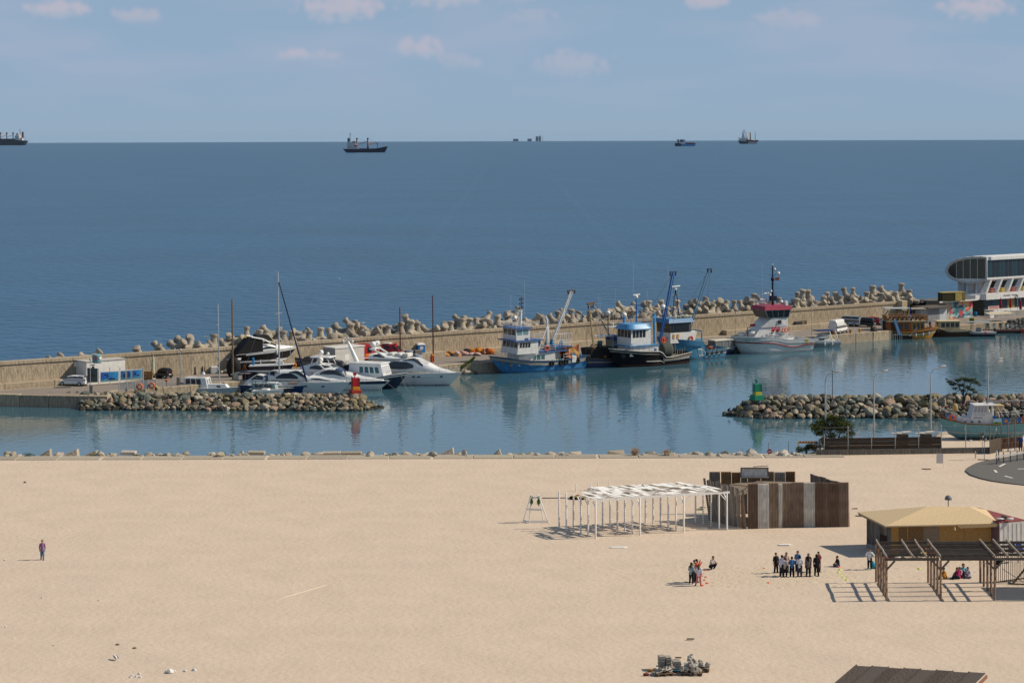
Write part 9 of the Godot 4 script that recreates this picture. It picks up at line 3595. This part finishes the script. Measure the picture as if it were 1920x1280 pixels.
	for k in 12:
		for j in 2:
			g=G()
			g.soft_box(V(-.23+.42*j+(.03 if k % 4==0 else .0),.19+.058*k,rnd(-.02,.02)),V(.36,.052,.62),.008,yaw(rnd(-.03,.03)))
			if k<11 or j==0:
				part(g,"paving_stone",stone[(k+j) % 3],o)
	o=thing("paving_pallet","tumbled pale paving stones on a low pallet before the tall stack","pallet",spot(1246,1264.5,BEACH),.2)
	pallet.call(o,1.1,.8,wood)
	for k in 12:
		part(G().soft_box(V(-.42+.085*k,.24+.07*(k % 3),rnd(-.22,.22)),V(.4,.09,.3),.015,Basis.from_euler(V(rnd(-.5,.5),rng.randf()*3.0,rnd(-.5,.5)))),"paving_stone",stone[[1,3,0][k % 3]],o)
	o=thing("paving_pallet","short stack of paving stones on a bright blue pallet","pallet",spot(1269,1258,BEACH),.1)
	pallet.call(o,.9,.7,paint(.02,.20,.36,.7))
	for k in 9:
		part(G().soft_box(V(rnd(-.03,.03),.19+.056*k,0),V(.52,.05,.5),.008,yaw(rnd(-.08,.08))),"paving_stone",stone[k % 3],o)
	for q in [[1295,1263.5,1.5,26,"wide pallet heaped with broken paving stones, in the middle of the right piles"],[1317,1256.5,.9,12,"small pallet of broken stones, rightmost of the pallets in the near sand"],[1295,1250.0,.7,8,"few paving stones with a flat top slab behind the wide heaped pallet"]]:
		o=thing("paving_pallet",q[4],"pallet",spot(q[0],q[1],BEACH),-.05)
		pallet.call(o,q[2],.85,wood)
		for k in q[3]:
			var x:float=rnd(-.45,.45)*q[2]
			part(G().soft_box(V(x,.2+rng.randf()*.55*(1.0-absf(x)/q[2]*1.5),rnd(-.3,.3)),V(rnd(.2,.34),rnd(.08,.2),rnd(.18,.3)),.02,Basis.from_euler(V(rnd(-.6,.6),rng.randf()*3.0,rnd(-.6,.6)))),"paving_stone",stone[k % 4],o)
	var small:=[[1212,1266,[.3,.06,.04],"dull red stone piece left of the pallets in the near sand"],[1224,1266,[.3,.3,.28],"grey stone piece between the red piece and the pallets"],[1219,1258.5,[.5,.26,.07],"orange brown piece of timber behind the red stone piece"]]
	for q in small:
		g=G()
		g.rock(V(.22,.13,.13),rng,6)
		single(g,"stone_piece",paint(q[2][0],q[2][1],q[2][2],.9,"stone"),q[3],"stone",spot(q[0],q[1],BEACH)+V(0,.06,0))
	g=G()
	g.beam(V(-.4,.06,0),V(.3,.08,0),.1,.1)
	single(g,"timber",wood,"weathered timber lying left of the tall paving stack","timber",spot(1227,1259,BEACH))
	# stones and gulls on the near left sand
	gull(spot(216,1238.5,BEACH),2.2,"grey backed gull standing on the near left sand")
	var st:=[[220,1210,"left one of two brownish stones on the near left sand"],[251.5,1217,"right one of two brownish stones on the near left sand"],[46,905,"small dark stone on the far left sand near the slabs"]]
	for q in st:
		g=G()
		g.rock(V(.17,.11,.12),rng,7)
		single(g,"stone",paint(.27,.215,.14,.95,"stone"),q[2],"stone",spot(q[0],q[1],BEACH)+V(0,.05,0))
	var wl:=[[243,1271.5,.09],[248,1268.5,.1],[254.5,1270.5,.1],[261,1265,.1],[262,1271.5,.1],[320,1263,.22],[313,1261,.12],[325.5,1261,.12],[346.5,1260,.12],[363,1258.5,.13],[8,1051,.08],[185,1127,.09],[78,1121,.07],[10,1176,.08],[100,1211,.07],[25,1199,.06]]
	for q in wl:
		g=G()
		g.rock(V(q[2]*1.3,q[2],q[2]),rng,6)
		single(g,"white_stone",paint(.62,.61,.58,.9),"small white stone lying on the near left sand","stone",spot(q[0],q[1],BEACH)+V(0,q[2]*.6,0),.0,"white stones on the near left sand")
	# white boards, sticks and litter
	var boards:=[[1160,1027.5,1.55,.0,"long white board lying flat on the sand below the white pergola"],[1472,1022.5,1.15,.0,"white board lying flat on the sand below the plank shack"]]
	for q in boards:
		g=G()
		g.slab(PU([U(-q[2]/2,.0),U(-q[2]*.3,.22),U(q[2]*.4,.3),U(q[2]/2,.22),U(q[2]*.3,-.15),U(-q[2]*.35,-.18)]),.0,.05,Transform3D(Basis(Vector3.RIGHT,-PI/2),Vector3.ZERO))
		single(g,"white_board",paint(.72,.71,.68,.6),q[4],"board",spot(q[0],q[1],BEACH)+V(0,.04,0))
	var sticks:=[[1612,968,.7,"thick pale stick lying right of the plank shack"],[1603,954.5,.45,"short dark piece of wood right of the plank shack"],[1295,1199,.5,"thin twig on the sand above the pallets"],[1272,1234,.4,"thin twig right above the pallets of paving stones"],[1738,880,.9,"dark strip of wood lying left of the notice board"],[1845,862.5,1.2,"dark strip of wood lying at the foot of the signal post"]]
	for q in sticks:
		g=G()
		g.beam(V(-q[2]/2,.05,0),V(q[2]/2,.08,.1),.1,.08)
		single(g,"stick",paint(.17,.135,.095,.9),q[3],"wood",spot(q[0],q[1],BEACH),rnd(-.3,.3))
	o=thing("covered_pile","dark heap with yellow and red scraps lying behind the left end of the white pergola","heap",spot(1086,936,BEACH))
	for k in 8:
		g=G()
		g.rock(V(.34,.2,.25),rng,6)
		var mi:=part(g,"scrap",[paint(.02,.02,.022,.8),paint(.3,.2,.02,.8),paint(.02,.022,.025,.8),paint(.22,.02,.02,.8)][k % 4],o)
		mi.position=V(-.6+.18*k,.14+.12*(k % 2),.1*(k % 3))
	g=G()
	g.box(V(0,.02,0),V(3.0,.05,.35))  # cast shadow of the heap, put in as a thin dark slab
	single(g,"painted_shadow",paint(.03,.032,.035,.8),"long painted shadow on the sand left of the dark heap","sheet",spot(1047,934,BEACH))
	for q in [[1318,952,"green leafy branch on the sand left of the plank shack"],[1312,956,"second green leafy branch on the sand left of the plank shack"]]:
		g=leaf_ball(V(0,.06,0),V(.35,.06,.12),40,.09,int(q[0]))
		single(g,"leafy_branch",leaf_paint(.06,.16,.03),q[2],"branch",spot(q[0],q[1],BEACH))
	# gulls on the tetrapods
	var gn:=["gull on a tetrapod above the white container office","gull on a tetrapod right of the rescue boat, left one of two","gull on a tetrapod right of the rescue boat, right one of two","gull on a tetrapod above the blue trawler's bridge","gull on a tetrapod behind the black trawler's wheelhouse","gull on a tetrapod above the left basin"]
	var k:=0
	for q in [[678,605,.4],[1506.5,556,2.6],[1541,554.5,.3],[977,588,2.8],[1172,576,.2],[385,631,3.0]]:
		var t:float=(q[0]-960.0)/FOCAL
		var z:=-(298.0+71.5*.7059+3.0)/(1.0-.7059*t)
		gull(V(-t*z,height_at(q[0],q[1]+3.0,z),z),q[2],gn[k])
		k+=1

# ---------------------------------------------------------------- people
# A figure is a set of tapered bones whose distances are joined smoothly and meshed as one surface (surface nets).
# Local axes: facing +z, y up, feet at the origin, heights for a size of 1 (scaled afterwards).
func pose_of(pose:String)->Dictionary:
	var j:={"hips":V(0,.52,0),"chest":V(0,.72,0),"neck":V(0,.845,-.005),"head":V(0,.925,.012),"crown":V(0,.955,.0)}
	for s in [-1.0,1.0]:
		var n:="l" if s<.0 else "r"
		j[n+"shoulder"]=V(.098*s,.80,0)
		j[n+"elbow"]=V(.128*s,.635,-.01)
		j[n+"wrist"]=V(.132*s,.49,.03)
		j[n+"hip"]=V(.048*s,.515,0)
		j[n+"knee"]=V(.066*s,.285,.012)
		j[n+"ankle"]=V(.078*s,.045,-.01)
		j[n+"toe"]=V(.092*s,.018,.08)
	match pose:
		"walk":
			j.rknee=V(.05,.29,.075); j.rankle=V(.05,.045,.09); j.rtoe=V(.055,.03,.18)
			j.lknee=V(-.05,.285,.01); j.lankle=V(-.052,.075,-.13); j.ltoe=V(-.055,.018,-.05)
			j.relbow=V(.135,.64,-.05); j.rwrist=V(.13,.505,-.02)
			j.lelbow=V(-.135,.64,.01); j.lwrist=V(-.125,.51,.08)
		"stride":
			j.rknee=V(.09,.29,.03); j.rankle=V(.155,.055,-.02); j.rtoe=V(.19,.022,.06)
			j.lknee=V(-.06,.28,.02); j.lankle=V(-.085,.045,.0); j.ltoe=V(-.12,.018,.085)
			j.relbow=V(.15,.65,.0); j.rwrist=V(.12,.56,.09)
		"raised":
			j.relbow=V(.19,.75,.06); j.rwrist=V(.20,.90,.09)
			j.lelbow=V(-.06,.70,.10); j.lwrist=V(.06,.83,.17)
		"hips":
			j.relbow=V(.195,.665,-.05); j.rwrist=V(.095,.575,.04)
			j.lelbow=V(-.195,.665,-.05); j.lwrist=V(-.095,.575,.04)
		"front":
			j.relbow=V(.13,.645,.015); j.rwrist=V(.035,.62,.12)
			j.lelbow=V(-.13,.645,.015); j.lwrist=V(-.035,.61,.12)
			j.head+=V(0,-.008,.02); j.crown+=V(0,-.006,.02)
		"back":
			j.relbow=V(.145,.65,-.06); j.rwrist=V(.05,.54,-.085)
			j.lelbow=V(-.145,.65,-.06); j.lwrist=V(-.05,.54,-.085)
		"squat":
			j.hips=V(0,.16,-.10); j.chest=V(0,.36,-.03); j.neck=V(0,.475,.015); j.head=V(0,.55,.05); j.crown=V(0,.58,.045)
			for s in [-1.0,1.0]:
				var n:="l" if s<.0 else "r"
				j[n+"hip"]=V(.05*s,.15,-.10); j[n+"knee"]=V(.11*s,.27,.11); j[n+"ankle"]=V(.075*s,.045,.0); j[n+"toe"]=V(.085*s,.016,.09)
				j[n+"shoulder"]=V(.098*s,.435,.005); j[n+"elbow"]=V(.125*s,.31,.11); j[n+"wrist"]=V(.02*s,.335,.20)
		"cross":
			j.hips=V(0,.065,-.02); j.chest=V(0,.26,.0); j.neck=V(0,.385,.02); j.head=V(0,.46,.045); j.crown=V(0,.49,.035)
			for s in [-1.0,1.0]:
				var n:="l" if s<.0 else "r"
				j[n+"hip"]=V(.05*s,.06,.0); j[n+"knee"]=V(.165*s,.085,.15); j[n+"ankle"]=V(-.03*s,.04,.16+.03*s); j[n+"toe"]=V(-.10*s,.03,.14+.03*s)
				j[n+"shoulder"]=V(.098*s,.345,.01); j[n+"elbow"]=V(.14*s,.20,.06); j[n+"wrist"]=V(.06*s,.13,.17)
		"knees":
			j.hips=V(0,.06,-.03); j.chest=V(0,.25,.01); j.neck=V(0,.37,.05); j.head=V(0,.445,.075); j.crown=V(0,.475,.06)
			for s in [-1.0,1.0]:
				var n:="l" if s<.0 else "r"
				j[n+"hip"]=V(.05*s,.06,.0); j[n+"knee"]=V(.065*s,.235,.16); j[n+"ankle"]=V(.055*s,.045,.275); j[n+"toe"]=V(.06*s,.02,.36)
				j[n+"shoulder"]=V(.098*s,.335,.03); j[n+"elbow"]=V(.13*s,.21,.11); j[n+"wrist"]=V(.035*s,.215,.215)
	return j

func person(q:Dictionary)->void:
	var size:float=q.get("size",1.7)
	var pose:String=q.get("pose","stand")
	var long:bool=q.get("long_hair",false)
	var sleeves:String=q.get("sleeves","short")
	var o:=thing("person",q.label,"person",q.at,q.get("turn",.0))
	o.position.y-=.005
	var wide:float=q.get("wide",1.0)
	var j:=pose_of(pose)
	# bones: [a, b, radius a, radius b, kind]; kinds: 0 skin, 1 shirt, 2 trousers, 3 shoes, 4 hair
	var bones:=[]
	var lean:Vector3=j.chest-j.hips
	bones.append([j.hips,j.hips+lean*.45,.082*wide,.070*wide,1])
	bones.append([j.hips+lean*.45,j.chest,.070*wide,.080*wide,1])
	bones.append([j.chest,j.chest.lerp(j.neck,.55),.080*wide,.055,1])
	bones.append([j.lshoulder.lerp(j.rshoulder,.12),j.rshoulder.lerp(j.lshoulder,.12),.042,.042,1])
	bones.append([j.neck-V(0,.02,0),j.head-V(0,.02,0),.031,.032,0])
	bones.append([j.head-V(0,.028,-.012),j.head+V(0,.01,0),.041,.052,0])
	bones.append([j.head+V(0,-.012,.05),j.head+V(0,-.016,.062),.009,.008,0])  
	for s in [-1.0,1.0]:
		bones.append([j.head+V(.05*s,-.012,0),j.head+V(.055*s,.006,-.004),.010,.012,0])
	bones.append([j.head+V(0,.022,-.014),j.crown+V(0,.006,-.006),.056,.052,4])
	if long:
		bones.append([j.head+V(0,.0,-.045),j.neck+V(0,-.05,-.065),.046,.040,4])
	elif q.get("bun",false):
		bones.append([j.crown+V(0,.03,-.045),j.crown+V(0,.035,-.05),.026,.026,4])
	for n in ["l","r"]:
		bones.append([j[n+"shoulder"],j[n+"elbow"],.036,.029,1])
		bones.append([j[n+"elbow"],j[n+"wrist"],.028,.019,1 if sleeves=="long" else 0])
		bones.append([j[n+"wrist"],j[n+"wrist"]+(j[n+"wrist"]-j[n+"elbow"]).normalized()*.045,.019,.021,0])
		bones.append([j[n+"hip"],j[n+"knee"],.056*wide*q.get("leg_wide",1.0),.038*q.get("leg_wide",1.0),2])
		bones.append([j[n+"knee"],j[n+"ankle"],.040*q.get("leg_wide",1.0),.026*q.get("leg_wide",1.0),2])
		bones.append([j[n+"ankle"]-V(0,.012,0),j[n+"toe"],.027,.020,3])
	bones.append([j.lhip,j.rhip,.064*wide,.064*wide,2])
	var cell:=.0155
	var lo:=Vector3.ONE*99.0
	var hi:=-lo
	for b in bones:
		for k in 2:
			var r:Vector3=Vector3.ONE*(b[2+k]+cell*2.5)
			lo=lo.min(b[k]-r)
			hi=hi.max(b[k]+r)
	var nx:=int((hi.x-lo.x)/cell)+2
	var ny:=int((hi.y-lo.y)/cell)+2
	var nz:=int((hi.z-lo.z)/cell)+2
	var field:=PackedFloat32Array()
	field.resize(nx*ny*nz)
	field.fill(1.0)
	var kind:=PackedByteArray()
	kind.resize(nx*ny*nz)
	var near:=PackedFloat32Array()
	near.resize(nx*ny*nz)
	near.fill(9.0)
	var soft:=.012
	for b in bones:
		var a:Vector3=b[0]
		var c:Vector3=b[1]
		var ab:=c-a
		var inv:=1.0/maxf(ab.length_squared(),1e-9)
		var ra:float=b[2]
		var rb:float=b[3]
		var m:=maxf(ra,rb)+cell*2.0+soft
		var p0:=(a.min(c)-Vector3.ONE*m-lo)/cell
		var p1:=(a.max(c)+Vector3.ONE*m-lo)/cell
		for z in range(maxi(0,int(p0.z)),mini(nz,int(p1.z)+1)):
			for y in range(maxi(0,int(p0.y)),mini(ny,int(p1.y)+1)):
				var at:=(z*ny+y)*nx
				for x in range(maxi(0,int(p0.x)),mini(nx,int(p1.x)+1)):
					var p:=lo+V(x,y,z)*cell
					var t:=clampf((p-a).dot(ab)*inv,.0,1.0)
					var d:=p.distance_to(a+ab*t)-lerpf(ra,rb,t)
					var i:=at+x
					if d<near[i]:
						near[i]=d
						kind[i]=b[4]
					var f:=field[i]
					var h:=clampf(.5+.5*(f-d)/soft,.0,1.0)
					field[i]=lerpf(f,d,h)-soft*h*(1.0-h)
	# surface nets
	var index:=PackedInt32Array()
	index.resize(nx*ny*nz)
	index.fill(-1)
	var pts:=PackedVector3Array()
	var kinds:=PackedByteArray()
	var offs:=[0,1,nx,nx+1,nx*ny,nx*ny+1,nx*ny+nx,nx*ny+nx+1]
	var corner:=[V(0,0,0),V(1,0,0),V(0,1,0),V(1,1,0),V(0,0,1),V(1,0,1),V(0,1,1),V(1,1,1)]
	var edges:=[[0,1],[2,3],[4,5],[6,7],[0,2],[1,3],[4,6],[5,7],[0,4],[1,5],[2,6],[3,7]]
	for z in nz-1:
		for y in ny-1:
			var row:=(z*ny+y)*nx
			for x in nx-1:
				var i:=row+x
				if field[i]>.06:
					continue
				var mask:=0
				for k in 8:
					if field[i+offs[k]]<.0:
						mask|=1<<k
				if mask==0 or mask==255:
					continue
				var sum:=Vector3.ZERO
				var n:=0
				for e in edges:
					var fa:=field[i+offs[e[0]]]
					var fb:=field[i+offs[e[1]]]
					if (fa<.0)!=(fb<.0):
						sum+=(corner[e[0]] as Vector3).lerp(corner[e[1]],fa/(fa-fb))
						n+=1
				index[i]=pts.size()
				pts.append((lo+(V(x,y,z)+sum/n)*cell)*size)
				kinds.append(kind[i])
	var quads:=PackedInt32Array()
	var sx:=1
	var sy:=nx
	var sz:=nx*ny
	for z in range(1,nz-1):
		for y in range(1,ny-1):
			var row:=(z*ny+y)*nx
			for x in range(1,nx-1):
				var i:=row+x
				var f:=field[i]
				if f>.06:
					continue
				for e in [[sx,sy,sz],[sy,sz,sx],[sz,sx,sy]]:
					if (f<.0)!=(field[i+e[0]]<.0):
						var a:=index[i]
						var b:=index[i-e[1]]
						var c:=index[i-e[1]-e[2]]
						var d:=index[i-e[2]]
						if a<0 or b<0 or c<0 or d<0:
							continue
						if f<.0:
							quads.append_array([a,b,c,a,c,d])
						else:
							quads.append_array([a,c,b,a,d,c])
	var norm:=PackedVector3Array()
	norm.resize(pts.size())
	for t in range(0,quads.size(),3):
		var m:=(pts[quads[t+1]]-pts[quads[t]]).cross(pts[quads[t+2]]-pts[quads[t]])
		for k in 3:
			norm[quads[t+k]]+=m
	for i in norm.size():
		norm[i]=norm[i].normalized()
	var skin:Array=q.get("skin",[.40,.235,.15])
	var names:=["body","shirt","trousers","shoes","hair"]
	var cols:=[skin,q.get("shirt",[.5,.5,.5]),q.get("legs",[.03,.03,.04]),q.get("shoes",[.12,.12,.13]),q.get("hair",[.03,.02,.015])]
	var geos:=[G(),G(),G(),G(),G()]
	for t in range(0,quads.size(),3):
		var ks:=[kinds[quads[t]],kinds[quads[t+1]],kinds[quads[t+2]]]
		var k:int=ks[1] if ks[1]==ks[2] else ks[0]
		for which in ([0,k] if k>0 else [0]):
			var g:Geo=geos[which]
			var off:=.0 if which==0 else .009*size if which!=4 else .006*size
			for e in [0,2,1]:
				var i:=quads[t+e]
				# surfaces run counter-clockwise seen from outside here; Godot wants them clockwise
				g.v.append(pts[i]+norm[i]*off)
				g.n.append(norm[i])
	# fingers and eyes belong to the body's own mesh
	for n in ["l","r"]:
		var w:Vector3=j[n+"wrist"]
		var d:Vector3=(w-j[n+"elbow"]).normalized()
		var across:=d.cross(V(0,0,1) if absf(d.z)<.8 else V(0,1,0)).normalized()
		var palm:=across.cross(d)
		for k in 4:
			var root:=w+d*.05+across*(-.018+.012*k)
			var l:float=[.032,.040,.042,.034][k]
			(geos[0] as Geo).path([root*size,(root+d*l*.55+palm*.004)*size,(root+d*l*.9+palm*.018)*size],.0052*size,5,.004*size)
		var base:=w+d*.018+across*.02
		(geos[0] as Geo).path([base*size,(base+d*.022+across*.014)*size,(base+d*.042+across*.012+palm*.01)*size],.0058*size,5,.0045*size)
	for k in 5:
		var g:Geo=geos[k]
		if g.v.size():
			part(g,names[k],paint(cols[k][0],cols[k][1],cols[k][2],.85 if k else .6),o)
	var eyes:=G()
	for s in [-1.0,1.0]:
		eyes.ball((j.head+V(.018*s,.004,.049))*size,V(.006,.004,.004)*size,6)
	part(eyes,"eyes",paint(.02,.015,.01,.3),o)
	var mouth:=G()
	mouth.ball((j.head+V(0,-.038,.048))*size,V(.013,.003,.004)*size,6)
	part(mouth,"mouth",paint(.25,.09,.07,.6),o)
	if q.has("flag"):
		var g:=G()
		var fl:Array=q.flag
		var c:=V(.105*fl[0],.47,fl[1])
		g.box((c-V(0,.03,0))*size,V(.045,.17,.025)*size,Basis(V(0,0,1),.05))
		part(g,"belt_flag",paint(.55,.33,.01,.8,"cloth"),o)
	if q.has("belt"):
		var g:=G()
		g.ring(V(0,.60,0)*size,Basis.IDENTITY.scaled(V(1,1,.95)),.083*size*wide,.011*size,14,5)
		part(g,"belt",paint(.02,.02,.05,.8),o)

func build_people()->void:
	var b:=BEACH
	var brown:=[.045,.025,.015]
	var black:=[.015,.012,.01]
	var list:=[
		{"at":[78.5,1050],"turn":.25,"pose":"walk","size":1.62,"shirt":[.25,.12,.24],"sleeves":"long","legs":[.10,.17,.26],"hair":[.09,.045,.02],"shoes":[.08,.06,.05],"label":"person in a mauve top and blue jeans walking alone on the left sand"},
		# group of four and the one crouching
		{"at":[1296.5,1095.5],"turn":2.6,"pose":"front","size":1.66,"shirt":[.30,.38,.39],"legs":[.012,.013,.018],"long_hair":true,"hair":brown,"shoes":[.6,.6,.6],"flag":[1,.03],"label":"long haired girl in a pale grey top, leftmost of the group of four"},
		{"at":[1302,1092.5],"turn":.9,"pose":"front","size":1.74,"shirt":[.36,.27,.17],"legs":[.02,.022,.035],"hair":black,"leg_wide":1.15,"flag":[1,.02],"label":"dark haired person with lowered head behind the girl in the pale grey top"},
		{"at":[1307.5,1092],"turn":1.3,"pose":"raised","size":1.76,"shirt":[.62,.09,.06],"sleeves":"long","legs":[.25,.25,.27],"hair":brown,"bun":true,"label":"person in a red top with raised arms behind the girl in pink trousers"},
		{"at":[1311,1098.5],"turn":2.9,"pose":"stride","size":1.66,"shirt":[.62,.61,.68],"sleeves":"long","legs":[.56,.16,.17],"long_hair":true,"hair":[.13,.07,.03],"shoes":[.2,.19,.17],"label":"girl in a white top and pink trousers, rightmost of the group of four"},
		{"at":[1336.5,1068.5],"turn":.7,"pose":"squat","size":1.75,"shirt":[.46,.40,.35],"legs":[.012,.018,.028],"hair":[.05,.03,.02],"shoes":[.62,.62,.64],"label":"person in a beige shirt crouching alone right of the group of four"},
		# big group
		{"at":[1455.5,1076.5],"turn":.4,"pose":"stand","size":1.66,"shirt":[.015,.015,.017],"legs":[.012,.012,.014],"hair":black,"shoes":[.5,.5,.5],"print":true,"label":"person in a black shirt facing the camera, leftmost of the big group"},
		{"at":[1466.5,1082.5],"turn":2.4,"pose":"front","size":1.72,"shirt":[.52,.51,.62],"legs":[.02,.021,.03],"hair":[.03,.02,.02],"leg_wide":1.3,"shoes":[.2,.45,.1],"label":"person in a pale lilac shirt, second from the left of the big group"},
		{"at":[1472.5,1083],"turn":2.7,"pose":"front","size":1.55,"shirt":[.40,.36,.33],"legs":[.012,.012,.015],"hair":brown,"bun":true,"flag":[-1,.03],"shoes":[.03,.03,.03],"label":"small person in a grey beige shirt, third from the left of the big group"},
		{"at":[1475.0,1075.5],"turn":.1,"pose":"front","size":1.66,"shirt":[.60,.37,.33],"legs":[.012,.012,.014],"long_hair":true,"hair":brown,"shoes":[.6,.6,.6],"label":"person in a pale pink top half hidden behind the grey beige shirt"},
		{"at":[1485.5,1082.5],"turn":3.05,"pose":"front","size":1.60,"shirt":[.045,.16,.37],"legs":[.010,.012,.022],"hair":[.06,.035,.02],"belt":true,"leg_wide":1.15,"shoes":[.16,.17,.2],"label":"person in a bright blue shirt seen from behind in the big group"},
		{"at":[1496.5,1073.5],"turn":-.3,"pose":"front","size":1.70,"shirt":[.10,.22,.42],"legs":[.012,.013,.02],"hair":brown,"leg_wide":1.2,"label":"person in a blue sleeveless top half hidden behind the white shirt in the big group"},
		{"at":[1499.8,1082.5],"turn":2.9,"pose":"front","size":1.66,"shirt":[.66,.66,.70],"legs":[.05,.053,.075],"hair":black,"belt":true,"flag":[-1,.02],"leg_wide":1.2,"shoes":[.3,.32,.35],"label":"person in a white shirt with a dark belt seen from behind in the big group"},
		{"at":[1516,1082.5],"turn":3.1,"pose":"stand","size":1.66,"shirt":[.14,.12,.12],"legs":[.012,.012,.016],"long_hair":true,"hair":black,"flag":[-1,.03],"shoes":[.02,.015,.015],"label":"person in a dark grey shirt, third from the right of the big group"},
		{"at":[1516.5,1077.5],"turn":.0,"pose":"front","size":1.66,"shirt":[.07,.045,.04],"legs":[.012,.012,.014],"hair":[.08,.045,.02],"label":"brown haired person mostly hidden behind the dark grey striped shirt"},
		{"at":[1531.8,1081.5],"turn":3.0,"pose":"stand","size":1.74,"shirt":[.017,.017,.02],"legs":[.010,.010,.012],"long_hair":true,"hair":black,"flag":[-1,.05],"shoes":[.05,.05,.07],"label":"person all in black, second from the right of the big group"},
		{"at":[1535.5,1074],"turn":.6,"pose":"hips","size":1.64,"shirt":[.16,.02,.035],"legs":[.010,.010,.012],"hair":black,"label":"person in a dark red shirt, rightmost of the big group"},
		{"at":[1571.5,1062.5],"turn":-1.4,"pose":"cross","size":1.62,"shirt":[.014,.014,.017],"legs":[.02,.045,.14],"hair":black,"label":"boy in a black shirt sitting on the sand right of the big group"},
		{"at":[1631.5,1068.5],"turn":-.5,"pose":"hips","size":1.70,"shirt":[.66,.67,.67],"sleeves":"long","legs":[.010,.010,.012],"hair":[.04,.025,.018],"shoes":[.4,.55,.35],"label":"person in a white top with hands on hips at the hut's left corner"},
		# those seated under the dark pergola
		{"at":[1772.5,1085],"turn":-1.35,"pose":"knees","size":1.66,"shirt":[.55,.26,.06],"sleeves":"long","legs":[.36,.17,.03],"hair":black,"shoes":[.02,.02,.02],"label":"person in orange sitting with raised knees, leftmost under the dark pergola"},
		{"at":[1797.5,1085],"turn":-1.2,"pose":"knees","size":1.70,"shirt":[.46,.02,.13],"sleeves":"long","legs":[.03,.035,.06],"hair":[.14,.05,.03],"shoes":[.03,.03,.04],"label":"person in a crimson jacket sitting second from the left under the dark pergola"},
		{"at":[1801.5,1083.5],"turn":-.9,"pose":"knees","size":1.64,"shirt":[.58,.32,.42],"legs":[.03,.035,.06],"hair":[.10,.05,.03],"label":"person in a pale pink top sitting close behind the crimson jacket"},
		{"at":[1806,1081.5],"turn":.2,"pose":"knees","size":2.0,"shirt":[.24,.54,.66],"sleeves":"long","legs":[.03,.03,.04],"hair":[.03,.02,.02],"label":"tall person in a light blue top sitting behind the crimson jacket"},
		{"at":[1815.5,1083.5],"turn":-.4,"pose":"cross","size":1.60,"shirt":[.58,.55,.64],"sleeves":"long","legs":[.16,.22,.30],"long_hair":true,"hair":[.06,.035,.025],"label":"long haired person in a white top and jeans sitting rightmost under the dark pergola"},
	]
	for q in list:
		q.at=spot(q.at[0],q.at[1],b)
		person(q)
	# print on the black shirt, stripes on the grey one

const UP:=Vector3.UP

func rnd(a:float,b:float)->float:
	return rng.randf_range(a,b)


func V(x:float,y:float,z:float)->Vector3:
	return Vector3(x,y,z)

func U(x:float,y:float)->Vector2:
	return Vector2(x,y)

func PV(a:Array)->PackedVector3Array:
	return PackedVector3Array(a)

func PU(a:Array)->PackedVector2Array:
	return PackedVector2Array(a)

func yaw(a:float)->Basis:
	return Basis(Vector3.UP,a)

func G()->Geo:
	return Geo.new()
